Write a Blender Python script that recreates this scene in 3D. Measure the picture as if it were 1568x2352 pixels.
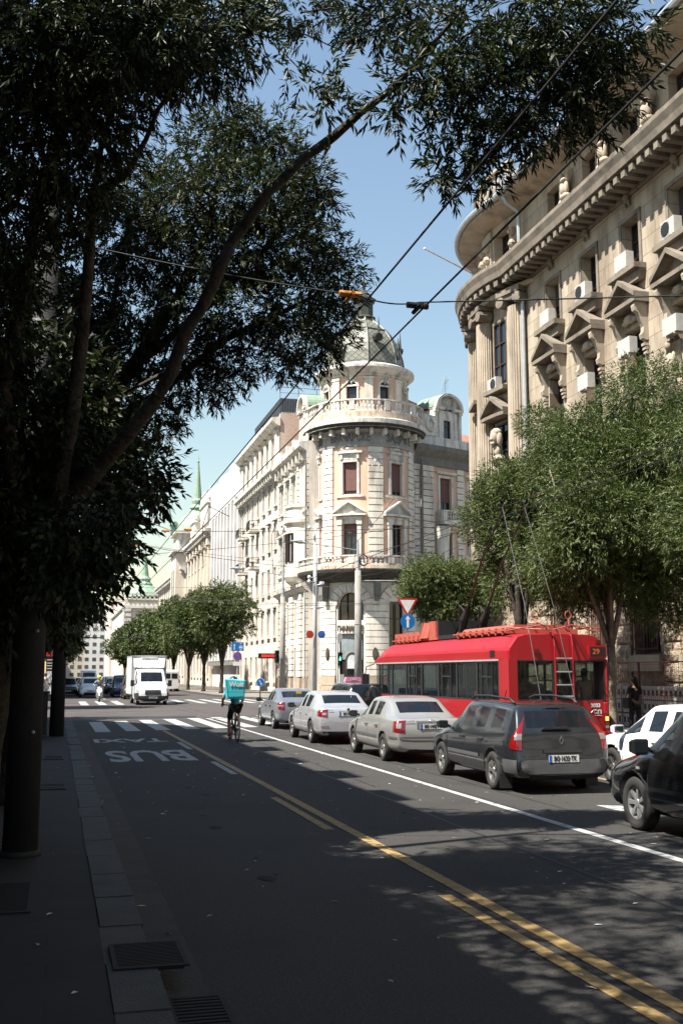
import bpy, bmesh, math, random
import numpy as np
from mathutils import Vector, Matrix
from mathutils.bvhtree import BVHTree
PI = math.pi
for o in list(bpy.data.objects): bpy.data.objects.remove(o)
SC = bpy.context.scene
COL = SC.collection
# ---------------------------------------------------------------- camera
cd = bpy.data.cameras.new('camera'); cam = bpy.data.objects.new('camera', cd); COL.objects.link(cam)
SC.camera = cam
cd.sensor_fit = 'VERTICAL'; cd.sensor_height = 24.0; cd.lens = 2450.0/2352.0*24.0
cd.clip_start = 0.05; cd.clip_end = 3000
cam.location = (0, 0, 1.93)
cam.rotation_euler = (PI/2 + math.radians(8.588), 0, -math.radians(14.786))
# ---------------------------------------------------------------- light
SHX, SHY = 0.60, 0.21                       # shadow offset per metre of height
SUN_DIR = Vector((-SHX, -SHY, 1)).normalized()
SUN_EL = math.asin(SUN_DIR.z)
SUN_AZ = math.atan2(SUN_DIR.x, SUN_DIR.y)   # clockwise from +Y
W = bpy.data.worlds.new('World'); SC.world = W; W.use_nodes = True
wn = W.node_tree.nodes; wl = W.node_tree.links
for n in list(wn): wn.remove(n)
sky = wn.new('ShaderNodeTexSky'); sky.sky_type = 'NISHITA'; sky.sun_disc = False
sky.sun_elevation = SUN_EL; sky.sun_rotation = SUN_AZ
sky.air_density = 1.75; sky.dust_density = 0.45; sky.ozone_density = 1.35; sky.altitude = 100
bg = wn.new('ShaderNodeBackground'); bg.inputs[1].default_value = 0.058
wo = wn.new('ShaderNodeOutputWorld')
wl.new(sky.outputs[0], bg.inputs[0]); wl.new(bg.outputs[0], wo.inputs[0])
sl = bpy.data.lights.new('sun', 'SUN'); sl.energy = 5.0; sl.angle = math.radians(0.53); sl.color = (1.0, 0.95, 0.86)
so = bpy.data.objects.new('sun', sl); COL.objects.link(so)
so.rotation_euler = SUN_DIR.to_track_quat('Z', 'Y').to_euler(); so.location = (-20, -10, 60)
SC.view_settings.view_transform = 'Standard'; SC.view_settings.look = 'None'
SC.view_settings.exposure = 1.55; SC.view_settings.gamma = 1.0
SC.render.engine = 'CYCLES'
SC.cycles.max_bounces = 6; SC.cycles.diffuse_bounces = 3; SC.cycles.transparent_max_bounces = 12
SC.render.film_transparent = False
# ---------------------------------------------------------------- materials
def lin(c):
    if isinstance(c, str):
        c = [int(c[i:i+2], 16)/255 for i in (0, 2, 4)]
        c = [x/12.92 if x <= .04045 else ((x+.055)/1.055)**2.4 for x in c]
    return tuple(c)
MATS = {}
ALB = .73
def M(name, col, rough=.7, metal=0., var=.12, scale=4., bump=0., bscale=30., spec=.4, dirt=None, dscale=1.2, damt=.5, emit=None, es=1., alpha=1., trans=0., coat=0., streak=False, transl=0.):
    if name in MATS: return MATS[name]
    col = tuple(c*ALB for c in lin(col))
    m = bpy.data.materials.new(name); m.use_nodes = True; MATS[name] = m
    nt = m.node_tree; N = nt.nodes; L = nt.links
    b = N['Principled BSDF']
    tc = N.new('ShaderNodeTexCoord')
    nz = N.new('ShaderNodeTexNoise'); nz.inputs['Scale'].default_value = scale; nz.inputs['Detail'].default_value = 5
    L.new(tc.outputs['Object'], nz.inputs['Vector'])
    rp = N.new('ShaderNodeValToRGB')
    rp.color_ramp.elements[0].position = .3; rp.color_ramp.elements[1].position = .7
    rp.color_ramp.elements[0].color = (*[c*(1-var) for c in col], 1)
    rp.color_ramp.elements[1].color = (*[min(1, c*(1+var)) for c in col], 1)
    L.new(nz.outputs[0], rp.inputs[0]); out = rp.outputs[0]
    if dirt:
        dc = tuple(c*ALB for c in lin(dirt))
        mp = N.new('ShaderNodeMapping'); L.new(tc.outputs['Object'], mp.inputs[0])
        mp.inputs['Scale'].default_value = (1, 1, .22) if streak else (1, 1, 1)
        n2 = N.new('ShaderNodeTexNoise'); n2.inputs['Scale'].default_value = dscale; n2.inputs['Detail'].default_value = 8; n2.inputs['Roughness'].default_value = .65
        L.new(mp.outputs[0], n2.inputs['Vector'])
        r2 = N.new('ShaderNodeValToRGB'); r2.color_ramp.elements[0].position = .48; r2.color_ramp.elements[1].position = .72
        r2.color_ramp.elements[0].color = (0, 0, 0, 1); r2.color_ramp.elements[1].color = (damt, damt, damt, 1)
        L.new(n2.outputs[0], r2.inputs[0])
        mx = N.new('ShaderNodeMix'); mx.data_type = 'RGBA'
        L.new(r2.outputs[0], mx.inputs[0]); L.new(out, mx.inputs[6]); mx.inputs[7].default_value = (*dc, 1)
        out = mx.outputs[2]
    L.new(out, b.inputs['Base Color'])
    b.inputs['Roughness'].default_value = rough; b.inputs['Metallic'].default_value = metal
    b.inputs['Specular IOR Level'].default_value = spec
    if coat: b.inputs['Coat Weight'].default_value = coat; b.inputs['Coat Roughness'].default_value = .05
    if bump:
        n3 = N.new('ShaderNodeTexNoise'); n3.inputs['Scale'].default_value = bscale; n3.inputs['Detail'].default_value = 6
        L.new(tc.outputs['Object'], n3.inputs['Vector'])
        bp = N.new('ShaderNodeBump'); bp.inputs['Strength'].default_value = min(1, bump); bp.inputs['Distance'].default_value = .02*max(1, bump)
        L.new(n3.outputs[0], bp.inputs['Height']); L.new(bp.outputs[0], b.inputs['Normal'])
    if emit:
        b.inputs['Emission Color'].default_value = (*lin(emit), 1); b.inputs['Emission Strength'].default_value = es
    if trans or transl:
        om = [n for n in N if n.type == 'OUTPUT_MATERIAL'][0]
        mix = N.new('ShaderNodeMixShader')
        if trans:
            t = N.new('ShaderNodeBsdfTransparent'); t.inputs[0].default_value = (.8, .86, .84, 1) if trans > .6 else (.55, .62, .6, 1)
        else:
            t = N.new('ShaderNodeBsdfTranslucent'); L.new(out, t.inputs[0])
        mix.inputs[0].default_value = trans or transl
        L.new(b.outputs[0], mix.inputs[1]); L.new(t.outputs[0], mix.inputs[2]); L.new(mix.outputs[0], om.inputs[0])
    return m
def M_brick(name, c1, c2, mortar, scale=1., bw=.5, rh=.25, mort=.02, rough=.8, bump=.5, axis='x', dirt='4a3a2c', damt=.3, dscale=.8, offset=.5):
    """blocks laid in courses; axis x / y = which horizontal axis runs along the wall, f = a floor"""
    if name in MATS: return MATS[name]
    c1, c2, mortar, dirt = [tuple(x*ALB for x in lin(c)) for c in (c1, c2, mortar, dirt)]
    m = bpy.data.materials.new(name); m.use_nodes = True; MATS[name] = m
    nt = m.node_tree; N = nt.nodes; L = nt.links; b = N['Principled BSDF']
    tc = N.new('ShaderNodeTexCoord'); sp = N.new('ShaderNodeSeparateXYZ'); cb = N.new('ShaderNodeCombineXYZ')
    L.new(tc.outputs['Object'], sp.inputs[0])
    if axis == 'f': L.new(sp.outputs[0], cb.inputs[0]); L.new(sp.outputs[1], cb.inputs[1])
    else: L.new(sp.outputs[0 if axis == 'x' else 1], cb.inputs[0]); L.new(sp.outputs[2], cb.inputs[1])
    br = N.new('ShaderNodeTexBrick'); L.new(cb.outputs[0], br.inputs[0])
    br.inputs['Scale'].default_value = scale; br.inputs['Brick Width'].default_value = bw; br.inputs['Row Height'].default_value = rh
    br.inputs['Mortar Size'].default_value = mort; br.inputs['Mortar Smooth'].default_value = .1; br.offset = offset
    br.inputs['Color1'].default_value = (*lin(c1), 1); br.inputs['Color2'].default_value = (*lin(c2), 1); br.inputs['Mortar'].default_value = (*lin(mortar), 1)
    n2 = N.new('ShaderNodeTexNoise'); n2.inputs['Scale'].default_value = dscale; n2.inputs['Detail'].default_value = 9; n2.inputs['Roughness'].default_value = .7
    mp = N.new('ShaderNodeMapping'); L.new(tc.outputs['Object'], mp.inputs[0]); mp.inputs['Scale'].default_value = (1, 1, .35 if axis != 'f' else 1)
    L.new(mp.outputs[0], n2.inputs['Vector'])
    r2 = N.new('ShaderNodeValToRGB'); r2.color_ramp.elements[0].position = .45; r2.color_ramp.elements[1].position = .72
    r2.color_ramp.elements[0].color = (0, 0, 0, 1); r2.color_ramp.elements[1].color = (damt,)*3+(1,)
    L.new(n2.outputs[0], r2.inputs[0])
    mx = N.new('ShaderNodeMix'); mx.data_type = 'RGBA'; L.new(r2.outputs[0], mx.inputs[0]); L.new(br.outputs[0], mx.inputs[6]); mx.inputs[7].default_value = (*lin(dirt), 1)
    L.new(mx.outputs[2], b.inputs['Base Color']); b.inputs['Roughness'].default_value = rough; b.inputs['Specular IOR Level'].default_value = .25
    bp = N.new('ShaderNodeBump'); bp.inputs['Strength'].default_value = bump; bp.inputs['Distance'].default_value = .02; bp.invert = True
    L.new(br.outputs['Fac'], bp.inputs['Height']); L.new(bp.outputs[0], b.inputs['Normal'])
    return m
def M_worn(name, paint, under, wear=.5, scale=6.):
    """road paint worn through to the asphalt"""
    if name in MATS: return MATS[name]
    m = bpy.data.materials.new(name); m.use_nodes = True; MATS[name] = m
    nt = m.node_tree; N = nt.nodes; L = nt.links; b = N['Principled BSDF']
    tc = N.new('ShaderNodeTexCoord')
    a = N.new('ShaderNodeTexNoise'); a.inputs['Scale'].default_value = scale; a.inputs['Detail'].default_value = 10; a.inputs['Roughness'].default_value = .75
    L.new(tc.outputs['Object'], a.inputs['Vector'])
    r = N.new('ShaderNodeValToRGB'); r.color_ramp.elements[0].position = wear-.07; r.color_ramp.elements[1].position = wear+.07
    r.color_ramp.elements[0].color = (*lin(under), 1); r.color_ramp.elements[1].color = (*lin(paint), 1)
    L.new(a.outputs[0], r.inputs[0]); L.new(r.outputs[0], b.inputs['Base Color']); b.inputs['Roughness'].default_value = .75
    b.inputs['Specular IOR Level'].default_value = .2
    return m
# ---------------------------------------------------------------- mesh builder
def unit_id(p): return p
class MB:
    def __init__(s, tf=None): s.v = []; s.f = []; s.m = []; s.tf = tf
    def add(s, vs, fs, mi=0):
        o = len(s.v); t = s.tf
        s.v.extend([t(*p) for p in vs] if t else [tuple(p) for p in vs])
        for f in fs: s.f.append(tuple(i+o for i in f)); s.m.append(mi)
        return s
    def box(s, x0, x1, y0, y1, z0, z1, mi=0, seg=None):
        n = 1 if not seg else max(1, int(math.ceil(abs(x1-x0)/seg)))
        vs = []; fs = []
        for i in range(n+1):
            x = x0+(x1-x0)*i/n; vs += [(x, y0, z0), (x, y1, z0), (x, y1, z1), (x, y0, z1)]
        for i in range(n):
            a = 4*i; b = a+4
            for k in range(4): k2 = (k+1) % 4; fs.append((a+k, a+k2, b+k2, b+k))
        fs.append((3, 2, 1, 0)); e = 4*n; fs.append((e, e+1, e+2, e+3))
        return s.add(vs, fs, mi)
    def prism(s, poly, y0, y1, mi=0, seg=None):
        """poly in (x,z), extruded y0..y1"""
        n = len(poly)
        vs = [(x, y0, z) for x, z in poly]+[(x, y1, z) for x, z in poly]
        fs = [tuple(range(n)), tuple(range(2*n-1, n-1, -1))]+[(i, (i+1) % n+0, (i+1) % n+n, i+n) for i in range(n)]
        return s.add(vs, [f if len(f) != 4 else f for f in fs], mi)
    def sweep(s, path, prof, mi=0, closed=False):
        """prof points (d,z) swept along s positions in path -> (s,d,z)"""
        n = len(prof); vs = []
        for x in path: vs += [(x, d, z) for d, z in prof]
        fs = []
        for i in range(len(path)-1):
            for k in range(n-(0 if closed else 1)):
                k2 = (k+1) % n; fs.append((i*n+k, i*n+k2, (i+1)*n+k2, (i+1)*n+k))
        e = (len(path)-1)*n
        fs.append(tuple(range(n-1, -1, -1))); fs.append(tuple(range(e, e+n)))
        return s.add(vs, fs, mi)
    def tube(s, path, r, n=8, mi=0, caps=True):
        path = [Vector(p) for p in path]
        if not hasattr(r, '__len__'): r = [r]*len(path)
        up = Vector((0, 0, 1)); vs = []; prev = None
        for i, p in enumerate(path):
            d = (path[min(i+1, len(path)-1)]-path[max(i-1, 0)]).normalized()
            if prev is None:
                a = d.cross(up)
                if a.length < .05: a = d.cross(Vector((1, 0, 0)))
            else: a = prev-d*prev.dot(d)
            a.normalize(); prev = a; b = d.cross(a)
            for k in range(n):
                t = 2*PI*k/n; vs.append(tuple(p+(a*math.cos(t)+b*math.sin(t))*r[i]))
        fs = []
        for i in range(len(path)-1):
            for k in range(n): k2 = (k+1) % n; fs.append((i*n+k, i*n+k2, (i+1)*n+k2, (i+1)*n+k))
        if caps: fs.append(tuple(range(n-1, -1, -1))); e = (len(path)-1)*n; fs.append(tuple(range(e, e+n)))
        return s.add(vs, fs, mi)
    def lathe(s, c, prof, n=16, mi=0, axis='z', a0=0, a1=2*PI, sq=1.):
        full = abs(a1-a0-2*PI) < 1e-6; m = n if full else n+1; vs = []; k = len(prof)
        for i in range(m):
            t = a0+(a1-a0)*i/n; ct, st = math.cos(t), math.sin(t)*sq
            for r, z in prof:
                if axis == 'z': vs.append((c[0]+r*ct, c[1]+r*st, c[2]+z))
                elif axis == 'x': vs.append((c[0]+z, c[1]+r*ct, c[2]+r*st))
                else: vs.append((c[0]+r*ct, c[1]+z, c[2]+r*st))
        fs = []
        for i in range(n):
            j = (i+1) % m
            for q in range(k-1): fs.append((i*k+q, j*k+q, j*k+q+1, i*k+q+1))
        return s.add(vs, fs, mi)
    def ball(s, c, r, n=10, mi=0):
        if not hasattr(r, '__len__'): r = (r, r, r)
        vs = []; fs = []; h = n//2
        for i in range(h+1):
            p = PI*i/h
            for k in range(n):
                t = 2*PI*k/n; vs.append((c[0]+r[0]*math.sin(p)*math.cos(t), c[1]+r[1]*math.sin(p)*math.sin(t), c[2]+r[2]*math.cos(p)))
        for i in range(h):
            for k in range(n): k2 = (k+1) % n; fs.append((i*n+k, (i+1)*n+k, (i+1)*n+k2, i*n+k2))
        return s.add(vs, fs, mi)
    def mesh(s, me, fn, mi=0):
        return s.add([fn(v.co) for v in me.vertices], [tuple(p.vertices) for p in me.polygons], mi)
def mk(name, vs, fs, mi, mats, parent=None, smooth=False):
    me = bpy.data.meshes.new(name)
    if parent is not None and parent.get('_w'):
        l = parent['_w']; vs = [(v[0]-l[0], v[1]-l[1], v[2]-l[2]) for v in vs]
    me.from_pydata(vs, [], fs); me.validate(); 
    for m in mats: me.materials.append(m)
    if len(mats) > 1 and len(me.polygons) == len(mi): me.polygons.foreach_set('material_index', mi)
    if smooth: me.polygons.foreach_set('use_smooth', [True]*len(me.polygons))
    o = bpy.data.objects.new(name, me); COL.objects.link(o)
    if parent is not None: o.parent = parent
    return o
SPLIT = {'rusticated_pilasters': 'pilaster', 'rock_faced_blocks': 'rock_faced_pier', 'attic_columns': 'attic_column', 'consoles': 'console', 'corner_pillars': 'corner_pillar', 'roof_fairings': 'roof_fairing', 'roof_housing': 'roof_housing', 'base': 'base',
 'brackets': 'bracket', 'drum_pilasters': 'pilaster', 'ladder_rungs': 'ladder_rung', 'ladder_rails': 'ladder_rail', 'dome_finials': 'finial', 'arch_infill': 'spandrel', 'garland_pilasters': 'garland_pilaster', 'fins': 'fin', 'pilasters': 'pilaster', 'dome_dormers': 'dome_dormer', 'dormers': 'dormer', 'window_surrounds': 'window_surround',
 'steel_bands': 'steel_band', 'bolts': 'bolt', 'string_courses': 'string_course', 'marker_lamps': 'marker_lamp', 'side_panels': 'side_panel', 'doors': 'cabinet_door', 'stone_sills': 'stone_sill', 'drip_rail': 'drip_rail', 'edge_rails': 'edge_rail', 'side_windows': 'window', 'attic': 'attic', 'downpipe': 'downpipe', 'cornice': 'cornice', 'roof_guard_rails': 'roof_rail', 'equipment': 'equipment', 'entablature': 'entablature', 'capital': 'capital', 'balcony_slab': 'balcony_slab', 'print': 'print', 'holes': 'hole', 'floor_and_ceiling': 'inner_panel'}
def part(name, mb, mats, parent=None, smooth=False, label=None):
    if not isinstance(mats, (list, tuple)): mats = [mats]
    if name in SPLIT and mb.f:
        # pieces standing apart become parts of their own
        par = list(range(len(mb.v)))
        def find(a):
            while par[a] != a: par[a] = par[par[a]]; a = par[a]
            return a
        for f in mb.f:
            for i in f[1:]: par[find(i)] = find(f[0])
        bb = {}
        for i, v in enumerate(mb.v):
            k = find(i); b = bb.setdefault(k, [list(v), list(v)])
            for c in range(3): b[0][c] = min(b[0][c], v[c]); b[1][c] = max(b[1][c], v[c])
        ks = list(bb); grp = {k: k for k in ks}; T = .1 if name != 'ladder_rungs' else .01
        def fg(a):
            while grp[a] != a: a = grp[a]
            return a
        if len(ks) < 900:
            for i, a in enumerate(ks):
                for b in ks[:i]:
                    if all(bb[a][0][c]-T < bb[b][1][c] and bb[b][0][c]-T < bb[a][1][c] for c in range(3)): grp[fg(a)] = fg(b)
            out = {}
            for f, m_ in zip(mb.f, mb.m): out.setdefault(fg(find(f[0])), []).append((f, m_))
            if len(out) <= 100:
                o = None
                for L_ in out.values():
                    used = sorted({i for f, _ in L_ for i in f}); mp = {a: b for b, a in enumerate(used)}
                    o = mk(SPLIT[name], [mb.v[i] for i in used], [tuple(mp[i] for i in f) for f, _ in L_], [m_ for _, m_ in L_], mats, parent, smooth)
                return o
    o = mk(name, mb.v, mb.f, mb.m, mats, parent, smooth)
    if label: o['label'] = label
    return o
def tag(o, label, cat, group=None):
    o['label'] = label; o['category'] = cat
    if group: o['group'] = group
    return o
def root(name, label, cat, loc=(0, 0, 0), rz=0, group=None, world=False):
    """an Empty at a thing's base; world=True: its parts are given in world coordinates"""
    o = bpy.data.objects.new(name, None); COL.objects.link(o); o.location = loc; o.rotation_euler = (0, 0, rz); o.empty_display_size = .2
    tag(o, label, cat, group)
    if world: o['_w'] = loc
    return o
def thing(name, mb, mats, label, cat, group=None, smooth=False, loc=None):
    if not isinstance(mats, (list, tuple)): mats = [mats]
    if loc: mb.v = [(v[0]-loc[0], v[1]-loc[1], v[2]-loc[2]) for v in mb.v]
    o = mk(name, mb.v, mb.f, mb.m, mats, None, smooth)
    if loc: o.location = loc
    return tag(o, label, cat, group)
def struct(name, mb, mats, smooth=False, kind='structure'):
    if not isinstance(mats, (list, tuple)): mats = [mats]
    o = mk(name, mb.v, mb.f, mb.m, mats, None, smooth); o['kind'] = kind
    return o
def kids(o): return list(o.children)
def copy_tree(o, parent=None):
    c = o.copy(); COL.objects.link(c); c.parent = parent
    for ch in kids(o): copy_tree(ch, c)
    return c
def place(o, loc, rz, label=None, group=None, name=None):
    o.location = loc; o.rotation_euler = (0, 0, rz)
    if label: o['label'] = label
    if group: o['group'] = group
    return o
def evalmesh(o):
    dg = bpy.context.evaluated_depsgraph_get(); dg.update()
    return bpy.data.meshes.new_from_object(o.evaluated_get(dg))
_tc = {}
def text_mesh(t, size=1., ext=.02, off=0., sx=1.):
    k = (t, size, ext, off, sx)
    if k in _tc: return _tc[k]
    c = bpy.data.curves.new('t', 'FONT'); c.body = t; c.size = size; c.extrude = ext; c.offset = off; c.align_x = 'CENTER'; c.align_y = 'CENTER'; c.resolution_u = 3
    o = bpy.data.objects.new('t', c); COL.objects.link(o); me = evalmesh(o)
    bpy.data.objects.remove(o)
    for v in me.vertices: v.co.x *= sx
    _tc[k] = me; return me
# ---------------------------------------------------------------- shared materials
ASPH = M('asphalt', (.060, .057, .054), .85, var=.30, scale=38, bump=.9, bscale=70, dirt=(.036, .035, .034), dscale=.35, damt=.75, spec=.2)
ASPH2 = M('old_asphalt', (.085, .074, .07), .88, var=.12, scale=.7, bump=.4, bscale=90, dirt=(.055, .05, .048), dscale=.3, damt=.6, spec=.25)
WHITE_PAINT = M_worn('white_road_paint', (.29, .29, .285), (.09, .09, .088), .40, 5)
OLD_PAINT = M_worn('old_road_paint', (.33, .33, .32), (.045, .045, .045), .45, 9)
YEL_PAINT = M_worn('yellow_road_paint', (.26, .175, .07), (.08, .058, .03), .42, 7)
KERB = M('kerb_granite', (.08, .078, .074), .85, var=.2, scale=3, bump=.6, bscale=60, dirt=(.1, .1, .1), damt=.5)
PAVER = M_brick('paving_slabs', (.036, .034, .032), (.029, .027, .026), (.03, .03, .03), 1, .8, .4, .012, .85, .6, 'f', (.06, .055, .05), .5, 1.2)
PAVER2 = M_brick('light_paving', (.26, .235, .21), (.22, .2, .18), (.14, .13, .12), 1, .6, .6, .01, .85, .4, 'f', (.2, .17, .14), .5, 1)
GLASS = M('window_glass', (.02, .025, .03), .06, var=0, spec=.6)
GLASS2 = M('dusty_glass', (.10, .10, .10), .15, var=.5, scale=.6, spec=.6)
CARGLASS = M('car_glass', (.012, .016, .02), .04, var=0, spec=.7, trans=.35)
BLACK = M('black_plastic', (.02, .02, .021), .55, var=.1)
RUBBER = M('tyre_rubber', (.03, .029, .028), .85, var=.3, bump=.3, bscale=80)
ALLOY = M('alloy_rim', (.55, .54, .52), .3, .85, var=.1, dirt=(.15, .12, .1), damt=.4, dscale=12)
CHROME = M('chrome', (.7, .7, .7), .15, 1.)
WHITE = M('white_enamel', (.8, .8, .78), .4)
REDL = M('red_lens', (.20, .006, .006), .12, var=.2, scale=30, spec=.7, coat=.6)
CLEARL = M('clear_lens', (.35, .35, .35), .1, .2, var=.3, scale=30, coat=.6)
ORANGEL = M('amber_lens', (.75, .22, .02), .15, coat=.5)
LIT = M('lit_headlamp', (1, .95, .85), .2, emit=(1, .93, .8), es=7)
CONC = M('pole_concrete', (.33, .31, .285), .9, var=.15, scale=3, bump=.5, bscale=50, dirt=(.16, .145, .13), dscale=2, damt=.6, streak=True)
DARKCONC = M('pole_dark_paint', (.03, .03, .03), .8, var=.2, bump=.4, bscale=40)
GALV = M('galvanised', (.55, .56, .56), .4, .4, var=.1)
WIRE = M('wire_black', (.02, .02, .02), .6)
IRON = M('wrought_iron', (.03, .028, .027), .6)
BARK = M('bark', (.05, .038, .03), .95, var=.45, scale=9, bump=1.5, bscale=22, dirt=(.13, .105, .08), dscale=4, damt=.6)
BARK2 = M('pale_bark', (.24, .20, .15), .95, var=.3, scale=8, bump=1.2, bscale=25, dirt=(.07, .055, .045), dscale=6, damt=.8)
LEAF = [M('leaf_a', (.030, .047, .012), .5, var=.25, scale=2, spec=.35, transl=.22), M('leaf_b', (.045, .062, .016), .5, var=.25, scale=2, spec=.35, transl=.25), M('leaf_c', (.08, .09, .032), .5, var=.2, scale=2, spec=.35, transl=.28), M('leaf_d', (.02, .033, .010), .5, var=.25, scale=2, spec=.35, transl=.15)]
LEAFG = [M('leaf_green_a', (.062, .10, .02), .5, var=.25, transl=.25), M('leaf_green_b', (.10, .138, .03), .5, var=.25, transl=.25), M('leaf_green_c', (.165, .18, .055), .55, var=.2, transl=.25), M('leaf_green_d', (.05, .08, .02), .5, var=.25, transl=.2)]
# ---------------------------------------------------------------- ground
g = MB(); g.add([(-900, -300, -.02), (900, -300, -.02), (900, 1500, -.02), (-900, 1500, -.02)], [(0, 1, 2, 3)])
struct('ground', g, M('far_ground', (.1, .09, .085), .9, dirt=(.1, .1, .1), dscale=.05))
g = MB(); 
g.add([(-2, -20, 0), (14.2, -20, 0), (14.2, 46, 0), (-2, 46, 0)], [(0, 1, 2, 3)])
struct('road', g, ASPH)
g = MB(); g.add([(-60, 46, 0), (60, 46, 0), (110, 66, 0), (110, 100, 0), (28, 84, 0), (-60, 84, 0)], [(0, 1, 2, 3, 4, 5)])
g.add([(-1, 84, 0), (17, 84, 0), (17, 600, 0), (-1, 600, 0)], [(0, 1, 2, 3)])
struct('crossing_road', g, ASPH2)
# asphalt repairs and seams, 4 mm sheets
g = MB()
rp = random.Random(5)
for (x0, x1, y0, y1) in [(6.7, 8.6, 44, 45.9), (1.2, 6, 47, 49.5)]:
    g.add([(x0, y0, .003), (x1, y0, .003), (x1+.2, y1, .003), (x0-.2, y1, .003)], [(0, 1, 2, 3)])
def crack(x, y, dx, dy, n, w=.02):
    p = []
    for i in range(n):
        p.append((x, y)); x += dx+rp.uniform(-.025, .025); y += dy+rp.uniform(-.05, .05)
    for (a, b), (c, d) in zip(p, p[1:]):
        l = math.hypot(c-a, d-b) or 1; nx, ny = -(d-b)/l*w, (c-a)/l*w
        g.add([(a-nx, b-ny, .0045), (c-nx, d-ny, .0045), (c+nx, d+ny, .0045), (a+nx, b+ny, .0045)], [(0, 1, 2, 3)])
for a in [(5.0, 5, 0.0, .8, 45), (5.35, 18, .02, .8, 30, .015), (1.0, 47.3, .7, .05, 22, .04), (2, 55, .6, .2, 20, .03), (8, 60, .7, -.1, 14, .03), (10.1, 3, 0, .8, 45), (4.7, 26.4, .5, .02, 6)]: crack(*a)
struct('road_repairs', g, M('tar', (.02, .02, .02), .6))
rl = random.Random(21); g = MB()
for k in range(420):
    x, y = rl.uniform(-1.6, 9), rl.uniform(4, 34)**1.0; z = .152 if x < .36 else .009
    if .3 < x < .7: continue
    a = rl.uniform(0, PI); l = rl.uniform(.02, .055); w = l*rl.uniform(.25, .5); ca, sa = math.cos(a), math.sin(a)
    g.add([(x+ca*l, y+sa*l, z), (x-sa*w, y+ca*w, z+rl.uniform(0, .01)), (x-ca*l, y-sa*l, z), (x+sa*w, y-ca*w, z+.002)], [(0, 1, 2, 3)], rl.choice((0, 0, 1)))
struct('fallen_leaves', g, [M('dry_leaf', (.34, .30, .2), .8, var=.4, scale=9), M('litter_white', (.6, .6, .58), .7)], kind='stuff')
# oil stains and polished tyre tracks, laid as thin sheets
g = MB()
for k in range(34):
    x, y = rl.choice((2.1, 2.2, 8.0, 8.1, 4.9))+rl.uniform(-.3, .3), rl.uniform(5, 40); r0 = rl.uniform(.03, .11); n = 14
    g.add([(x+r0*rl.uniform(.6, 1)*math.cos(2*PI*q/n), y+1.8*r0*rl.uniform(.6, 1)*math.sin(2*PI*q/n), .0035) for q in range(n)], [tuple(range(n))])
struct('oil_stains', g, M('oil', (.036, .035, .033), .9, var=.3, scale=6, spec=.1))
# pavements with kerbs (a 0.13 m step)
def slab(name, poly, z0, z1, mat):
    g = MB(); n = len(poly)
    g.add([(x, y, z0) for x, y in poly]+[(x, y, z1) for x, y in poly], [tuple(range(n, 2*n))]+[(i, (i+1) % n, (i+1) % n+n, i+n) for i in range(n)])
    return struct(name, g, mat)
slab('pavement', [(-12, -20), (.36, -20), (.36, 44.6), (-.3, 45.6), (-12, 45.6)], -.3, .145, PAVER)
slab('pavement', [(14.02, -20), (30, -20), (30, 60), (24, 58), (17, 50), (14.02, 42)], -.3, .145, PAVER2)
slab('pavement', [(-9, 84.5), (-.4, 84.5), (.5, 86), (.5, 600), (-9, 600)], -.3, .145, PAVER2)
slab('pavement', [(13, 600), (13, 90), (14, 82), (17, 75), (20.4, 70), (26, 67), (34, 69), (90, 90), (90, 140), (40, 600)], -.3, .145, PAVER2)
rk = random.Random(3)
def kerb_line(pts, w=.3, z=.15, L=1.0):
    """each kerb stone a little out of line"""
    g = MB()
    for (a, b), (c, d) in zip(pts, pts[1:]):
        l = math.hypot(c-a, d-b); n = max(1, int(l/L)); ux, uy = (c-a)/l, (d-b)/l; nx, ny = uy, -ux
        for i in range(n):
            s0 = l*i/n+.008; s1 = l*(i+1)/n-.008; o = rk.uniform(-.012, .012); zz = z+rk.uniform(-.006, .006)
            q = [(a+ux*s+nx*(t+o), b+uy*s+ny*(t+o)) for s, t in ((s0, 0), (s1, 0), (s1, w), (s0, w))]
            g.add([(x, y, -.1) for x, y in q]+[(x, y, zz) for x, y in q], [(4, 5, 6, 7), (0, 1, 5, 4), (1, 2, 6, 5), (2, 3, 7, 6), (3, 0, 4, 7)])
    return g
struct('kerb', kerb_line([(.36, -5), (.36, 44.4)]), KERB)
struct('kerb', kerb_line([(14.02, -5), (14.02, 41)][::-1]), KERB)
struct('kerb', kerb_line([(14, 82), (13, 90), (13, 200)][::-1]), KERB)
struct('kerb', kerb_line([(60, 78.8), (34, 69), (26, 67), (20.4, 70), (17, 75), (14, 82)][::-1]), KERB)
# gutter strip beside the left kerb
g = MB(); g.add([(.66, -5, .004), (.98, -5, .004), (.98, 37, .004), (.66, 37, .004)], [(0, 1, 2, 3)])
struct('gutter', g, M('gutter_concrete', (.05, .041, .035), .9, var=.25, bump=.5, dirt=(.1, .08, .06), damt=.6))
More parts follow.
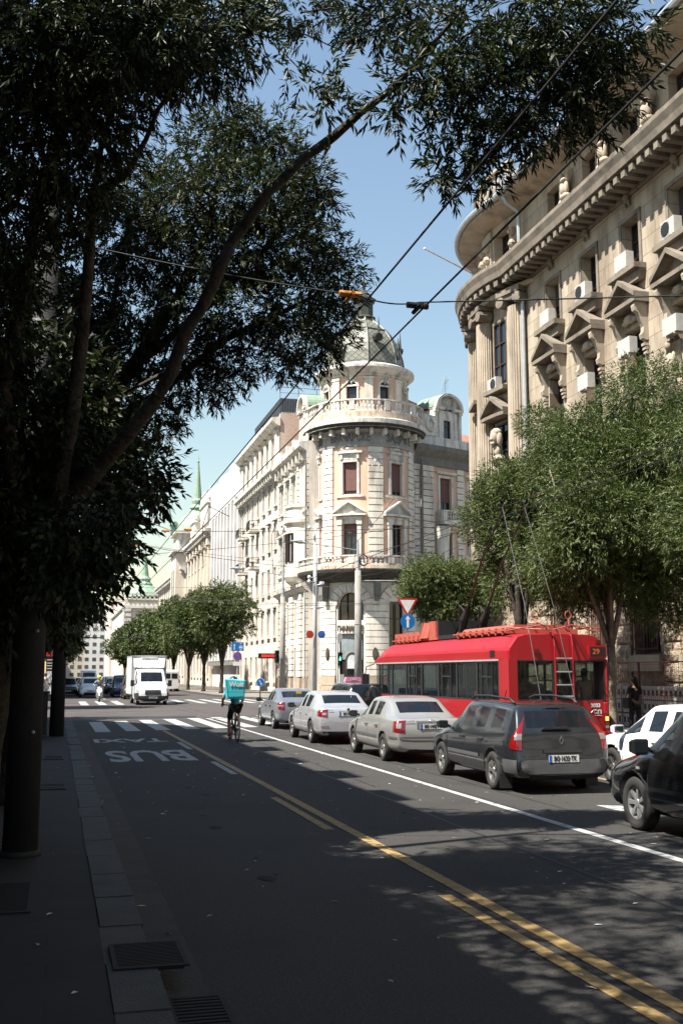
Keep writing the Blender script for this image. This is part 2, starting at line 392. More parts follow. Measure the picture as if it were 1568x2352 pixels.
# ---------------------------------------------------------------- markings
def sheet(g, pts, z=.006, mi=0): g.add([(x, y, z) for x, y in pts], [tuple(range(len(pts)))], mi)
def strip(g, x0, x1, y0, y1, z=.006): sheet(g, [(x0, y0), (x1, y0), (x1, y1), (x0, y1)], z)
g = MB()
strip(g, 6.28, 6.41, -5, 46.8)
strip(g, 6.42, 9.6, 46.4, 46.75)
for i in range(9):
    x = 1.32+i*1.0+.012*i*i; strip(g, x, x+.5, 36.7+.4*i, 44.3+.7*i)
for i in range(15):
    x = 1.52+i*1.08
    if not 4.5 < x < 6.6: strip(g, x, x+.48, 67.4+.35*min(i, 7), 76.3+.5*min(i, 9))
for i in range(10):
    a = (9.3+i*1.2, 47.5+i*.9)
g.add([], [])
struct('road_markings', g, WHITE_PAINT)
g = MB(); strip(g, 3.52, 3.66, 19, 37.2); 
for y in range(-4, 46, 9): strip(g, 9.72, 9.84, y, y+9)
for k in range(14): y = 82+k*14; strip(g, 3.5, 3.64, y, y+14)
struct('road_markings', g, M_worn('old_yellow', (.26, .19, .09), (.08, .07, .055), .40, 4))
g = MB(); strip(g, 3.52, 3.66, -5, 19); strip(g, 3.30, 3.42, -5, 9.2); strip(g, 3.30, 3.42, 13.3, 16.9)
struct('road_markings', g, YEL_PAINT)
g = MB(); strip(g, 3.33, 3.46, 20.9, 23.9); strip(g, 3.33, 3.46, 27.9, 30.8)
sheet(g, [(7.75, 14.7), (7.75, 14.0), (9.9, 13.2), (9.9, 13.6)])
for s, x, y, sz, st in (('BUS', 2.18, 26.1, 1.25, 3.6), ('TAXI', 2.14, 32.0, 1.0, 2.9)):
    me = text_mesh(s, sz, 0, .03)
    xs = [v.co.x for v in me.vertices]; ys = [v.co.y for v in me.vertices]; w = max(xs)-min(xs); h = max(ys)-min(ys); cx = (max(xs)+min(xs))/2; cy = (max(ys)+min(ys))/2
    wd = 1.95 if s == 'BUS' else 2.05; ln = 3.5 if s == 'BUS' else 1.6
    g.mesh(me, lambda c: (x-(c.x-cx)*wd/w, y-(c.y-cy)*ln/h, .006))
struct('road_markings', g, OLD_PAINT)
# drains and manholes
def grate(x, y, w, l, z, bars, label, name='drain_grate'):
    g = MB(); t = .03
    g.box(x, x+w, y, y+t, z, z+.012); g.box(x, x+w, y+l-t, y+l, z, z+.012); g.box(x, x+t, y+t, y+l-t, z, z+.012); g.box(x+w-t, x+w, y+t, y+l-t, z, z+.012)
    r = root(name, label, 'drain cover', (x, y, z), world=True)
    part('frame', g, M('cast_iron', (.02, .019, .018), .85), r)
    g = MB(); g.box(x+t, x+w-t, y+t, y+l-t, z-.02, z+.002, 1)
    for i in range(bars):
        yy = y+t+(l-2*t)*(i+.25)/bars; g.box(x+t, x+w-t, yy, yy+(l-2*t)*.5/bars, z+.002, z+.01)
    part('bars', g, [MATS['cast_iron'], BLACK], r)
grate(.40, 6.9, .46, .62, .152, 16, 'ribbed cast iron access cover set into the kerb line')
grate(.70, 6.15, .34, .6, .006, 9, 'barred gutter drain beside the near kerb')
grate(-.62, 8.7, .5, 1.2, .146, 30, 'long ribbed cover in the dark pavement')
grate(-.2, 17.5, .42, .8, .146, 3, 'flat square cover in the shaded pavement', 'access_cover')
grate(-.2, 23.5, .42, .9, .146, 3, 'farther flat cover in the shaded pavement near the second pole', 'access_cover')
# ---------------------------------------------------------------- facades: s along, d outward, z up
def flatF(ox, oy, tx, ty):
    l = math.hypot(tx, ty); tx /= l; ty /= l; nx, ny = ty, -tx      # outward normal is to the right of the direction
    return lambda s, d, z: (ox+tx*s+nx*d, oy+ty*s+ny*d, z)
def circF(cx, cy, r, a0, sg=1):
    return lambda s, d, z: (cx+(r+d)*math.cos(a0+sg*s/r), cy+(r+d)*math.sin(a0+sg*s/r), z)
def cells(v): 
    v = sorted(set(round(x, 4) for x in v)); return v
def wall(g, S0, S1, Z0, Z1, ops, dep=.35, mi=0, seg=None):
    """a wall skin with rectangular openings and their reveals"""
    ss = [S0, S1]; zz = [Z0, Z1]
    for o in ops: ss += [o[0], o[1]]; zz += [o[2], o[3]]
    if seg:
        n = int((S1-S0)/seg)+1; ss += [S0+(S1-S0)*i/n for i in range(n)]
    ss = cells([x for x in ss if S0 <= x <= S1]); zz = cells([z for z in zz if Z0 <= z <= Z1])
    for a, b in zip(ss, ss[1:]):
        for c, d in zip(zz, zz[1:]):
            m, n = (a+b)/2, (c+d)/2
            if any(o[0] < m < o[1] and o[2] < n < o[3] for o in ops): continue
            g.add([(a, 0, c), (b, 0, c), (b, 0, d), (a, 0, d)], [(0, 1, 2, 3)], mi)
    for s0, s1, z0, z1 in [o[:4] for o in ops]:
        g.add([(s0, 0, z0), (s0, -dep, z0), (s0, -dep, z1), (s0, 0, z1)], [(0, 1, 2, 3)], mi)
        g.add([(s1, 0, z0), (s1, -dep, z0), (s1, -dep, z1), (s1, 0, z1)], [(3, 2, 1, 0)], mi)
        k = 3 if seg else 1
        for i in range(k):
            a, b = s0+(s1-s0)*i/k, s0+(s1-s0)*(i+1)/k
            g.add([(a, 0, z0), (b, 0, z0), (b, -dep, z0), (a, -dep, z0)], [(0, 1, 2, 3)], mi)
            g.add([(a, 0, z1), (b, 0, z1), (b, -dep, z1), (a, -dep, z1)], [(3, 2, 1, 0)], mi)
def courses(g, s0, s1, d, z0, z1, h=.5, gap=.05, mi=0, seg=None, d0=0.):
    n = max(1, round((z1-z0)/h)); h = (z1-z0)/n
    for i in range(n): g.box(s0, s1, d0, d, z0+h*i+gap/2, z0+h*(i+1)-gap/2, mi, seg)
def window(r, F, s0, s1, z0, z1, dep=.3, fm=None, gm=None, bars=(1, 1), fw=.07, arch=0, name='window', shutter=0., shm=None, label=None, seg=None):
    """joinery as the part, its glass (and roller shutter) as sub-parts"""
    g = MB(F); e = .004
    a, b, c, d = s0+e, s1-e, z0+e, z1-e
    g.box(a, a+fw, -dep-.05, -dep+.04, c, d); g.box(b-fw, b, -dep-.05, -dep+.04, c, d)
    g.box(a+fw, b-fw, -dep-.05, -dep+.04, c, c+fw); g.box(a+fw, b-fw, -dep-.05, -dep+.04, d-fw, d)
    for i in range(bars[0]): x = a+(b-a)*(i+1)/(bars[0]+1); g.box(x-fw*.4, x+fw*.4, -dep-.045, -dep+.03, c+fw, d-fw)
    for i in range(bars[1]):
        z = c+(d-c)*((i+1)/(bars[1]+1) if bars[1] > 1 else .68)
        for k in range(bars[0]+1):
            xa = a+fw if k == 0 else a+(b-a)*k/(bars[0]+1)+fw*.4; xb = b-fw if k == bars[0] else a+(b-a)*(k+1)/(bars[0]+1)-fw*.4
            g.box(xa, xb, -dep-.04, -dep+.025, z-.03, z+.03)
    w = part(name, g, fm or FRAME, r, label=label)
    g = MB(F); g.add([(a, -dep-.03, c), (b, -dep-.03, c), (b, -dep-.03, d), (a, -dep-.03, d)], [(0, 1, 2, 3)])
    if r.get('_w'): w['_w'] = r['_w']
    part('pane', g, gm or GLASS, w)
    if shutter > 0:
        g = MB(F); zb = d-fw-(d-c-2*fw)*shutter; n = max(3, int((d-fw-zb)/.07))
        for i in range(n): z = zb+(d-fw-zb)*i/n; g.box(a+fw, b-fw, -dep+.03, -dep+.075, z, z+(d-fw-zb)/n*.78)
        part('shutter', g, shm or SHUT, w)
    return w
def surround(g, s0, s1, z0, z1, w=.18, d=.08, mi=0, sill=.12, seg=None):
    g.box(s0-w, s0, 0, d, z0, z1, mi); g.box(s1, s1+w, 0, d, z0, z1, mi); g.box(s0-w, s1+w, 0, d+.01, z1, z1+w, mi, seg)
    if sill: g.box(s0-w-.06, s1+w+.06, 0, d+.14, z0-sill, z0, mi, seg)
def pediment(r, F, c, w, z, h=.75, d=.42, m=None, seg=None, name='pediment', scroll=False):
    g = MB(F); a, b = c-w/2, c+w/2; t = .16
    g.box(a, b, .002, d, z, z+t, 0, seg)                                     # cornice bed
    n = 6 if seg else 1
    def rake(x): return z+t+.01+h*(1-abs(x-c)/(w/2))
    xs = [a+(c-a)*i/n for i in range(n+1)]+[c+(b-c)*(i+1)/n for i in range(n)]
    for x0, x1 in zip(xs, xs[1:]):
        p = [(x0, rake(x0)), (x1, rake(x1)), (x1, rake(x1)+t*1.2), (x0, rake(x0)+t*1.2)]
        g.prism(p, .002, d+.03)
        g.prism([(x0, z+t), (x1, z+t), (x1, rake(x1)), (x0, rake(x0))], .002, d*.35)
    return part(name, g, m or TRIM, r)
def balus(g, s0, s1, d, z0, z1, sp=.24, post=2.2, mi=0, seg=.5, w=.2):
    """stone balustrade: plinth, rail, turned balusters between square posts"""
    g.box(s0, s1, d-w, d, z0, z0+.14, mi, seg); g.box(s0, s1, d-w-.03, d+.04, z1-.12, z1, mi, seg)
    n = max(1, round((s1-s0)/post))
    for i in range(n+1):
        c = s0+(s1-s0)*i/n; g.box(max(s0, c-.18), min(s1, c+.18), d-w-.02, d+.03, z0+.14, z1-.12, mi)
    h = z1-z0-.26
    for i in range(n):
        a = s0+(s1-s0)*i/n+.26; b = s0+(s1-s0)*(i+1)/n-.26; k = max(1, int((b-a)/sp))
        for j in range(k):
            c = a+(b-a)*(j+.5)/k
            pr = [(.05, 0), (.05, .06), (.035, .1), (.085, h*.35), (.07, h*.5), (.03, h*.72), (.05, h*.9), (.055, h)]
            vs = []; N = 6
            for q in range(N):
                t = 2*PI*q/N
                for rr, zz in pr: vs.append((c+rr*math.cos(t), d-w/2+rr*math.sin(t), z0+.14+zz))
            L = len(pr); g.add(vs, [(q*L+i2, ((q+1) % N)*L+i2, ((q+1) % N)*L+i2+1, q*L+i2+1) for q in range(N) for i2 in range(L-1)], mi)
def cartouche(r, F, c, z, w, h, m=None, seed=1, name='cartouche'):
    """carved shield with scrolls and leaves"""
    g = MB(F); rr = random.Random(seed)
    def blob(x, zz, a, b, d=.1): 
        N = 8; vs = [(x, d+.06, zz)]; 
        for q in range(N): t = 2*PI*q/N; vs.append((x+a*.7*math.cos(t), d+.03, zz+b*.7*math.sin(t)))
        for q in range(N): t = 2*PI*q/N; vs.append((x+a*math.cos(t), .0, zz+b*math.sin(t)))
        g.add(vs, [(0, 1+q, 1+(q+1) % N) for q in range(N)]+[(1+q, 1+N+q, 1+N+(q+1) % N, 1+(q+1) % N) for q in range(N)])
    blob(c, z, w*.26, h*.3, .12)
    for s in (-1, 1):
        for t in range(7):
            a = .4+t*.38; blob(c+s*w*.42*math.sin(a), z+h*.42*math.cos(a)+rr.uniform(-.03, .03), w*.10, h*.075, .09)
        blob(c+s*w*.33, z+h*.36, w*.13, h*.07, .14); blob(c+s*w*.3, z-h*.3, w*.1, h*.08, .12)
    blob(c, z+h*.45, w*.16, h*.09, .16); blob(c, z-h*.45, w*.1, h*.1, .1); blob(c, z-h*.58, w*.05, h*.07, .08)
    return part(name, g, m or TRIM, r, smooth=True)
FRAME = M('brown_joinery', (.055, .028, .02), .5)
FRAMEW = M('white_joinery', (.6, .58, .55), .5)
SHUT = M('roller_shutter', (.21, .10, .085), .6, var=.1)
CREAM = M('cream_render', (.85, .78, .67), .85, var=.08, scale=2, dirt=(.26, .23, .20), dscale=.9, damt=.8, streak=True, bump=.15)
PINK = M('salmon_render', (.86, .56, .41), .88, var=.06, scale=3, dirt=(.45, .30, .22), dscale=.8, damt=.5, streak=True)
TRIM = M('weathered_trim', (.80, .75, .67), .85, var=.12, scale=5, dirt=(.13, .115, .10), dscale=1.6, damt=.85, streak=True, bump=.2)
GREYT = M('grey_weathered', (.22, .21, .195), .9, var=.15, scale=3, dirt=(.12, .11, .1), dscale=1.5, damt=.6, streak=True)
RUST = M('rust_streaked_stone', (.75, .60, .45), .9, var=.15, scale=4, dirt=(.22, .07, .03), dscale=3.2, damt=1.0, streak=True)
BASESTONE = M('base_stone', (.46, .36, .27), .9, var=.2, dirt=(.2, .15, .11), damt=.5, dscale=1, bump=.5, bscale=25)
COPPER = M('copper_green', (.24, .34, .25), .6, var=.12, scale=2, dirt=(.34, .4, .33), damt=.4, dscale=1)
BRICKW = M_brick('brick_gable', (.50, .31, .22), (.62, .45, .35), (.5, .45, .4), 1, .26, .085, .012, .9, .4, 'x', (.66, .60, .52), .9, .5)
# ================================================================ the domed corner building
TX, TY = 25.85, 89.9; TR = 4.3
B1 = root('corner_building', 'cream and salmon corner building with round tower, green ribbed dome and rusty balconies', 'building', (TX, TY, .15), world=True)
ANG0 = math.radians(237)                     # bearing of the bay that faces the camera
TF = circF(TX, TY, TR, ANG0)                   # s=0 faces the camera, s grows to the right
SA, SB = -7.0, 7.9
bayc = [-4.26, 0, 4.26]; pw = .62                # bay centres, pilaster half width
pil = [-6.6, -2.21, 2.21, 6.4]
ww = .62
ops = []
for c in bayc:
    ops += [(c-ww, c+ww, 16.98, 19.75), (c-ww, c+ww, 11.62, 14.45)]
ops += [(-1.14, 1.14, .17, 5.2), (-1.14, 1.14, 6.3, 8.7), (3.4, 5.2, 2.2, 7.9), (-5.2, -3.4, 2.2, 7.9)]
g = MB(TF); wall(g, SA, SB, .15, 9.5, [o for o in ops if o[2] < 8.9], .45, 0, .45); part('ground_floor_wall', g, CREAM, B1)
g = MB(TF); wall(g, SA, SB, 9.5, 22.3, [o for o in ops if o[2] > 9], .32, 0, .45); part('wall', g, PINK, B1)
g = MB(TF)
for c in pil: courses(g, c-pw, c+pw, .16, 11.5, 21.1, .56, .085, 0, .35)
for a, b in [(-7.2, -5.35), (-3.25, -1.3), (1.3, 3.25), (5.35, 7.4)]: courses(g, a, b, .13, 1.7, 8.1, .53, .06, 0, .35)
for c in (-4.3, 0, 4.3): courses(g, c-1.02, c+1.02, .08, 8.62, 9.3, .68, .04, 0, .35)
part('rusticated_pilasters', g, CREAM, B1)
g = MB(TF)
for a, b in [(-7.2, -5.35), (-3.25, -1.3), (1.3, 3.25), (5.35, 7.4)]:
    courses(g, a, b, .2, .15, 1.7, .75, .04, 0, .35)
part('base', g, BASESTONE, B1)
# fan of voussoirs over the shop arch
def arch_fan(r, F, c, z, ri, ro, n, d, m, full=PI):
    g = MB(F)
    for i in range(n):
        a0 = PI*(i+.07)/n; a1 = PI*(i+.93)/n
        p = [(c+ri*math.cos(a0), z+ri*math.sin(a0)), (c+ro*math.cos(a0), z+ro*math.sin(a0)), (c+ro*math.cos(a1), z+ro*math.sin(a1)), (c+ri*math.cos(a1), z+ri*math.sin(a1))]
        g.prism(p[::-1], .02, d)
    return part('arch', g, m, r)
def arch_head(g, c, z, R, w, top, y0, y1, n=8, mi=0):
    """fills the corners above a round arch of radius R inside a square opening of half width w"""
    for s in (-1, 1):
        for i in range(n):
            a0, a1 = PI/2*i/n, PI/2*(i+1)/n
            p = [(c+s*R*math.cos(a0), z+R*math.sin(a0)), (c+s*R*math.cos(a1), z+R*math.sin(a1)), (c+s*R*math.cos(a1), top), (c+s*R*math.cos(a0), top)]
            g.prism(p if s < 0 else p[::-1], y0, y1, mi)
for c in (-4.3, 0, 4.3): arch_fan(B1, TF, c, 7.5, 1.16 if c == 0 else 1.0, 1.9, 9, .17, CREAM)
g = MB(TF)
for c, w in ((0, 1.14), (4.3, .9), (-4.3, .9)): arch_head(g, c, 7.5, w-.02, w, 8.7 if c == 0 else 7.9+.5, -.3, -.01)
part('arch_infill', g, CREAM, B1)
window(B1, TF, -1.14, 1.14, 6.3, 8.7, .32, bars=(2, 1), fw=.1)
window(B1, TF, 3.4, 5.2, 2.2, 7.9, .35, bars=(1, 3), fw=.1); window(B1, TF, -5.2, -3.4, 2.2, 7.9, .35, bars=(1, 3), fw=.1)
# shop entrance
g = MB(TF); g.box(-1.14, 1.14, -.3, -.05, 5.2, 6.3, 0, .3); part('sign_band', g, CREAM, B1)
g = MB(TF); me = text_mesh('PHARMACIE', .66, .04, .014, .64)
g.mesh(me, lambda c: (c.x*1.0, .05+c.z, 5.62+c.y)); part('shop_letters', g, M('bronze_letters', (.12, .09, .06), .5, .3), B1)
g = MB(TF); g.box(-1.1, 1.1, -.30, -.25, 3.05, 5.15, 0, .3); sg = part('shop_window', g, M('grey_shop_glass', (.26, .30, .31), .25, var=.25, scale=1.3), B1)
g = MB(TF); g.prism([(.15+.62*math.cos(PI*i/10), 2.9+.75*math.sin(PI*i/10)) for i in range(11)], -.2, -.1); g.box(-.47, .77, -.2, -.1, 2.2, 2.9); part('door_arch', g, FRAME, B1)
g = MB(TF); g.prism([(.15+.42*math.cos(PI*i/10), 2.88+.55*math.sin(PI*i/10)) for i in range(11)], -.1, -.07); g.box(-.27, .57, -.1, -.07, 2.3, 2.88); part('fanlight', g, M('fan_glass', (.5, .55, .55), .2), B1)
g = MB(TF); g.box(-1.14, -1.06, -.3, .02, .17, 5.2); g.box(1.06, 1.14, -.3, .02, .17, 5.2); g.box(-1.06, -.03, -.4, -.34, .17, 2.95, 0, .3); g.box(.03, 1.06, -.4, -.34, .17, 2.95, 0, .3); dd = part('door', g, M('dark_door', (.015, .012, .01), .4), B1)
for s in (-2.1, 2.1):
    g = MB(TF); 
    for i in range(3): g.prism([(s+(.24-.05*i)*math.cos(t*PI/6), 3.5+(.55-.12*i)*math.sin(t*PI/6)) for t in range(12)], .13, .18+.05*i)
    part('bronze_plaque', g, M('bronze', (.13, .11, .08), .5, .3), B1)
# windows of the two upper floors
for i, c in enumerate(bayc):
    window(B1, TF, c-ww, c+ww, 16.98, 19.75, .26, bars=(1, 1), shutter=.9 if i != 0 else .5)
    window(B1, TF, c-ww, c+ww, 11.62, 14.45, .26, bars=(1, 1), shutter=.25 if i != 2 else 0)
    g = MB(TF); surround(g, c-ww, c+ww, 16.98, 19.75, .2, .1, 0, 0, .4)
    g.box(c-ww-.25, c+ww+.25, 0, .09, 20.0, 20.5, 0, .4); g.box(c-ww-.45, c+ww+.45, 0, .3, 20.5, 20.68, 0, .4)
    g.box(c-ww-.2, c-ww+.0, 0, .22, 20.0, 20.5); g.box(c+ww, c+ww+.2, 0, .22, 20.0, 20.5)
    g.box(c-1.25, c+1.25, 0, .12, 16.72, 16.9, 0, .4)
    part('window_surround', g, TRIM, B1)
    cartouche(B1, TF, c, 20.95, 1.7, .55, seed=i, name='carved_crest')
    g = MB(TF)
    for s in (-1, 1):
        x = c+s*(ww+.2); g.box(x-.16, x+.16, 0, .22, 11.6, 14.35); g.box(x-.22, x+.22, 0, .3, 14.35, 14.85); g.box(x-.2, x+.2, 0, .26, 11.5, 11.75)
    g.box(c-1.1, c+1.1, 0, .2, 14.85, 15.05, 0, .4); g.box(c-ww-.04, c+ww+.04, 0, .1, 14.45, 14.85, 0, .4)
    part('window_surround', g, TRIM, B1)
    pediment(B1, TF, c, 2.75, 15.1, .95, .5, seg=.4)
for i, c in enumerate(pil): cartouche(B1, TF, c, 19.9, .95, 1.6, seed=9+i)
# frieze band with its lettering, entablature, two balconies
def ring(g, prof, F, s0, s1, n=40, mi=0): g.sweep([s0+(s1-s0)*i/n for i in range(n+1)], prof, mi)
g = MB(TF); ring(g, [(0, 21.1), (.16, 21.1), (.2, 21.3), (.12, 21.35), (.12, 22.3), (.3, 22.4), (.5, 22.6), (0, 22.6)], TF, SA, SB); part('frieze', g, M('frieze_grey', (.40, .385, .36), .9, var=.15, scale=3, dirt=(.15, .14, .13), dscale=1.5, damt=.6, streak=True), B1)
for t, s, w in (('ВРАЧАРСКЕ', 0, 3.5), ('ЗАДРУГЕ', 4.6, 2.9), ('ДОМ', -3.6, 1.3)):
    me = text_mesh(t, .95, .035, .01); xs = [v.co.x for v in me.vertices]; k = w/(max(xs)-min(xs)); cx = (max(xs)+min(xs))/2
    g = MB(TF); g.mesh(me, lambda c: (s+(c.x-cx)*k, .15+c.z, 21.83+c.y)); part('frieze_letters', g, M('dark_letters', (.17, .16, .15), .7), B1)
g = MB(TF)
for i in range(14):
    s = SA+.4+i*1.05
    if abs(s) > 2.0 or True: g.prism([(s-.12, 22.05), (s+.12, 22.05), (s+.12, 22.62), (s-.12, 22.62)], .1, .78)
part('brackets', g, TRIM, B1)
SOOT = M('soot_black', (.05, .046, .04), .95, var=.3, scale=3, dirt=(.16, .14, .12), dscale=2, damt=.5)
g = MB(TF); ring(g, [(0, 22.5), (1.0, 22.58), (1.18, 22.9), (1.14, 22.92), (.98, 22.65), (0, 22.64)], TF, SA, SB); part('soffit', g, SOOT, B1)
g = MB(TF); ring(g, [(0, 22.66), (1.06, 22.66), (1.0, 22.85), (1.22, 22.95), (1.25, 23.3), (1.0, 23.42), (0, 23.42)], TF, SA, SB); part('balcony_slab', g, TRIM, B1)
g = MB(TF); balus(g, SA-.1, SB, 1.0, 23.95, 25.05, .27, 2.5, w=.26); part('balustrade', g, TRIM, B1)
g = MB(TF); g.box(SA-.1, SB, .7, 1.02, 23.42, 23.95, 0, .4); part('balustrade_base', g, RUST, B1)
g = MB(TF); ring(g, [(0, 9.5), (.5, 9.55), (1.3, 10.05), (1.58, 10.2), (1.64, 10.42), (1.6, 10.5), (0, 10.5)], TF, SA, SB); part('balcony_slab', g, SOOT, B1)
g = MB(TF); g.box(SA, SB, 1.35, 1.62, 10.5, 10.78, 0, .4); part('balustrade_base', g, RUST, B1)
g = MB(TF); balus(g, SA, SB, 1.6, 10.78, 11.62, .27, 2.4, w=.24); part('balustrade', g, TRIM, B1)
g = MB(TF)
for s in (-6.4, -2.2, 2.2, 6.4):
    g.prism([(s-.2, 8.4), (s+.2, 8.4), (s+.2, 9.6), (s-.2, 9.6)], .1, .9); g.prism([(s-.14, 7.9), (s+.14, 7.9), (s+.14, 8.4), (s-.14, 8.4)], .1, .5)
part('consoles', g, GREYT, B1)
# drum and dome
DR = 3.75; DF = circF(TX, TY, DR, ANG0); 
dops = []; dc = [2*PI*DR/8*i for i in range(8)]
for c in dc: dops.append((c-.47, c+.47, 24.95, 27.0))
g = MB(DF); wall(g, -1.4, 2*PI*DR-1.4, 22.8, 27.6, dops, .3, 0, .35); part('drum_wall', g, PINK, B1)
g = MB(DF)
for i in range(8):
    c = dc[i]+PI*DR/8; g.box(c-.36, c+.36, 0, .2, 22.8, 27.15, 0, .3); g.box(c-.42, c+.42, 0, .26, 27.15, 27.35, 0, .3)
part('drum_pilasters', g, CREAM, B1)
for i in (0, 1, 2, 6, 7):
    c = dc[i]
    window(B1, DF, c-.47, c+.47, 24.95, 27.0, .22, bars=(0, 1))
    g = MB(DF); surround(g, c-.47, c+.47, 24.95, 26.55, .15, .09, 0, 0)
    R = .47
    for k in range(8):
        a0, a1 = PI*k/8, PI*(k+1)/8
        g.prism([(c+R*math.cos(a0), 26.52+R*math.sin(a0)), (c+(R+.2)*math.cos(a0), 26.52+(R+.2)*math.sin(a0)), (c+(R+.2)*math.cos(a1), 26.52+(R+.2)*math.sin(a1)), (c+R*math.cos(a1), 26.52+R*math.sin(a1))][::-1], 0, .12)
    arch_head(g, c, 26.52, R, R, 27.0, -.2, .0, 6)
    part('window_surround', g, TRIM, B1)
    cartouche(B1, DF, c, 27.35, .95, .95, seed=20+i)
g = MB(); g.lathe((TX, TY, 0), [(DR, 27.45), (DR+.1, 27.5), (DR+.1, 27.65), (DR+.3, 27.75), (DR+.55, 28.0), (DR+.75, 28.15), (DR+.75, 28.4), (DR+.55, 28.5), (DR+.3, 28.62), (DR, 28.65)], 64)
part('drum_cornice', g, TRIM, B1)
# dome: octagonal, ribbed, scaled with copper shingles
m = M_brick('copper_shingles', (.20, .20, .17), (.26, .255, .215), (.07, .075, .05), 1, .5, .35, .025, .5, .8, 'x', (.10, .11, .08), .6, .7)
NT = m.node_tree; tx = [n for n in NT.nodes if n.type == 'TEX_BRICK'][0]; mpn = NT.nodes.new('ShaderNodeMapping'); mpn.inputs['Rotation'].default_value = (0, 0, PI/4)
lk = tx.inputs[0].links[0].from_socket; NT.links.new(lk, mpn.inputs[0]); NT.links.new(mpn.outputs[0], tx.inputs[0]); tx.offset = 0; tx.inputs['Brick Width'].default_value = .38; tx.inputs['Row Height'].default_value = .38
dp = [(3.62, 28.62), (3.62, 29.1), (3.5, 29.9), (3.28, 30.7), (2.92, 31.5), (2.45, 32.2), (1.95, 32.72), (1.45, 33.1), (1.05, 33.45), (.9, 33.8)]
g = MB(); g.lathe((TX, TY, 0), dp, 8, a0=ANG0+PI/8, a1=ANG0+PI/8+2*PI); part('dome', g, m, B1)
g = MB()
for i in range(8):
    a = ANG0+PI/8+2*PI*i/8; g.tube([(TX+r*math.cos(a), TY+r*math.sin(a), z) for r, z in dp], .085, 6)
g.lathe((TX, TY, 0), [(3.66, 28.6), (3.7, 28.75), (3.66, 28.9)], 8, a0=ANG0+PI/8, a1=ANG0+PI/8+2*PI)
g.lathe((TX, TY, 0), [(2.5, 32.2), (2.52, 32.3), (2.4, 32.35)], 8, a0=ANG0+PI/8, a1=ANG0+PI/8+2*PI)
part('dome_ribs', g, M('dome_rib', (.19, .19, .16), .5, var=.2), B1)
g = MB(); g.lathe((TX, TY, 0), [(.95, 33.7), (1.1, 33.8), (1.0, 33.95), (.85, 34.0), (.85, 35.3), (1.05, 35.4), (1.15, 35.6), (.9, 35.7), (.5, 36.2), (.15, 36.6), (.08, 37.6), (.0, 38.6)], 8, a0=ANG0, a1=ANG0+2*PI); part('lantern', g, M('lantern_metal', (.07, .075, .06), .5, .3), B1)
g = MB()
for i in range(4):
    a = ANG0+PI/4+PI/2*i-.12; r = 3.25; p = (TX+r*math.cos(a), TY+r*math.sin(a))
    g.tube([(p[0]-.2*math.cos(a), p[1]-.2*math.sin(a), 31.2), (p[0]+.45*math.cos(a), p[1]+.45*math.sin(a), 31.05)], [.42, .36], 8)
    g.tube([(p[0]+.3*math.cos(a), p[1]+.3*math.sin(a), 31.3), (p[0]+.3*math.cos(a), p[1]+.3*math.sin(a), 32.0), (p[0]+.3*math.cos(a), p[1]+.3*math.sin(a), 33.0)], [.12, .08, .01], 6)
    a = ANG0+PI/4+PI/2*i+.5; r = 3.6; g.tube([(TX+r*math.cos(a), TY+r*math.sin(a), z) for z in (29.4, 30.1, 30.4, 31.4)], [.16, .12, .16, .01], 6)
part('dome_finials', g, M('finial', (.03, .03, .028), .5), B1)
# ---- wing along the main street (facade at X=20, running away)
LX = 20.6; y0 = 90.3
LF = flatF(LX, 101.7, 0, -1)          # s=0 at the far end; outward = -X
L_ = 12.7                              # to the tower
def Fl(s, d, z): return (LX-d, 101.9-s, z)
lops = []; lc = [1.6, 4.4, 7.0]
for c in lc: lops += [(c-.6, c+.6, 11.7, 14.4), (c-.55, c+.55, 17.0, 19.6)]
gops = [(c-.8, c+.8, .6, 4.2) for c in (1.6, 4.7, 8.0, 11.6)]+[(c-.7, c+.7, 5.2, 8.2) for c in (1.6, 4.7, 8.0, 11.6)]
g = MB(Fl); wall(g, 0, L_, .15, 9.6, gops, .5); part('ground_floor_wall', g, CREAM, B1)
g = MB(Fl); wall(g, 0, L_, 9.6, 22.6, lops, .3); part('wall', g, CREAM, B1)
for o in gops: window(B1, Fl, *o, .4, bars=(1, 1))
for i, o in enumerate(lops):
    window(B1, Fl, *o, .25, bars=(1, 1))
    c = (o[0]+o[1])/2; g = MB(Fl); surround(g, *o, .18, .1)
    if i % 2: g.box(o[0]-.4, o[1]+.4, 0, .38, o[3]+.25, o[3]+.45)
    part('window_surround', g, TRIM, B1)
    if i % 2 == 0 and c < 9: pediment(B1, Fl, c, 2.1, o[3]+.35, .75, .45)
for c in (3.0, 5.7, 8.3): cartouche(B1, Fl, c, 19.6, .9, 1.5, seed=int(c*7))
g = MB(Fl)
for a, b in ((-.05, .65), (2.7, 3.3), (5.4, 6.0), (8.1, 8.9), (11.9, 12.7)): courses(g, a, b, .16, 11.4, 20.6, .56, .085)
for a, b in ((-.05, .7), (2.45, 3.75), (5.6, 7.1), (8.9, 10.7), (11.9, 12.7)): courses(g, a, b, .22, 1.6, 8.8, .55, .07)
part('rusticated_pilasters', g, CREAM, B1)
g = MB(Fl)
for a, b in ((0, .7), (2.45, 3.75), (5.6, 7.1), (8.9, 10.7), (11.9, 12.7)): g.box(a, b, 0, .3, .15, 1.5)
part('base', g, BASESTONE, B1)
g = MB(Fl); g.sweep([-.1, L_], [(0, 20.6), (.15, 20.6), (.2, 21.2), (.55, 21.4), (.85, 21.6), (.9, 21.95), (.6, 22.05), (0, 22.1)]); 
for i in range(8): s = .7+1.55*i; g.box(s-.13, s+.13, .1, .62, 20.55, 21.3)
part('cornice', g, TRIM, B1)
g = MB(Fl); g.box(-.05, L_, -.5, .1, 22.1, 22.9); 
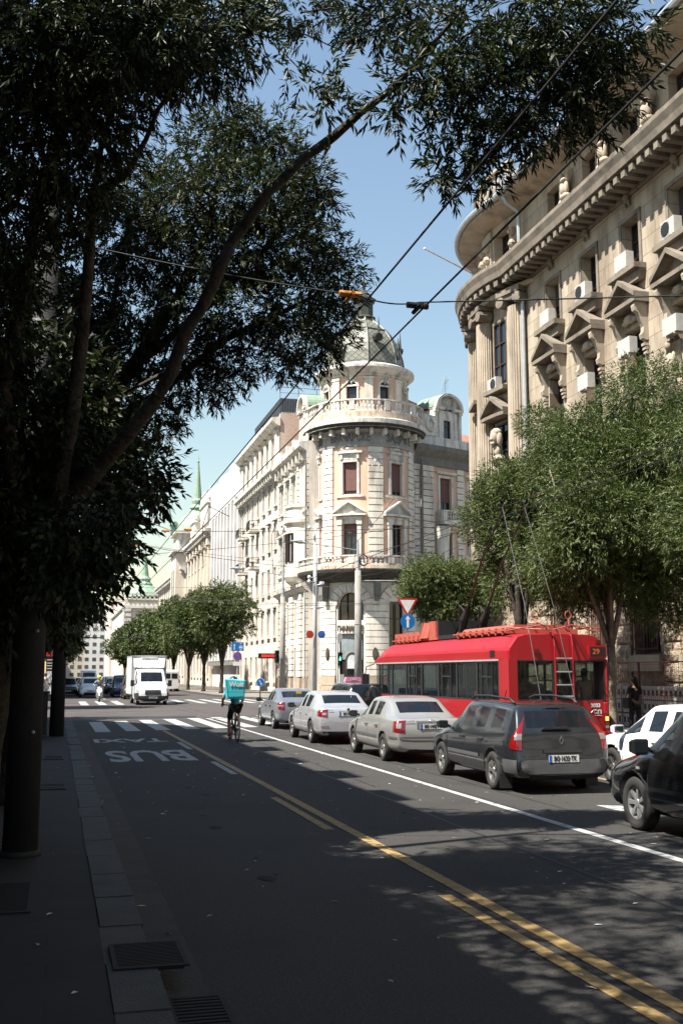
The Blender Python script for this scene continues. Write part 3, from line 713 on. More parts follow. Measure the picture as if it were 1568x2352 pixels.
for s in (1, 4, 7, 10): g.box(s-.4, s+.4, -.5, .2, 22.1, 23.3)
part('parapet', g, TRIM, B1)
g = MB(Fl); g.sweep([-.1, L_], [(0, 8.9), (.2, 9.0), (.55, 9.35), (.6, 9.6), (0, 9.7)]); g.sweep([-.1, L_], [(0, 10.9), (.18, 10.95), (.2, 11.2), (0, 11.25)]); g.sweep([-.1, L_], [(0, 15.9), (.22, 15.95), (.25, 16.2), (0, 16.25)]); part('string_courses', g, TRIM, B1)
g = MB(); g.box(LX, LX+3.2, 89.2, 89.5, .15, 22.5); part('return_wall', g, CREAM, B1)
# round bay window of the wing
bc = (LX+.6, 92.6); g = MB(); g.lathe((*bc, 0), [(1.0, 9.3), (1.8, 9.9), (2.0, 10.3), (2.05, 10.6), (1.8, 10.7), (1.8, 14.9), (2.05, 15.1), (2.1, 15.4), (1.8, 15.5), (1.8, 16.4), (1.95, 16.5), (1.9, 16.7), (0, 16.7)], 28, a0=PI*.5, a1=PI*1.5); part('round_bay', g, CREAM, B1, smooth=False)
g = MB()
for k, a in enumerate((1.15, 1.0, .85)):
    aa = PI*a; F = circF(*bc, 1.8, aa); g2 = MB(F)
    window(B1, F, -.34, .34, 11.6, 14.2, -.06, bars=(0, 1))
# dormer with an arched copper roof
def dormer(F, c, z, w, h, d=0., dep=2.5, cop=COPPER):
    g = MB(F); wall(g, c-w/2, c+w/2, z, z+h, [(c-.45, c+.45, z+.7, z+2.5)], .25)
    for s in (-1, 1):
        x = c+s*(w/2); g.add([(x, 0, z), (x, -dep, z), (x, -dep, z+h), (x, 0, z+h)], [(0, 1, 2, 3) if s < 0 else (3, 2, 1, 0)])
        g.box(x-s*.1-.16, x-s*.1+.16, 0, .16, z, z+h-.2); g.box(x-s*.62-.14, x-s*.62+.14, 0, .14, z+.3, z+h-.2)
        g.box(x-s*.1-.22, x-s*.1+.22, 0, .28, z+h-.25, z+h)
    g.box(c-w/2-.12, c-.6, 0, .4, z+h, z+h+.22); g.box(c+.6, c+w/2+.12, 0, .4, z+h, z+h+.22)
    part('dormer_front', g, TRIM, B1)
    R = w/2+.1; g = MB(F); n = 14
    for i in range(n):
        a0, a1 = PI*i/n, PI*(i+1)/n
        q = lambda r, a: (c+r*math.cos(a), z+h+.2+r*.82*math.sin(a))
        g.prism([q(R-.28, a0), q(R, a0), q(R, a1), q(R-.28, a1)][::-1], -.1, .45)
        g.prism([(c, z+h+.2), q(R-.28, a0), q(R-.28, a1)][::-1], -.1, .02)
    part('dormer_arch', g, TRIM, B1)
    g = MB(F)
    for i in range(n):
        a0, a1 = PI*i/n, PI*(i+1)/n; g.prism([q(R-.1, a0), q(R+.05, a0), q(R+.05, a1), q(R-.1, a1)][::-1], -dep, .1)
    part('dormer_roof', g, cop, B1)
    window(B1, F, c-.45, c+.45, z+.7, z+2.5, .2, bars=(0, 1))
    cartouche(B1, F, c, z+h+.75, 1.3, 1.2, seed=int(abs(c)*3))
dormer(Fl, 11.0, 22.1, 2.9, 3.0)
# ---- wing along the side street (recedes to the right)
RA = math.radians(67.9); RT = (math.sin(RA), math.cos(RA)); RO = (TX+5.15, TY-.2)
def Fr(s, d, z): return (RO[0]+RT[0]*s+RT[1]*d, RO[1]+RT[1]*s-RT[0]*d, z)
rops = [(2.3, 3.7, 11.7, 14.6), (2.3, 3.7, 16.4, 19.6), (5.9, 7.2, 11.7, 14.6), (5.9, 7.2, 16.4, 19.6), (9.4, 10.7, 16.4, 19.6), (9.4, 10.7, 11.7, 14.6), (2.0, 4.0, .4, 6.5), (5.6, 7.6, .4, 6.5)]
g = MB(Fr); wall(g, -1.2, 34, .15, 9.6, [o for o in rops if o[2] < 9], .4); part('ground_floor_wall', g, CREAM, B1)
g = MB(Fr); wall(g, -1.2, 34, 9.6, 22.4, [o for o in rops if o[2] > 9], .3); part('wall', g, PINK, B1)
for i, o in enumerate(rops):
    window(B1, Fr, *o, .25, bars=(1, 1), shutter=.7 if i in (1, 3) else 0)
    if o[2] > 9: g = MB(Fr); surround(g, *o, .2, .12); g.box(o[0]-.5, o[1]+.5, 0, .35, o[3]+.35, o[3]+.55); part('window_surround', g, TRIM, B1)
g = MB(Fr)
for a, b in ((-.9, -.1), (.2, 1.5), (4.4, 5.2), (8.0, 8.8)): courses(g, a, b, .18, 9.7, 20.6, .56, .085)
part('rusticated_pilasters', g, CREAM, B1)
cartouche(B1, Fr, .85, 19.6, 1.0, 1.9, seed=51)
g = MB(Fr); g.sweep([-1.2, 34], [(0, 20.6), (.2, 20.6), (.25, 21.3), (.7, 21.6), (1.0, 21.9), (1.05, 22.3), (.7, 22.4), (0, 22.5)]); part('cornice', g, GREYT, B1)
g = MB(Fr); g.box(-1.2, 34, -.4, .35, 22.5, 23.3); g.box(.1, 1.7, -.4, .45, 23.3, 25.2); part('parapet', g, TRIM, B1)
g = MB(Fr)
for k in range(14):
    a = 2*PI*k/14; g.ball((.9+.48*math.cos(a), .5, 24.35+.55*math.sin(a)), (.2, .12, .2), 6)
part('wreath', g, TRIM, B1, smooth=True)
dormer(Fr, 3.4, 22.6, 3.2, 3.4)
g = MB(Fr); g.box(1.7, 5.3, 0, 1.25, 9.95, 10.3); g.box(1.9, 5.1, 0, 1.0, 15.2, 15.5); part('balcony_slab', g, TRIM, B1)
g = MB(Fr); g.box(1.9, 2.1, .2, 1.0, 15.5, 16.5); balus(g, 2.1, 5.1, 1.0, 15.5, 16.5, .3, 3); part('balustrade', g, TRIM, B1)
g = MB(Fr); g.lathe((2.2, .5, 0), [(.55, 11), (.6, 14), (.75, 15.0)], 12); part('round_bay', g, CREAM, B1)
# downpipes, roof, antenna
g = MB(Fr); g.tube([(-.15, .45, 21), (-.15, .3, 20), (-.15, .3, .5)], .08, 8); g.tube([(1.6, .2, 9), (1.6, .4, 3)], .06, 6); part('downpipe', g, GREYT, B1)
g = MB(Fl); g.tube([(12.6, .25, 20.5), (12.6, .25, .3)], .07, 6); part('downpipe', g, GREYT, B1)
g = MB()
def q3(s, d, z): return Fr(s, d, z)
top = 25.6
g.add([(LX+.6, 101.9, 22.5), (LX+.6, 92, 22.5), q3(0, -.5, 22.5), q3(34, -.5, 22.5), (60, 125, 22.5), (30, 112, 22.5), (LX+5, 101.5, top), (LX+7, 97, top), q3(6, -5, top), q3(34, -5, top)], [(0, 1, 7, 6), (1, 2, 8, 7), (2, 3, 9, 8), (6, 7, 8, 9, 4, 5), (0, 6, 5)])
part('roof', g, M('roof_tile', (.35, .17, .13), .9, var=.2, dirt=(.2, .1, .08)), B1)
g = MB(Fr); g.box(.5, 6.2, -3.2, -2.9, 22.5, 26.3); g.prism([(-.5, 26.3), (6.2, 26.3), (6.2, 26.35), (1.0, 27.4), (-.5, 27.6)], -3.2, -2.9); part('brick_gable', g, M_brick('pink_brick', (.55, .28, .25), (.62, .33, .29), (.5, .4, .36), 1, .26, .085, .012, .9, .4, 'x', (.6, .5, .42), .4, .5), B1)
g = MB(Fr); g.box(2.9-.9, 3.9-.9, -2.9, -2.8, 24.8, 25.8); part('attic_window', g, FRAMEW, B1)
g = MB(Fr); g.tube([(4.6, -1.5, 25), (4.6, -1.5, 30.2)], .03, 5)
for k in range(6): z = 28.6+k*.25; g.tube([(4.6-.45+.05*k, -1.5, z-.3), (4.6+.45-.05*k, -1.5, z+.3)], .014, 4)
g.tube([(3.9, -1.5, 28.6), (5.3, -1.5, 29.9)], .02, 4)
thing('aerial', g, GALV, 'thin rake-like television aerial above the arched dormer right of the dome', 'aerial')
g = MB(); g.tube([(20.9, 92.8, 23), (20.9, 92.8, 29.2)], .035, 5); thing('aerial', g, GALV, 'bare mast aerial on the roof left of the dome', 'aerial')
# ================================================================ the stone office building on the right (facade X=20)
STONE = M_brick('ashlar', (.50, .42, .32), (.42, .35, .265), (.17, .135, .10), 1, 1.35, .62, .012, .85, .35, 'y', (.17, .12, .08), .95, .8)
STONEP = M('ashlar_plain', (.48, .40, .31), .85, var=.12, scale=1.5, dirt=(.15, .115, .085), dscale=1.1, damt=.75, streak=True, bump=.2)
STONED = M('soot_stone', (.24, .20, .155), .9, var=.2, scale=2, dirt=(.06, .05, .04), dscale=1.2, damt=.8, bump=.4)
ROCK = M('rock_faced', (.42, .33, .24), .95, var=.3, scale=5, bump=6, bscale=9, dirt=(.1, .07, .05), dscale=3, damt=.7)
BARSM = M('rusty_bars', (.12, .055, .04), .7, var=.3, scale=8)
ACW = M('ac_white', (.56, .54, .50), .5, var=.05, dirt=(.35, .31, .26), dscale=5, damt=.4)
B2 = root('stone_building', 'tan stone office building with dentilled cornice, pediments, reliefs and rounded corner beside the street trees', 'building', (20, 30, .15), world=True)
Y1 = 43.2                                     # where the flat front meets the rounded corner
def Fs(s, d, z): return (20-d, Y1-s, z)       # s grows towards the camera
LEN = 62
cs = [Y1-(40.15-3.22*i) for i in range(-0, 17)]   # window axes
cs = [c for c in cs if 1 < c < LEN-1]
f3 = [(c-.62, c+.62, 16.62, 18.66) for c in cs]
f2 = [(c-.65, c+.65, 11.4, 14.45) for c in cs]
f1 = [(c-.62, c+.62, 7.6, 10.2) for c in cs]
f0 = [(c-.82, c+.82, 2.6, 6.1) for c in cs]
fa = [(c-.55, c+.55, 20.9, 22.75) for c in [x+.25 for x in cs]]
g = MB(Fs); wall(g, 0, LEN, .15, 6.9, f0, .5); part('ground_floor_wall', g, ROCK, B2)
g = MB(Fs); wall(g, 0, LEN, 6.9, 20.3, f1+f2+f3, .55); part('wall', g, STONE, B2)
g = MB(Fs); wall(g, 0, LEN, 20.3, 23.6, fa, .45); part('attic_wall', g, STONE, B2)
rr = random.Random(11)
g = MB(Fs); e = [0]+[x for c in cs for x in (c-1.05, c+1.05)]+[LEN]
for a, b in zip(e[::2], e[1::2]):
    for i in range(9):
        z = .3+i*.68
        n = 1 if b-a < 1.5 else max(1, int((b-a)/1.4))
        for k in range(n):
            x0 = a+(b-a)*k/n+.02; x1 = a+(b-a)*(k+1)/n-.02
            # rock face: a small bumpy grid
            N = 5; vs = []; 
            for p in range(N+1):
                for q in range(4):
                    ed = p in (0, N) or q in (0, 3)
                    vs.append((x0+(x1-x0)*p/N, .07 if ed else .12+rr.uniform(-.035, .045), z+.60*q/3))
            fs = [(p*4+q, (p+1)*4+q, (p+1)*4+q+1, p*4+q+1) for p in range(N) for q in range(3)]
            g.add(vs, fs)
            g.box(x0, x1, 0, .06, z, z+.6)
part('rock_faced_blocks', g, ROCK, B2)
g = MB(Fs)
for c in cs: g.box(c-1.0, c+1.0, 0, .2, 2.0, 2.55); g.box(c-.95, c+.95, .01, .1, 6.1, 6.7)
g.box(0, LEN, 0, .25, 6.75, 7.1); g.sweep([0, LEN], [(0, 10.7), (.25, 10.75), (.3, 11.05), (0, 11.1)]); part('stone_sills', g, STONEP, B2)
vis = [i for i, c in enumerate(cs) if Y1-c > 8]
for i in vis:
    c = cs[i]
    r_ = rr.random()
    if Y1-c > 20: window(B2, Fs, *f0[i], .42, bars=(1, 2))
    if Y1-c > 22: window(B2, Fs, *f1[i], .45, bars=(1, 2))
    if Y1-c > 24:
        window(B2, Fs, *f2[i], .45, bars=(1, 3)); window(B2, Fs, *f3[i], .45, bars=(1, 2), shutter=.5 if i % 3 == 0 else 0, shm=M('dark_blind', (.06, .05, .045), .8)); window(B2, Fs, *fa[i], .38, bars=(1, 2))
    # iron grille over the ground floor window
    if Y1-c > 17:
        g = MB(Fs)
        for k in range(11): x = c-.8+1.6*k/10; g.tube([(x, .12, 2.62), (x, .12, 5.6)], .018 if k % 2 else .028, 4)
        for z in (2.75, 3.7, 4.7, 5.55): g.box(c-.84, c+.84, .09, .11, z, z+.05)
        part('window_grille', g, BARSM, B2)
    if Y1-c > 24:
        g = MB(Fs); surround(g, c-.62, c+.62, 16.62, 18.66, .16, .05, 0, 0); g.box(c-1.0, c+1.0, 0, .5, 16.4, 16.6); g.prism([(c-.9, 16.0), (c+.9, 16.0), (c+1, 16.4), (c-1, 16.4)], 0, .3); part('window_ledge', g, STONED, B2)
        # carved head over the third floor window
        g = MB(Fs); g.ball((c, .12, 19.5), (.17, .14, .24), 8); g.ball((c, .2, 19.45), (.08, .1, .12), 6); g.ball((c, .1, 19.68), (.2, .12, .14), 8)
        g.ball((c-.13, .1, 19.25), (.07, .08, .14), 6); g.ball((c+.13, .1, 19.25), (.07, .08, .14), 6); part('carved_head', g, STONED, B2, smooth=True)
        pediment(B2, Fs, c, 2.15, 15.1, .75, .6, STONED)
        g = MB(Fs)
        for s in (-1, 1):
            x = c+s*.85
            g.sweep([x-.11, x+.11], [(0, 15.1), (.5, 15.1), (.56, 14.95), (.52, 14.78), (.38, 14.7), (.3, 14.45), (.19, 14.2), (.2, 14.02), (.28, 13.92), (.24, 13.76), (.08, 13.7), (0, 13.74)], closed=True)
            g.lathe((x, .36, 14.9), [(0, -.13), (.12, -.12), (.12, .12), (0, .13)], 10, axis='x')
            for q in range(3): g.box(x-.1, x+.1, .02, .2-.04*q, 13.5-.14*q, 13.6-.14*q)
        g.ball((c, .2, 14.75), (.3, .18, .16), 8); g.ball((c-.35, .15, 14.7), (.2, .12, .1), 6); g.ball((c+.35, .15, 14.7), (.2, .12, .1), 6)
        part('consoles', g, STONEP, B2)
        g = MB(Fs); g.box(c-1.0, c+1.0, 0, .45, 11.1, 11.35); part('window_ledge', g, STONED, B2)
        # crouching figure relief between the attic windows
        x = c+1.86; g = MB(Fs); g.prism([(x-.5, 21.0), (x+.5, 21.0), (x+.52, 22.2), (x+.3, 22.75), (x-.3, 22.75), (x-.52, 22.2)], .0, .08)
        for (a, d, z, ra, rd, rz) in [(0, .28, 21.95, .24, .2, .36), (-.12, .34, 22.5, .13, .14, .17), (.16, .32, 21.5, .32, .22, .17), (.3, .34, 21.85, .1, .12, .3), (-.2, .3, 21.35, .2, .16, .2), (.12, .4, 22.25, .22, .1, .09), (-.3, .25, 21.8, .09, .1, .35), (.3, .3, 22.3, .12, .1, .2)]: g.ball((x+a, d, z), (ra, rd, rz), 10)
        part('figure_relief', g, STONEP, B2, smooth=True)
# tall carved figure low on the front
g = MB(Fs); x = Y1-31.1; g.prism([(x-.45, 11.4), (x+.45, 11.4), (x+.45, 13.1), (x-.45, 13.1)], 0, .1)
for (a, d, z, ra, rd, rz) in [(0, .25, 12.3, .22, .18, .42), (0, .3, 12.95, .12, .13, .17), (-.14, .25, 11.7, .12, .14, .4), (.12, .28, 11.7, .12, .14, .4), (-.28, .28, 12.4, .08, .1, .3), (.28, .28, 12.4, .08, .1, .3), (0, .2, 11.45, .3, .2, .12)]: g.ball((x+a, d, z), (ra, rd, rz), 10)
part('figure_relief', g, STONEP, B2, smooth=True)
# the rounded corner: giant fluted columns under the same cornice
RX, RY, RR = 27.5, 46.0, 7.9
CF = circF(RX, RY, RR, math.radians(199), -1)    # s=0 near the flat front, s grows away from the camera
def corn(g, F, s0, s1, seg):
    pr = [(0, 19.5), (.1, 19.5), (.1, 19.75), (1.05, 19.95), (1.1, 20.2), (1.2, 20.45), (1.2, 20.62), (.1, 20.75), (0, 20.75)]
    n = max(1, int((s1-s0)/seg)); g.sweep([s0+(s1-s0)*i/n for i in range(n+1)], pr)
g = MB(Fs); corn(g, Fs, -.2, LEN, 100)
k = int((LEN)/.55)
gd = MB(Fs)
for i in range(k): s = .2+i*.55; gd.box(s, s+.26, .1, .98, 19.6, 19.86)
n1 = part('cornice', g, STONED, B2); part('dentils', gd, STONED, B2)
g = MB(CF); corn(g, CF, -.9, 17, .35); part('cornice', g, STONED, B2)
g = MB(CF)
for i in range(32): s = -.6+i*.55; g.box(s, s+.26, .1, .98, 19.6, 19.86)
part('dentils', g, STONED, B2)
rc = [1.6+2.9*i for i in range(5)]
cops = [(c-.55, c+.55, z0, z1) for c in rc for z0, z1 in ((15.2, 18.3), (9.5, 13.4))]
g = MB(CF); wall(g, -1.5, 17, .15, 7.5, [], .3, 0, .5); part('ground_floor_wall', g, ROCK, B2)
g = MB(CF); wall(g, -1.5, 17, 7.5, 19.6, [], .3, 0, .5); part('recessed_wall', g, STONEP, B2)
for i, o in enumerate(cops):
    window(B2, CF, *o, -.07, bars=(1, 2))
    g = MB(CF); surround(g, *o, .12, .1, 0, .1, .4)
    if o[2] > 14: g.box(o[0]-.3, o[1]+.3, 0, .6, o[2]-.35, o[2]-.15)
    part('window_surround', g, STONED, B2)
for i in range(6):
    c = rc[0]-1.45+2.9*i; g = MB(CF)
    N = 60; vs = []
    for z, sc in ((7.6, 1.), (12, 1.), (18.6, .9)):
        for q in range(N):
            t = PI*q/(N-1); r_ = .62*sc*(1-.08*(1 if (q//2) % 2 else 0)); vs.append((c-r_*math.cos(t), .1+r_*.85*math.sin(t), z))
    g.add(vs, [(a*N+q, a*N+q+1, (a+1)*N+q+1, (a+1)*N+q) for a in range(2) for q in range(N-1)])
    part('fluted_column', g, STONEP, B2)
    g = MB(CF); g.box(c-.75, c+.75, 0, .85, 7.2, 7.6); g.box(c-.72, c+.72, 0, .8, 19.1, 19.35)
    for s in (-1, 1): g.lathe((c+s*.52, 0, 18.85), [(0, .78), (.26, .76), (.28, .1), (0, .05)], 12, axis='y')
    g.box(c-.6, c+.6, .05, .7, 18.85, 19.1); part('capital', g, STONED, B2)
g = MB(CF); g.box(-1.2, 17, .0, .55, 19.3, 19.52, 0, .4); part('architrave', g, STONEP, B2)
# caryatid head and little pediment between the columns
g = MB(CF); s = 1.6
for (a, d, z, ra, rd, rz) in [(0, .45, 12.75, .25, .26, .36), (0, .66, 12.62, .09, .12, .12), (0, .6, 12.42, .13, .12, .1), (0, .38, 12.95, .31, .28, .22), (-.25, .38, 12.6, .1, .16, .34), (.25, .38, 12.6, .1, .16, .34), (0, .35, 12.1, .16, .18, .3), (0, .3, 11.7, .4, .3, .22), (-.2, .3, 11.2, .16, .2, .5), (.2, .3, 11.2, .16, .2, .5), (0, .25, 10.6, .3, .28, .5)]: g.ball((s+a, d, z), (ra, rd, rz), 12)
part('carved_head', g, STONEP, B2, smooth=True); pediment(B2, CF, s, 1.9, 13.6, .7, .7, STONED, .4)
# attic of the rounded corner, gutter and roof
CF2 = circF(RX, RY, RR-.1, math.radians(199), -1)
g = MB(CF2); wall(g, -1.5, 17, 20.6, 23.5, [(c-.7, c+.7, 20.9, 22.9) for c in rc], .6, 0, .4); part('attic_wall', g, STONEP, B2)
for c in rc: window(B2, CF2, c-.7, c+.7, 20.9, 22.9, .5, bars=(1, 1))
g = MB(CF2)
for c in rc:
    for s in (-1, 1):
        for q in range(3): g.ball((c+s*1.15, .18, 21.2+.6*q), (.2, .22, .24), 8); g.ball((c+s*1.15, .32, 21.15+.6*q), (.1, .12, .12), 6)
        g.box(c+s*1.15-.3, c+s*1.15+.3, 0, .12, 20.7, 23.2)
part('garland_pilasters', g, STONEP, B2)
pr = [(0, 23.3), (.5, 23.4), (1.0, 23.55), (1.05, 23.75), (0, 23.8)]
g = MB(Fs); g.sweep([-.1, LEN], pr); g2 = MB(CF2); g2.sweep([-1.2+.35*i for i in range(52)], pr)
part('eaves', g, STONEP, B2); part('eaves', g2, STONEP, B2)
GUT = M('grey_gutter', (.50, .53, .55), .4, .3, var=.1, dirt=(.3, .3, .3))
g = MB(Fs); g.tube([(-.3, 1.15, 23.8), (LEN, 1.15, 23.8)], .14, 8); part('gutter', g, GUT, B2)
g = MB(CF2); g.tube([(-1.0+.35*i, 1.15, 23.8) for i in range(50)], .14, 8); part('gutter', g, GUT, B2)
g = MB(Fs)
for s in (.35,): g.tube([(s, 1.1, 23.7), (s, .9, 23.3), (s, .3, 22.9), (s, .3, 20.9)], .09, 8); g.tube([(s, .25, 19.4), (s, .2, 18.9), (s, .2, 8)], .09, 8)
part('downpipe', g, GUT, B2)
g = MB(CF2); balus(g, 0.5, 14, .2, 24.6, 26.0, .35, 3, w=.3); part('roof_balustrade', g, STONEP, B2)
g = MB(CF2); g.box(-1, 17, -.4, .25, 23.8, 24.6, 0, .4); part('parapet', g, STONEP, B2)
g = MB(); g.add([(20.3, Y1-LEN, 23.8), (20.3, Y1, 23.8), (24, Y1, 26.5), (24, Y1-LEN, 26.5), (40, Y1, 26.5), (40, Y1-LEN, 26.5)], [(0, 1, 2, 3), (3, 2, 4, 5)])
g.lathe((RX, RY, 0), [(7.6, 23.8), (5, 26.2), (0, 27)], 32); part('roof', g, M('zinc_roof', (.42, .42, .41), .5, .3, var=.1, dirt=(.2, .2, .2)), B2)
g = MB(); g.box(20.6, 45, Y1-LEN, Y1, .15, 7); g.box(20.7, 45, Y1-LEN, Y1, 7, 23.5); g.box(22, 34, Y1, 52, .15, 23); part('core', g, STONEP, B2)
# AC units hung on the ledges: things of their own
def ac(F, s, z, d, label, fan=True):
    p = F(s, d, z); q = F(s+1, d, z); a = math.atan2(q[1]-p[1], q[0]-p[0])
    r = root('air_conditioner', label, 'air conditioner', p, a, 'air conditioners on the stone building')
    g = MB(); g.box(-.42, .42, -.15, .17, .06, .66); g.box(-.3, -.24, -.15, .17, 0, .06); g.box(.24, .3, -.15, .17, 0, .06); part('casing', g, ACW, r)
    if not fan: return r
    g = MB(); g.lathe((-.12, -.155, .36), [(.0, -.02), (.24, -.02), (.25, 0)], 16, axis='y'); 
    for k in range(6): g.box(-.38, .14, -.178, -.172, .14+.08*k, .155+.08*k)
    part('fan_grille', g, BLACK, r)
    g = MB(); g.lathe((-.12, .175, .36), [(.0, .02), (.24, .02), (.25, 0)], 16, axis='y'); part('fan', g, BLACK, r)
    for k in range(7): pass
for (i, dz, ds, fl, lb) in [(0, 16.6, .1, 0, 'white air conditioner on the ledge of the top full-floor window nearest the downpipe'), (1, 16.6, .15, 0, 'white air conditioner with its fan showing, on the second top-floor ledge from the downpipe'), (2, 16.6, .1, 0, 'white air conditioner on the third top-floor ledge from the downpipe'), (3, 16.6, .05, 0, 'largest-looking air conditioner, on the top-floor ledge at the right edge'),
                         (1, 12.9, .1, 1, 'white air conditioner under the second pediment, just above the tree'), (2, 13.35, .1, 1, 'white air conditioner under the third pediment from the downpipe'), (3, 13.2, -.1, 1, 'white air conditioner beside the fourth pediment at the right edge')]:
    ac(Fs, cs[i]+ds-.15, dz, .30, lb, (i, dz) in ((1, 16.6), (3, 16.6)))
ac(CF, 1.7, 14.9, .35, 'small white air conditioner between the fluted columns of the rounded corner')
# ================================================================ terrace of buildings beyond, facades at X=20..21
def rowb(name, label, y0, y1, H, floors, mat, trim, X=20.6, corn=.8, bay=2.6, ww=1.1, side=None, depth=16, win=True, z0=.15, fr=None, sur=True, wh=.58, roofm=None):
    B = root(name, label, 'building', (X, y0, .15), world=True)
    F = lambda s, d, z: (X-d, y1-s, z)
    L = y1-y0; n = max(1, round(L/bay)); ops = []
    fh = (H-z0)/floors
    for f in range(floors):
        for i in range(n):
            c = L*(i+.5)/n; ops.append((c-ww/2, c+ww/2, z0+fh*f+fh*.22, z0+fh*f+fh*(.22+wh)))
    g = MB(F); wall(g, 0, L, z0, H, ops, .35); part('wall', g, mat, B)
    g = MB(); g.box(X+.4, X+depth, y0+.1, y1-.1, .15, H-.05); g.box(X, X+depth, y0, y0+.1, .15, H+.3); g.box(X, X+depth, y1-.1, y1, .15, H+.1); part('side_wall', g, side or mat, B)
    if win:
        for o in ops: window(B, F, *o, .28, bars=(1, 1), fw=.08)
    if sur:
        g = MB(F)
        for k, o in enumerate(ops):
            surround(g, *o, .14, .1)
            if (k//n) % 2 == 1: g.box(o[0]-.3, o[1]+.3, 0, .35, o[3]+.3, o[3]+.45)
        part('window_surrounds', g, trim, B)
    if corn:
        g = MB(F); g.sweep([-.2, L+.2], [(0, H-.9), (.2, H-.8), (.3, H-.4), (corn, H-.1), (corn, H+.25), (0, H+.35)])
        for q in range(int(L/1.1)): s = .4+q*1.1; g.box(s, s+.3, .1, corn*.8, H-.75, H-.2)
        part('cornice', g, trim, B)
    return B, F
STUC = M('beige_stucco', (.80, .69, .57), .88, var=.08, scale=1, dirt=(.38, .32, .26), dscale=.6, damt=.5, streak=True)
PALE = M('pale_panel', (.82, .79, .75), .8, var=.08, scale=.8, dirt=(.45, .43, .4), dscale=.5, damt=.4, streak=True)
# B: tall house with columns under the roof and the brick gable
BB, F = rowb('terraced_building', 'beige house with attic columns and black iron balconies, left of the domed corner', 102, 124.6, 21.9, 5, STUC, TRIM, corn=.95, bay=3.2)
L = 22.6
g = MB(F); wall(g, 0, L, 21.9, 26.6, [(1.2+2.9*i, 3.2+2.9*i, 22.6, 25.8) for i in range(7)], 1.2); part('attic_wall', g, STUC, BB)
g = MB(F); 
for i in range(8):
    for dx in (-.22, .3): 
        c = .75+2.9*i+dx; g.tube([(c, .05, 22.4), (c, .05, 25.9)], [.19, .16], 8); g.box(c-.24, c+.24, -.15, .3, 25.9, 26.15)
part('attic_columns', g, TRIM, BB)
g = MB(F); g.box(0, L, -1.2, -1.1, 22, 26.6); part('attic_glazing', g, GLASS, BB)
g = MB(F); g.sweep([-.3, L+.2], [(0, 26.3), (.4, 26.4), (.85, 26.8), (.9, 27.1), (0, 27.2)]); g.box(0, L*.6, -.6, .1, 27.2, 28.2); part('cornice', g, TRIM, BB)
g = MB(); g.box(20.6, 38, 101.95, 102.3, 21, 27.6); g.prism([(21.4, 27.6), (38, 27.6), (38, 29.2), (30, 29.2)], 102, 102.3); part('brick_gable', g, BRICKW, BB)
for s, z in ((19.0, 17.2), (19.0, 13.2)):
    for yy in ((112.5), (119.5)):
        g = MB(); g.box(19.5, 20.6, yy, yy+2.0, z-.25, z); 
        bal = part('balcony', g, TRIM, BB); bal['_w'] = BB['_w']
        g = MB()
        for k in range(9): g.tube([(19.5, yy+2.0*k/8, z), (19.42, yy+2.0*k/8, z+.35), (19.5, yy+2.0*k/8, z+1.0)], .02, 4)
        for k in range(5): g.tube([(19.5+1.1*k/5, yy, z), (19.5+1.1*k/5, yy, z+1.0)], .02, 4)
        for zz in (z+.05, z+.5, z+1.0): g.tube([(20.6, yy, zz), (19.5, yy, zz), (19.5, yy+2, zz)], .03, 4)
        part('railing', g, IRON, bal)
# grey roof-top box of a further block
g = MB(); g.box(0, 5, 0, 15, 0, 3.2)
for i in range(50): g.box(-.04, 0, .1+i*.3, .22+i*.3, .05, 3.15)
for i in range(17): g.box(.1+i*.285, .22+i*.285, -.04, 0, .05, 3.15)
r = root('rooftop_plant_room', 'dark grey ribbed rooftop cabin behind the brick gable', 'rooftop cabin', (21.9, 108.5, 27.7)); part('cladding', g, M('grey_cladding', (.07, .075, .085), .5, var=.1), r)
g = MB()
for x in (0, 2, 4): g.tube([(x, 0, 3.2), (x, 0, 4.4)], .03, 4)
g.tube([(0, 0, 4.4), (5, 0, 4.4)], .03, 4); g.tube([(0, 0, 3.8), (5, 0, 3.8)], .02, 4); part('guard_rail', g, IRON, r)
g = MB(); g.box(21, 37, 103, 124, 27, 28.0); part('roof', g, M('flat_roof', (.3, .3, .3), .9), BB)
# C: modern block of pale fins
BC = root('terraced_building', 'pale modern block of tall vertical stone fins with a stepped top, mid-terrace', 'building', (20.4, 124.7, .15), world=True)
g = MB(); g.box(21, 36, 124.7, 149.6, .15, 27); part('body', g, PALE, BC)
g = MB(); g.box(20.9, 21.05, 124.7, 149.6, 4, 23); part('glazing', g, GLASS, BC)
g = MB()
for i in range(9): y = 124.8+i*2.8; g.box(20.2, 21, y, y+.75, 3.5, 23.2+(i%2)*.3)
for i in range(9): y = 124.7+i*2.8; g.box(20.35, 21, y, y+2.7, 23.2, 27.4+.25*(i % 3))
for i in range(9):
    for f in range(5): y = 125.6+i*2.8; g.box(20.8, 20.95, y, y+2.0, 6+f*3.5, 6.5+f*3.5)
part('fins', g, PALE, BC)
g = MB(); g.box(20.3, 21, 124.7, 149.6, 2.9, 3.5); part('canopy', g, GREYT, BC)
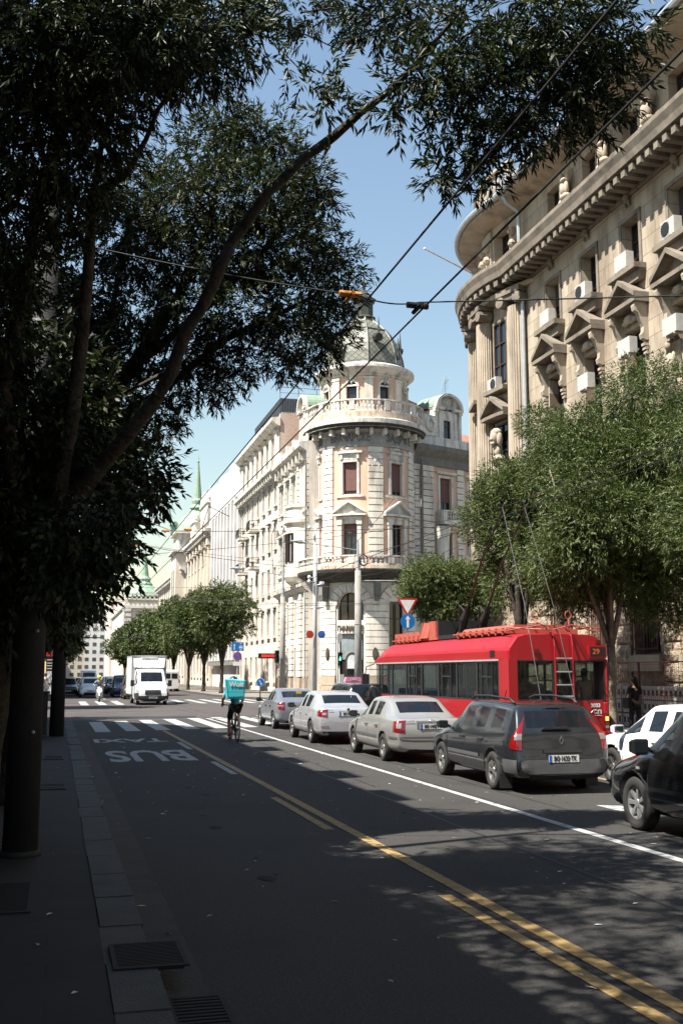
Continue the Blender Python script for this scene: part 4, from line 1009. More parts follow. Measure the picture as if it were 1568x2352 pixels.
# D: richly carved classical front with a temple-like top
BD, F = rowb('terraced_building', 'ornate classical front with pilasters and stepped urn-topped gable, far along the terrace', 149.8, 176, 22.0, 4, STUC, TRIM, corn=1.2, bay=3.8, ww=1.4)
g = MB(F); g.box(0, 26, -.6, .1, 22.3, 23.6)
for c, w, h in ((20, 7.5, 4.6), (6, 5, 3.2)):
    g.box(c-w/2, c+w/2, -1, .4, 23.6, 23.6+h*.6); g.prism([(c-w/2-.4, 23.6+h*.6), (c+w/2+.4, 23.6+h*.6), (c+w/2*.4, 23.6+h), (c-w/2*.4, 23.6+h)], -1, .6)
    for s in (-1, 1): g.tube([(c+s*w*.5, 0, 23.6+h*.6), (c+s*w*.5, 0, 23.6+h*.75), (c+s*w*.5, 0, 23.6+h*.95), (c+s*w*.5, 0, 23.6+h*1.1)], [.25, .5, .45, .1], 8)
part('attic', g, TRIM, BD)
g = MB(F)
for c in (1, 5, 9, 13, 17, 21, 25): g.box(c-.4, c+.4, 0, .45, 6, 20.6); g.box(c-.6, c+.6, 0, .65, 20, 20.9)
part('pilasters', g, STUC, BD)
# E: old palace with green domes and spires
BE, F = rowb('palace', 'old palace wing with a green corner dome under a tall green spire', 181, 232, 19.5, 3, STUC, TRIM, corn=1.0, bay=4.2, ww=1.6, wh=.6)
g = MB()
g.box(18.9, 27, 182, 190, 12, 22.6); 
part('tower', g, STUC, BE)
g = MB()
for z, e in ((22.3, .6), (25.6, .3), (12, .5)): g.box(18.9-e, 27+e, 182-e, 190+e, z, z+.45)
g.box(19.3, 26.6, 182.4, 189.6, 22.75, 25.6)
for i in range(12): g.box(19.2, 19.3, 182.6+i*.6, 182.9+i*.6, 24, 25.3); g.box(19.5+i*.6, 19.8+i*.6, 182.3, 182.4, 24, 25.3)
part('entablature', g, TRIM, BE)
g = MB(); cx, cy = 22.9, 186; g.lathe((cx, cy, 0), [(4.1, 25.6), (4.05, 26.3), (3.7, 27.4), (3.0, 28.5), (2.1, 29.4), (1.2, 30.0), (1.1, 30.4), (1.4, 30.6), (1.0, 31.2), (1.1, 31.9), (.75, 32.3), (.65, 33.2), (.15, 38.8), (.28, 39.0), (.08, 39.3), (0, 40.4)], 12)
part('dome', g, COPPER, BE)
g = MB()
for a in (PI, PI*1.5): x, y = cx+3.9*math.cos(a), cy+3.9*math.sin(a); g.box(x-.7, x+.7, y-.7, y+.7, 25.9, 27.4); g.prism([(x-.9, 27.4), (x+.9, 27.4), (x, 28.1)], y-.9, y+.9)
part('dome_dormers', g, M('copper_dark', (.16, .27, .22), .6, var=.2), BE)
for s, yy in (('w', 184.5), ('w', 187.5)):
    g = MB(); g.box(18.85, 18.9, yy-.9, yy+.9, 14, 19.5); part('window', g, GLASS2, BE)
# far church-like block with the second green spire
BF = root('domed_building', 'far pale building with a green dome and slim green spire topped by a gilded bird', 'building', (14.4, 250, .15), world=True)
g = MB(); g.box(14.4, 40, 248, 300, .15, 18.6); part('wall', g, STUC, BF)
g = MB()
for z in (6, 12.5, 16.6): g.box(14.0, 14.4, 247.6, 300, z, z+.6); g.box(14.4, 40, 247.6, 248, z, z+.6)
for i in range(16): g.box(14.1, 14.25, 249+i*1.0, 249.4+i, 18.6, 19.6); g.box(14.9+i*1.0, 15.3+i*1.0, 247.7, 247.9, 18.6, 19.6)
g.box(14.0, 14.4, 248, 266, 19.6, 20); g.box(14.4, 36, 247.6, 248, 19.6, 20)
for i in range(9): z = 7+i*1.1; g.box(14.1, 14.4, 247.7, 249.2, z, z+.7); g.box(14.4, 15.9, 247.6, 248, z, z+.7)
part('mouldings', g, TRIM, BF)
for i in range(4):
    g = MB(); g.box(17.2+i*4, 18.8+i*4, 247.86, 247.95, 8, 11.8); part('window', g, GLASS2, BF)
g = MB(); g.prism([(19, 14.6), (25, 14.6), (22, 16.2)], 247.3, 247.9); part('pediment', g, TRIM, BF)
g = MB(); g.lathe((19.4, 256, 0), [(4.6, 19.6), (4.2, 20.6), (3.0, 21.7), (1.9, 22.4), (1.9, 22.8), (1.3, 23.3), (1.5, 24.0), (.95, 24.7), (.75, 26.3), (.2, 30.6), (0, 31)], 12); part('dome', g, COPPER, BF)
g = MB(); g.ball((19.4, 256, 31.2), (.35, .35, .5), 8); g.tube([(19.4, 256, 31.3), (18.3, 256, 32.1)], [.25, .05], 6); g.tube([(19.4, 256, 31.3), (20.6, 256, 32.1)], [.25, .05], 6); part('gilded_bird', g, M('gilt', (.7, .45, .25), .4, .5), BF)
g = MB(); g.box(13.8, 20, 300, 330, .15, 22)
thing('apartment_building', g, M('blank_render', (.70, .62, .55), .9, dirt=(.5, .42, .36), dscale=.3), 'blank pale slab seen low between the far spire building and the trees', 'building')
# apartment towers closing the street
def tower(x0, x1, y, H, dep, label, nx, nz, mat):
    r = root('apartment_tower', label, 'tower block', ((x0+x1)/2, y, 0), world=True)
    g = MB(); g.box(x0, x1, y, y+dep, 0, H); g.box(x0-.5, x1+.5, y-.5, y+dep, H, H+.8); part('wall', g, mat, r)
    for i in range(nx):
        for k in range(nz):
            w = (x1-x0)/nx; x = x0+w*(i+.25); z = H*(k+.3)/nz
            g = MB(); g.box(x, x+w*.5, y-.06, y+.02, z, z+H/nz*.45); part('window', g, GLASS2, r)
    g = MB(); 
    for k in range(nz): z = H*(k+.3)/nz; g.box(x1-.02, x1+.05, y+1, y+dep*.45, z, z+H/nz*.45); g.box(x1-.02, x1+.05, y+dep*.55, y+dep-1, z, z+H/nz*.45)
    part('side_windows', g, GLASS2, r)
tower(9.5, 20.5, 420, 25.5, 14, 'white high apartment block with a grid of windows closing the street', 4, 9, PALE)
tower(-1.5, 9.3, 400, 16.5, 14, 'lower cream apartment block left of the white high block', 4, 6, M('cream_block', (.72, .62, .5), .9, dirt=(.5, .42, .34), dscale=.2))
tower(20.8, 27, 440, 24, 14, 'blue-grey side block right behind the white high block', 4, 9, M('bluegrey', (.38, .42, .46), .8))
# ================================================================ left side: the tall near building that shades the road
def box_building(name, label, poly, H, mat, zw=None, faces=(0,), nfl=5):
    r = root(name, label, 'building', (poly[0][0], poly[0][1], .1), world=True); n = len(poly)
    g = MB(); g.add([(x, y, .1) for x, y in poly]+[(x, y, H) for x, y in poly], [tuple(range(n, 2*n))]+[(i, (i+1) % n, (i+1) % n+n, i+n) for i in range(n)]); part('wall', g, mat, r)
    for fi in faces:
        (a, b), (c, d) = poly[fi], poly[(fi+1) % n]; l = math.hypot(c-a, d-b); F = (lambda a, b, tx, ty: lambda s, d, z: (a+tx*s-ty*d, b+ty*s+tx*d, z))(a, b, (c-a)/l, (d-b)/l)
        m = max(1, int(l/3.4))
        for i in range(m):
            for f in range(nfl):
                s = l*(i+.5)/m; z = .1+H*(f+.25)/nfl
                g = MB(F); g.box(s-.6, s+.6, .01, .04, z, z+H/nfl*.5); w = part('window', g, GLASS, r)
        g = MB(F); g.sweep([0, l], [(0, H-.8), (.3, H-.7), (.7, H-.1), (.7, H+.1), (0, H+.2)])
        for f in range(1, nfl): z = .1+H*f/nfl; g.box(0, l, 0, .12, z-.1, z+.1)
        part('cornice', g, mat, r)
    return r
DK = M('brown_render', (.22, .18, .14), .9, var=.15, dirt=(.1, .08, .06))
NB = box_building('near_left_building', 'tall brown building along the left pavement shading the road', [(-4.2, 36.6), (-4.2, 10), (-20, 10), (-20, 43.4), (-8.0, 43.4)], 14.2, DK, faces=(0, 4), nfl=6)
g = MB()
for i in range(7):
    y = 35.4-i*3.6
    g.box(-5.2, -3.9, y-1.0, y+.5, 14.4, 15.5+.4*(i % 2)); g.box(-5.0, -4.1, y-2.4, y-1.7, 14.4, 15.0)
part('dormers', g, DK, NB)
# farther left row beyond the crossing
LB = box_building('corner_block', 'pale grey block with a curved top glimpsed through leaves at the left edge', [(-5, 150), (-5, 84), (-30, 84), (-30, 150)], 22, PALE, faces=(0, 1), nfl=6)
g = MB(); g.lathe((-8.2, 91, 0), [(3.3, 22), (3.3, 26), (3.8, 26.2), (3.7, 26.8), (2.8, 28.4), (1.2, 29.4), (0, 29.6)], 24); part('rounded_top', g, PALE, LB)
LB2 = box_building('left_row_building', 'row of grey houses behind the far left trees', [(-5, 400), (-5, 152), (-30, 152), (-30, 400)], 18, PALE, faces=(0,), nfl=5)
box_building('near_left_building', 'lower brown building along the near left pavement, outside the view', [(-4.2, 9.9), (-4.2, -60), (-20, -60), (-20, 9.9)], 10.5, DK, faces=(0,), nfl=3)
box_building('sky_blocking_building', 'unseen dark building added behind the viewpoint to block low sky light', [(-4, -60), (22, -60), (22, -75), (-4, -75)], 22, DK, faces=(), nfl=3)  # out of view, added to keep low sky light off the shaded foreground
# ================================================================ trees
def leaf_mesh(name, P, D, L, Wd_, mats, parent, rng, wts=(.35, .3, .15, .2), flat=.35):
    """P base points, D directions, one bent blade (two triangles) per leaf"""
    n = len(P); up = rng.normal(size=(n, 3)); up[:, 2] += flat*3
    s = np.cross(D, up); s /= (np.linalg.norm(s, axis=1, keepdims=True)+1e-9)
    nn = np.cross(s, D)
    L = (L*rng.uniform(.7, 1.25, n))[:, None]; w = (Wd_*rng.uniform(.75, 1.2, n))[:, None]
    V = np.empty((n, 4, 3)); V[:, 0] = P; V[:, 1] = P+D*L*.42+s*w/2+nn*L*.06; V[:, 2] = P+D*L; V[:, 3] = P+D*L*.42-s*w/2+nn*L*.06
    V = V.reshape(-1, 3)
    if parent is not None and parent.get('_w'): V = V-np.array(parent['_w'])[None, :]
    me = bpy.data.meshes.new(name); me.vertices.add(4*n); me.loops.add(6*n); me.polygons.add(2*n)
    me.vertices.foreach_set('co', V.astype(np.float32).ravel())
    b = np.arange(n)[:, None]*4; idx = np.concatenate([b, b+1, b+2, b, b+2, b+3], axis=1).ravel()
    me.loops.foreach_set('vertex_index', idx.astype(np.int32))
    me.polygons.foreach_set('loop_start', (np.arange(2*n)*3).astype(np.int32))
    try: me.polygons.foreach_set('loop_total', np.full(2*n, 3, np.int32))
    except Exception: pass
    for m in mats: me.materials.append(m)
    mi = np.repeat(rng.choice(len(mats), n, p=wts), 2).astype(np.int32); me.polygons.foreach_set('material_index', mi)
    me.update(calc_edges=True); me.validate()
    o = bpy.data.objects.new(name, me); COL.objects.link(o); o.parent = parent
    return o
def crown(parent, clumps, dens, leafL, leafW, mats, seed=1, twig=.34, per=13, name='crown', droop=.25, wts=(.35, .3, .15, .2), squash=.8, zb=0, rs=1.):
    """dens = twigs per m2 of clump surface; each twig carries a spray of leaflets"""
    rng = np.random.default_rng(seed); Ps = []; Ds = []
    for c in clumps:
        r = c[3]*rs; n = max(3, int(dens*4*PI*r*r*rng.uniform(.75, 1.25)))
        d = rng.normal(size=(n, 3)); d /= np.linalg.norm(d, axis=1, keepdims=True)
        rr = r*rng.uniform(.15, 1., (n, 1))**.5
        o = np.array(c[:3])+d*rr*np.array([1, 1, squash]); 
        t = d*1.0+rng.normal(size=(n, 3))*.55; t[:, 2] -= droop; t /= np.linalg.norm(t, axis=1, keepdims=True)
        for k in range(per):
            f = (k+.5)/per
            ax = rng.normal(size=(n, 3)); ax -= t*np.sum(ax*t, axis=1, keepdims=True); ax /= np.linalg.norm(ax, axis=1, keepdims=True)
            sp = .35+.5*(1-f)
            dd = t*(1-sp*.5)+ax*sp; dd[:, 2] -= droop*.6; dd /= np.linalg.norm(dd, axis=1, keepdims=True)
            Ps.append(o+t*twig*f); Ds.append(dd)
    P = np.concatenate(Ps); D = np.concatenate(Ds)
    return leaf_mesh(name, P, D, leafL, leafW, mats, parent, rng, wts)
def limbs(parent, paths, mat, name='trunk', n=10, seed=0, knobs=True):
    g = MB(); rr = random.Random(seed)
    for p in paths:
        q = []; R = []
        for i in range(len(p)-1):
            m = 3
            for k in range(m):
                t = k/m; a, b = p[i], p[i+1]; r = a[3]+(b[3]-a[3])*t; j = r*.12
                q.append(tuple(a[c]+(b[c]-a[c])*t+(rr.uniform(-j, j) if (i or k) else 0) for c in range(3))); R.append(r*rr.uniform(.92, 1.1))
        q.append(p[-1][:3]); R.append(p[-1][3]); g.tube(q, R, n)
    return part(name, g, mat, parent, smooth=True)
def blob_clumps(c, r, n, seed, cr=(.28, .5), flat=1.0, hollow=.35):
    """clumps spread through an egg-shaped crown, leaving gaps between them"""
    rr = random.Random(seed); out = []
    while len(out) < n:
        d = Vector((rr.gauss(0, 1), rr.gauss(0, 1), rr.gauss(0, 1))).normalized(); k = rr.uniform(hollow, 1.12)
        R = Vector((r[0], r[1], r[2]*(1 if d.z > 0 else .85)))
        p = Vector(c)+Vector((d.x*R.x, d.y*R.y, d.z*R.z))*k*.74; s = rr.uniform(*cr)*min(r)
        out.append((p.x, p.y, p.z, s))
    return out
def tree(name, label, base, h, r, zc, seed, ntw, leafL, leafW, mats, group, bark=None, trunk_r=.14, fork=2.6, n=34, wts=(.35, .3, .15, .2), per=11, twig=.34, lean=(0, 0), cr=(.28, .5), stake=False):
    t = root(name, label, 'tree', base, group=group, world=True); rr = random.Random(seed)
    bx, by, bz = base; cx, cy = bx+lean[0], by+lean[1]
    top = (cx, cy, zc+r[2]*.5)
    paths = [[(bx, by, bz, trunk_r*1.35), (bx+.02, by, bz+.3, trunk_r), (bx+.04, by+.03, bz+fork*.6, trunk_r*.92), (bx+.05, by+.02, bz+fork, trunk_r*.95)]]
    for k in range(6):
        a = 2*PI*k/6+rr.uniform(-.3, .3); e = rr.uniform(.45, .8)
        p0 = (bx+.05, by+.02, bz+fork-.1, trunk_r*.6)
        p1 = (bx+.35*r[0]*math.cos(a)*e, by+.35*r[1]*math.sin(a)*e, bz+fork+(zc-bz-fork)*.6, trunk_r*.42)
        p2 = (cx+r[0]*math.cos(a)*e, cy+r[1]*math.sin(a)*e, zc+r[2]*rr.uniform(-.1, .4), trunk_r*.15)
        paths.append([p0, p1, p2])
    paths.append([(bx+.05, by+.02, bz+fork-.1, trunk_r*.7), (bx+.1, by, zc-.3, trunk_r*.5), top+(trunk_r*.15,)])
    limbs(t, paths, bark or BARK, n=8, seed=seed)
    crown(t, blob_clumps((cx, cy, zc), r, n, seed, cr), ntw, leafL, leafW, mats, seed, twig=twig, per=per, wts=wts)
    return t
T1C = [(-0.56,8.72,7.33,1.1),(-0.15,9.07,7.7,1.0),(0.32,8.48,7.33,0.9),(0.79,8.83,7.7,0.9),(1.07,8.29,7.29,0.75),(-0.44,8.77,6.82,1.1),(0.02,9.12,7.13,0.95),(0.47,8.98,7.28,0.75),(0.74,8.22,6.99,0.55),(1.1,8.83,7.8,0.7),(1.18,8.26,7.33,0.5),(-0.55,9.35,6.59,1.0),(-0.13,8.76,6.35,0.85),(0.18,8.85,6.56,0.5),(-0.5,9.42,6.06,0.9),(-0.12,9.32,6.09,0.6),(-0.55,9.52,5.56,0.7),(-0.84,9.65,5.17,0.8),(-0.94,9.56,5.94,1),(-0.93,8.92,6.64,1),(-0.52,10.09,5.18,0.5),(1.01,8.34,7.11,0.35),(0.47,7.97,7.03,0.7),(0.11,8.07,7.03,0.8),(-0.29,8.19,6.89,0.9),(2.07,9.41,8.48,0.5),(2.6,8.81,8.09,0.5),(2.88,8.73,8.17,0.55),(2.98,8.53,7.93,0.4),(2.2,9.42,8.23,0.22),(2.69,8.81,7.93,0.3),(1.7,7.71,6.65,0.16),(1.8,7.69,6.55,0.18),(1.93,7.65,6.58,0.18),(2.03,7.61,6.68,0.12),(1.97,7.67,6.41,0.16),(1.6,7.73,6.67,0.12),(1.88,7.71,6.31,0.14),(2.91,7.78,7.44,0.3),(3.08,7.83,6.89,0.45),(3.24,7.74,7.18,0.6),(3.52,7.64,7.33,0.7),(3.88,7.55,7.33,0.75),(4.27,7.44,7.33,0.7),(3.27,7.83,6.56,0.45),(3.54,7.72,6.82,0.65),(3.86,7.63,6.86,0.7),(4.14,7.55,6.86,0.55),(4.32,7.51,6.82,0.35),(3.56,7.77,6.42,0.4),(3.8,7.7,6.49,0.45),(2.94,7.9,6.64,0.3),(2.7,7.97,6.6,0.25),(2.76,7.92,6.86,0.3),(2.9,7.86,6.96,0.3),(3.07,7.95,6.13,0.3),(2.97,7.98,6.09,0.22),(3.28,7.89,6.17,0.3),(3.38,7.83,6.35,0.35),(4.12,7.6,6.56,0.35),(2.55,7.99,6.71,0.22),(3.06,7.92,6.35,0.28),(3.95,7.56,7.15,0.6),(4.26,7.55,6.64,0.2),(2.63,7.94,6.89,0.22),(3.15,7.95,5.98,0.12)]
T2C = [(1.75,12.14,8.65,0.479),(1.56,12.24,8.33,0.609),(1.97,12.13,8.33,0.609),(2.27,12.03,8.44,0.479),(2.5,12.03,8.07,0.522),(1.16,12.39,8.07,0.522),(0.8,12.51,7.86,0.522),(0.66,12.62,7.44,0.609),(1.13,12.05,7.36,0.783),(1.63,11.89,7.51,0.783),(2.12,11.76,7.51,0.783),(2.61,12.06,7.7,0.609),(2.81,11.98,7.86,0.392),(2.92,12.0,7.59,0.348),(0.46,13.05,7.9,0.348),(0.42,12.73,7.12,0.696),(0.9,12.19,6.85,0.783),(1.4,12.06,6.85,0.783),(1.91,11.93,6.85,0.783),(2.39,11.78,6.95,0.783),(2.89,12.08,7.12,0.566),(0.29,12.86,6.49,0.696),(0.83,12.3,6.24,0.783),(1.37,12.16,6.24,0.783),(1.97,12.0,6.24,0.783),(2.47,11.86,6.34,0.739),(2.96,12.13,6.65,0.566),(3.26,12.02,6.81,0.304),(3.15,12.03,6.97,0.304),(2.27,12.44,5.86,0.479),(2.58,11.9,5.83,0.609),(3.08,12.17,6.18,0.479),(2.58,12.39,5.64,0.261),(2.94,12.27,5.81,0.435),(2.49,12.43,5.54,0.131),(0.21,12.98,5.86,0.696),(0.72,12.85,5.81,0.609),(1.24,12.71,5.86,0.696),(1.76,12.57,5.86,0.522),(0.43,13.01,5.33,0.696),(0.95,12.87,5.33,0.609),(1.46,12.72,5.44,0.522),(1.92,12.59,5.49,0.348),(1.72,12.67,5.33,0.304),(2.07,12.52,5.64,0.261),(0.5,13.07,4.81,0.609),(0.91,12.95,4.91,0.522),(1.22,12.84,5.07,0.304),(0.25,13.14,4.81,0.696),(3.14,12.19,5.97,0.261),(3.23,12.09,6.44,0.244),(3.32,12.02,6.73,0.157),(3.45,11.98,6.81,0.07)]
T3C = [(-0.41,11.17,4.8,0.9),(-0.56,11.31,4.13,0.9),(-0.22,11.21,4.22,0.9),(0.08,12.08,4.82,0.7),(-0.45,11.38,3.47,0.9),(-0.06,11.27,3.55,0.9),(0.29,12.13,4.14,0.7),(0.57,12.03,4.33,0.55),(0.81,11.99,4.14,0.4),(0.96,11.97,4.04,0.22),(0.66,12.07,3.9,0.4),(-0.9,11.43,3.91,1),(-0.87,11.56,3.02,1),(-0.37,12.5,2.88,0.8),(0.01,12.38,3.02,0.6),(0.27,12.22,3.61,0.55),(-0.85,10.78,4.67,1),(-0.28,12.06,5.54,0.7),(-0.66,12.18,5.45,0.6),(-0.49,12.04,6.03,0.7),(-0.12,12.95,6.26,0.6),(0.02,13.03,5.53,0.6)]
T3BC = [(0.3,9.13,3.26,0.22),(0.43,9.09,3.3,0.12),(0.21,9.19,3.04,0.25),(0.35,9.15,3.01,0.16),(0.11,9.25,2.82,0.25),(0.25,9.22,2.75,0.15),(0.39,9.17,2.86,0.1),(0.52,9.14,2.82,0.07),(0.31,9.22,2.68,0.09),(0.03,9.22,3.11,0.25),(-0.03,9.3,2.71,0.2),(0.19,9.26,2.61,0.08),(0.44,9.12,3.04,0.09),(0.57,9.13,2.79,0.05)]
T1B = [[(-0.91,13.45,-0.27,0.3),(-0.81,13.09,1.17,0.26),(-0.63,12.65,2.39,0.24),(-0.43,12.07,3.08,0.23),(-0.1,11.19,3.45,0.18)],[(-0.1,10.88,3.41,0.17),(0.22,10.64,3.78,0.14),(0.56,10.27,4.2,0.115),(0.79,10.06,4.47,0.105),(0.95,9.87,4.77,0.1),(1.06,9.68,5.12,0.098),(1.2,9.51,5.35,0.095),(1.31,9.33,5.59,0.09),(1.4,9.27,5.83,0.088),(1.53,9.1,6.02,0.08),(1.69,8.93,6.22,0.075),(1.93,8.72,6.44,0.07),(2.19,8.52,6.62,0.062),(2.38,8.34,6.76,0.052),(2.6,8.16,6.91,0.045),(2.78,7.98,7.09,0.035),(2.92,7.81,7.25,0.03),(3.09,7.73,7.47,0.025)],[(2.78,7.98,7.09,0.03),(2.8,7.85,7.22,0.018),(2.92,7.8,7.36,0.012)],[(2.48,8.26,6.82,0.03),(2.71,8.11,7.06,0.02),(3.1,7.79,7.07,0.015),(3.6,7.64,7.22,0.01)],[(-0.1,10.88,3.41,0.16),(0.0,10.55,4.01,0.13),(0.09,10.2,4.8,0.11),(0.14,9.85,5.59,0.09),(0.16,9.53,6.26,0.08),(0.44,9.23,6.37,0.05),(0.59,9.05,6.63,0.035),(0.68,8.88,6.85,0.032),(0.91,8.78,7.13,0.03),(1.25,8.75,7.44,0.028),(1.52,8.94,7.77,0.025),(1.85,9.01,8.09,0.018)],[(-0.43,12.07,3.08,0.16),(-0.48,10.61,3.78,0.13),(-0.59,10.4,4.67,0.11),(-0.42,10.0,5.55,0.09),(-0.32,9.56,6.22,0.07),(-0.04,9.17,6.9,0.05),(0.05,8.87,7.36,0.035),(0.14,8.69,7.67,0.03)],[(0.16,9.53,6.26,0.05),(0.23,9.23,6.76,0.035),(0.43,8.89,7.23,0.03),(0.59,8.68,7.66,0.02)],[(-0.42,10.0,5.55,0.06),(-0.75,10.0,6.15,0.05),(-0.94,9.92,6.96,0.04)],[(1.52,8.94,7.77,0.02),(1.76,8.96,7.87,0.014),(2.02,9.0,7.85,0.012),(2.38,8.93,7.69,0.007)],[(1.97,8.98,8.05,0.014),(2.25,8.9,8.09,0.012),(2.61,8.82,8.05,0.01)],[(1.55,8.93,7.77,0.012),(1.67,8.85,7.4,0.009),(1.6,8.9,7.2,0.006)],[(1.7,8.63,7.44,0.012),(1.77,7.88,6.76,0.009),(1.97,7.66,6.44,0.006)],[(0.95,9.87,4.77,0.04),(0.74,10.65,4.83,0.03),(0.34,11.49,4.79,0.02)]]
T2B = [[(-0.58,15.85,0.1,0.2292),(-0.58,15.85,0.48,0.191),(-0.41,15.08,2.2,0.165),(-0.18,14.3,3.87,0.139),(0.26,13.57,4.91,0.113),(0.73,12.88,5.59,0.087),(1.22,12.63,6.38,0.061),(1.59,12.39,7.33,0.044),(1.76,12.19,8.33,0.026)],[(0.26,13.57,4.91,0.07),(1.1,12.82,5.33,0.052),(1.85,12.53,5.97,0.044),(2.66,12.25,6.38,0.03),(3.17,12.08,6.65,0.017)],[(0.73,12.88,5.59,0.052),(1.63,12.52,6.38,0.044),(2.32,12.22,7.12,0.03),(2.71,12.01,7.81,0.017)],[(-0.18,14.3,3.87,0.07),(0.34,13.21,5.38,0.044),(0.5,12.82,6.38,0.035),(0.66,12.62,7.44,0.026)]]
T3B = [[(-0.77,13.54,0.25,0.18),(-0.69,13.01,2.16,0.15),(-0.53,12.47,3.36,0.13),(-0.32,12.06,4.29,0.1),(-0.22,12.08,5.3,0.07)],[(-0.53,12.47,3.36,0.07),(-0.12,12.28,3.85,0.05),(0.34,12.12,4.09,0.03),(0.86,11.98,4.14,0.012)],[(-0.28,11.31,3.69,0.03),(0.06,10.21,3.41,0.02),(0.31,9.33,3.29,0.012),(0.53,9.13,2.82,0.005)],[(-0.68,12.66,2.39,0.05),(-0.17,11.38,3.02,0.03),(0.15,9.74,2.91,0.02),(0.36,9.2,2.71,0.006)]]
t1 = root('street_tree', 'big dark tree at the near left whose long lit limb reaches over the road', 'tree', (T1B[0][0][0], T1B[0][0][1], .15), group='street trees on the left pavement', world=True)
limbs(t1, [[(x, y, z, r*(1 if i == 0 else .62)) for x, y, z, r in p] for i, p in enumerate(T1B)], BARK, seed=3, n=12)
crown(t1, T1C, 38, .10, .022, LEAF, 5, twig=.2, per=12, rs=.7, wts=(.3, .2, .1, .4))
rq = random.Random(12); hi = []
while len(hi) < 16:
    x, y, z, r_ = rq.uniform(-5.0, 2.0), rq.uniform(5.5, 11), rq.uniform(9.0, 12.2), rq.uniform(.5, .85)
    if (z-r_-.3-1.93) > .64*(.255*x+.967*y): hi.append((x, y, z, r_))
crown(t1, hi, 14, .17, .045, LEAF, 15, twig=.3, per=9, rs=1, name='crown')
limbs(t1, [[(.6, 9.9, 9.9, .05), (1.4, 10, 11, .02)], [(-2.2, 9.8, 8.9, .09), (-.8, 10.2, 10.4, .05), (0, 10.4, 11.2, .03)], [(-.8, 10.2, 10.4, .04), (2.0, 9.0, 11.2, .02)]], BARK, name='branch')
t2 = root('street_tree', 'second left tree with a tall sunlit feathery crown behind the bare limb', 'tree', (T2B[0][0][0], T2B[0][0][1], .15), group='street trees on the left pavement', world=True)
limbs(t2, T2B, BARK, seed=4, n=10)
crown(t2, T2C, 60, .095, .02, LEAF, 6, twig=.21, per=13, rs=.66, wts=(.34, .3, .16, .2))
t3 = root('street_tree', 'dark left tree with broad hanging leaves behind the big concrete pole', 'tree', (T3B[0][0][0], T3B[0][0][1], .15), group='street trees on the left pavement', world=True)
limbs(t3, T3B, BARK, seed=7, n=10)
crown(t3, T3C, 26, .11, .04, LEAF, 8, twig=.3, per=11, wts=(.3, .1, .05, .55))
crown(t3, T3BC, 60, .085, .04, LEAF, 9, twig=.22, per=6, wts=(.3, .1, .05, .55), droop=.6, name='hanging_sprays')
# trees of the same row standing beside and behind the viewpoint: they shade the foreground
tree('street_tree', 'tree of the left pavement right beside the viewpoint, only its shade in view', (-2.2, 1.2, .15), 9, (5.6, 5.6, 2.0), 7.6, 31, 8, .2, .06, LEAF, 'street trees on the left pavement', n=88, per=7, cr=(.4, .6))
tree('street_tree', 'tree of the left pavement just beyond the viewpoint, only its shade in view', (-2.6, 6.5, .15), 9, (2.6, 3.0, 1.6), 9.0, 33, 9, .2, .055, LEAF, 'street trees on the left pavement', n=12, per=7, cr=(.35, .5))
GR = 'street trees on the right pavement'
tree('street_tree', 'right street tree with patchy pale trunk just right of the red trolleybus', (14.5, 26.4, .15), 10, (3.3, 3.3, 4.5), 6.4, 41, 30, .13, .03, LEAFG, GR, BARK2, .12, 2.5, n=58, wts=(.35, .3, .12, .23), lean=(.7, 0), cr=(.24, .42))
tree('street_tree', 'right street tree with dark trunk seen above the trolleybus roof', (14.6, 32.4, .15), 10, (2.2, 2.7, 4.6), 7.2, 42, 32, .14, .033, LEAFG, GR, BARK, .2, 2.8, n=46, lean=(.8, 0), cr=(.28, .5))
tree('street_tree', 'small feathery tree left of the trolley poles, in front of the side street', (17.3, 46.5, .15), 7, (2.5, 2.3, 2.3), 5.5, 43, 26, .15, .033, LEAFG, GR, BARK, .1, 2.0, n=30, wts=(.35, .34, .2, .11))
tree('street_tree', 'right street tree at the right edge of the view behind the white car', (15.1, 20.6, .15), 9, (2.4, 2.6, 2.9), 5.9, 44, 24, .12, .028, LEAFG, GR, BARK, .12, 2.2, n=34)
GF = 'row of trees in front of the far terrace'
FT = [(14.4, 97, 11.6, 2.9, 'tallest bright tree of the far row, standing before the shop fronts'), (14.1, 107, 11.0, 3.2, 'second tree of the far row, counting away from the blue signs'), (13.9, 118, 11.0, 3.4, 'third tree of the far row, counting away from the blue signs'), (13.4, 129, 10.8, 3.4, 'fourth tree of the far row, behind the box van'), (13.2, 141, 10.8, 3.4, 'fifth tree of the far row, behind the box van'), (13.0, 153, 11.0, 3.6, 'sixth tree of the far row, above the box van roof'), (12.6, 167, 11.0, 3.6, 'seventh tree of the far row, left of the box van roof'), (12.3, 181, 10.5, 3.6, 'eighth tree of the far row, left of the box van'), (12.0, 200, 10.0, 3.5, 'last tree of the far row before the white apartment block')]
for i, (x, y, h, r, lb) in enumerate(FT):
    tree('street_tree', lb, (x, y, .15), h, (r, r, (h-3.0)/2), (h+3.4)/2-.2, 160+i, 6.5 if i < 3 else 4.2, .28 if i < 3 else .4, .09 if i < 3 else .14, LEAFG, GF, BARK, .17, 2.4, n=38, per=9, twig=.5, cr=(.2, .42), wts=(.3, .32, .2, .18) if i in (0, 2) else (.38, .22, .08, .32))
GL = 'far trees along the left pavement'
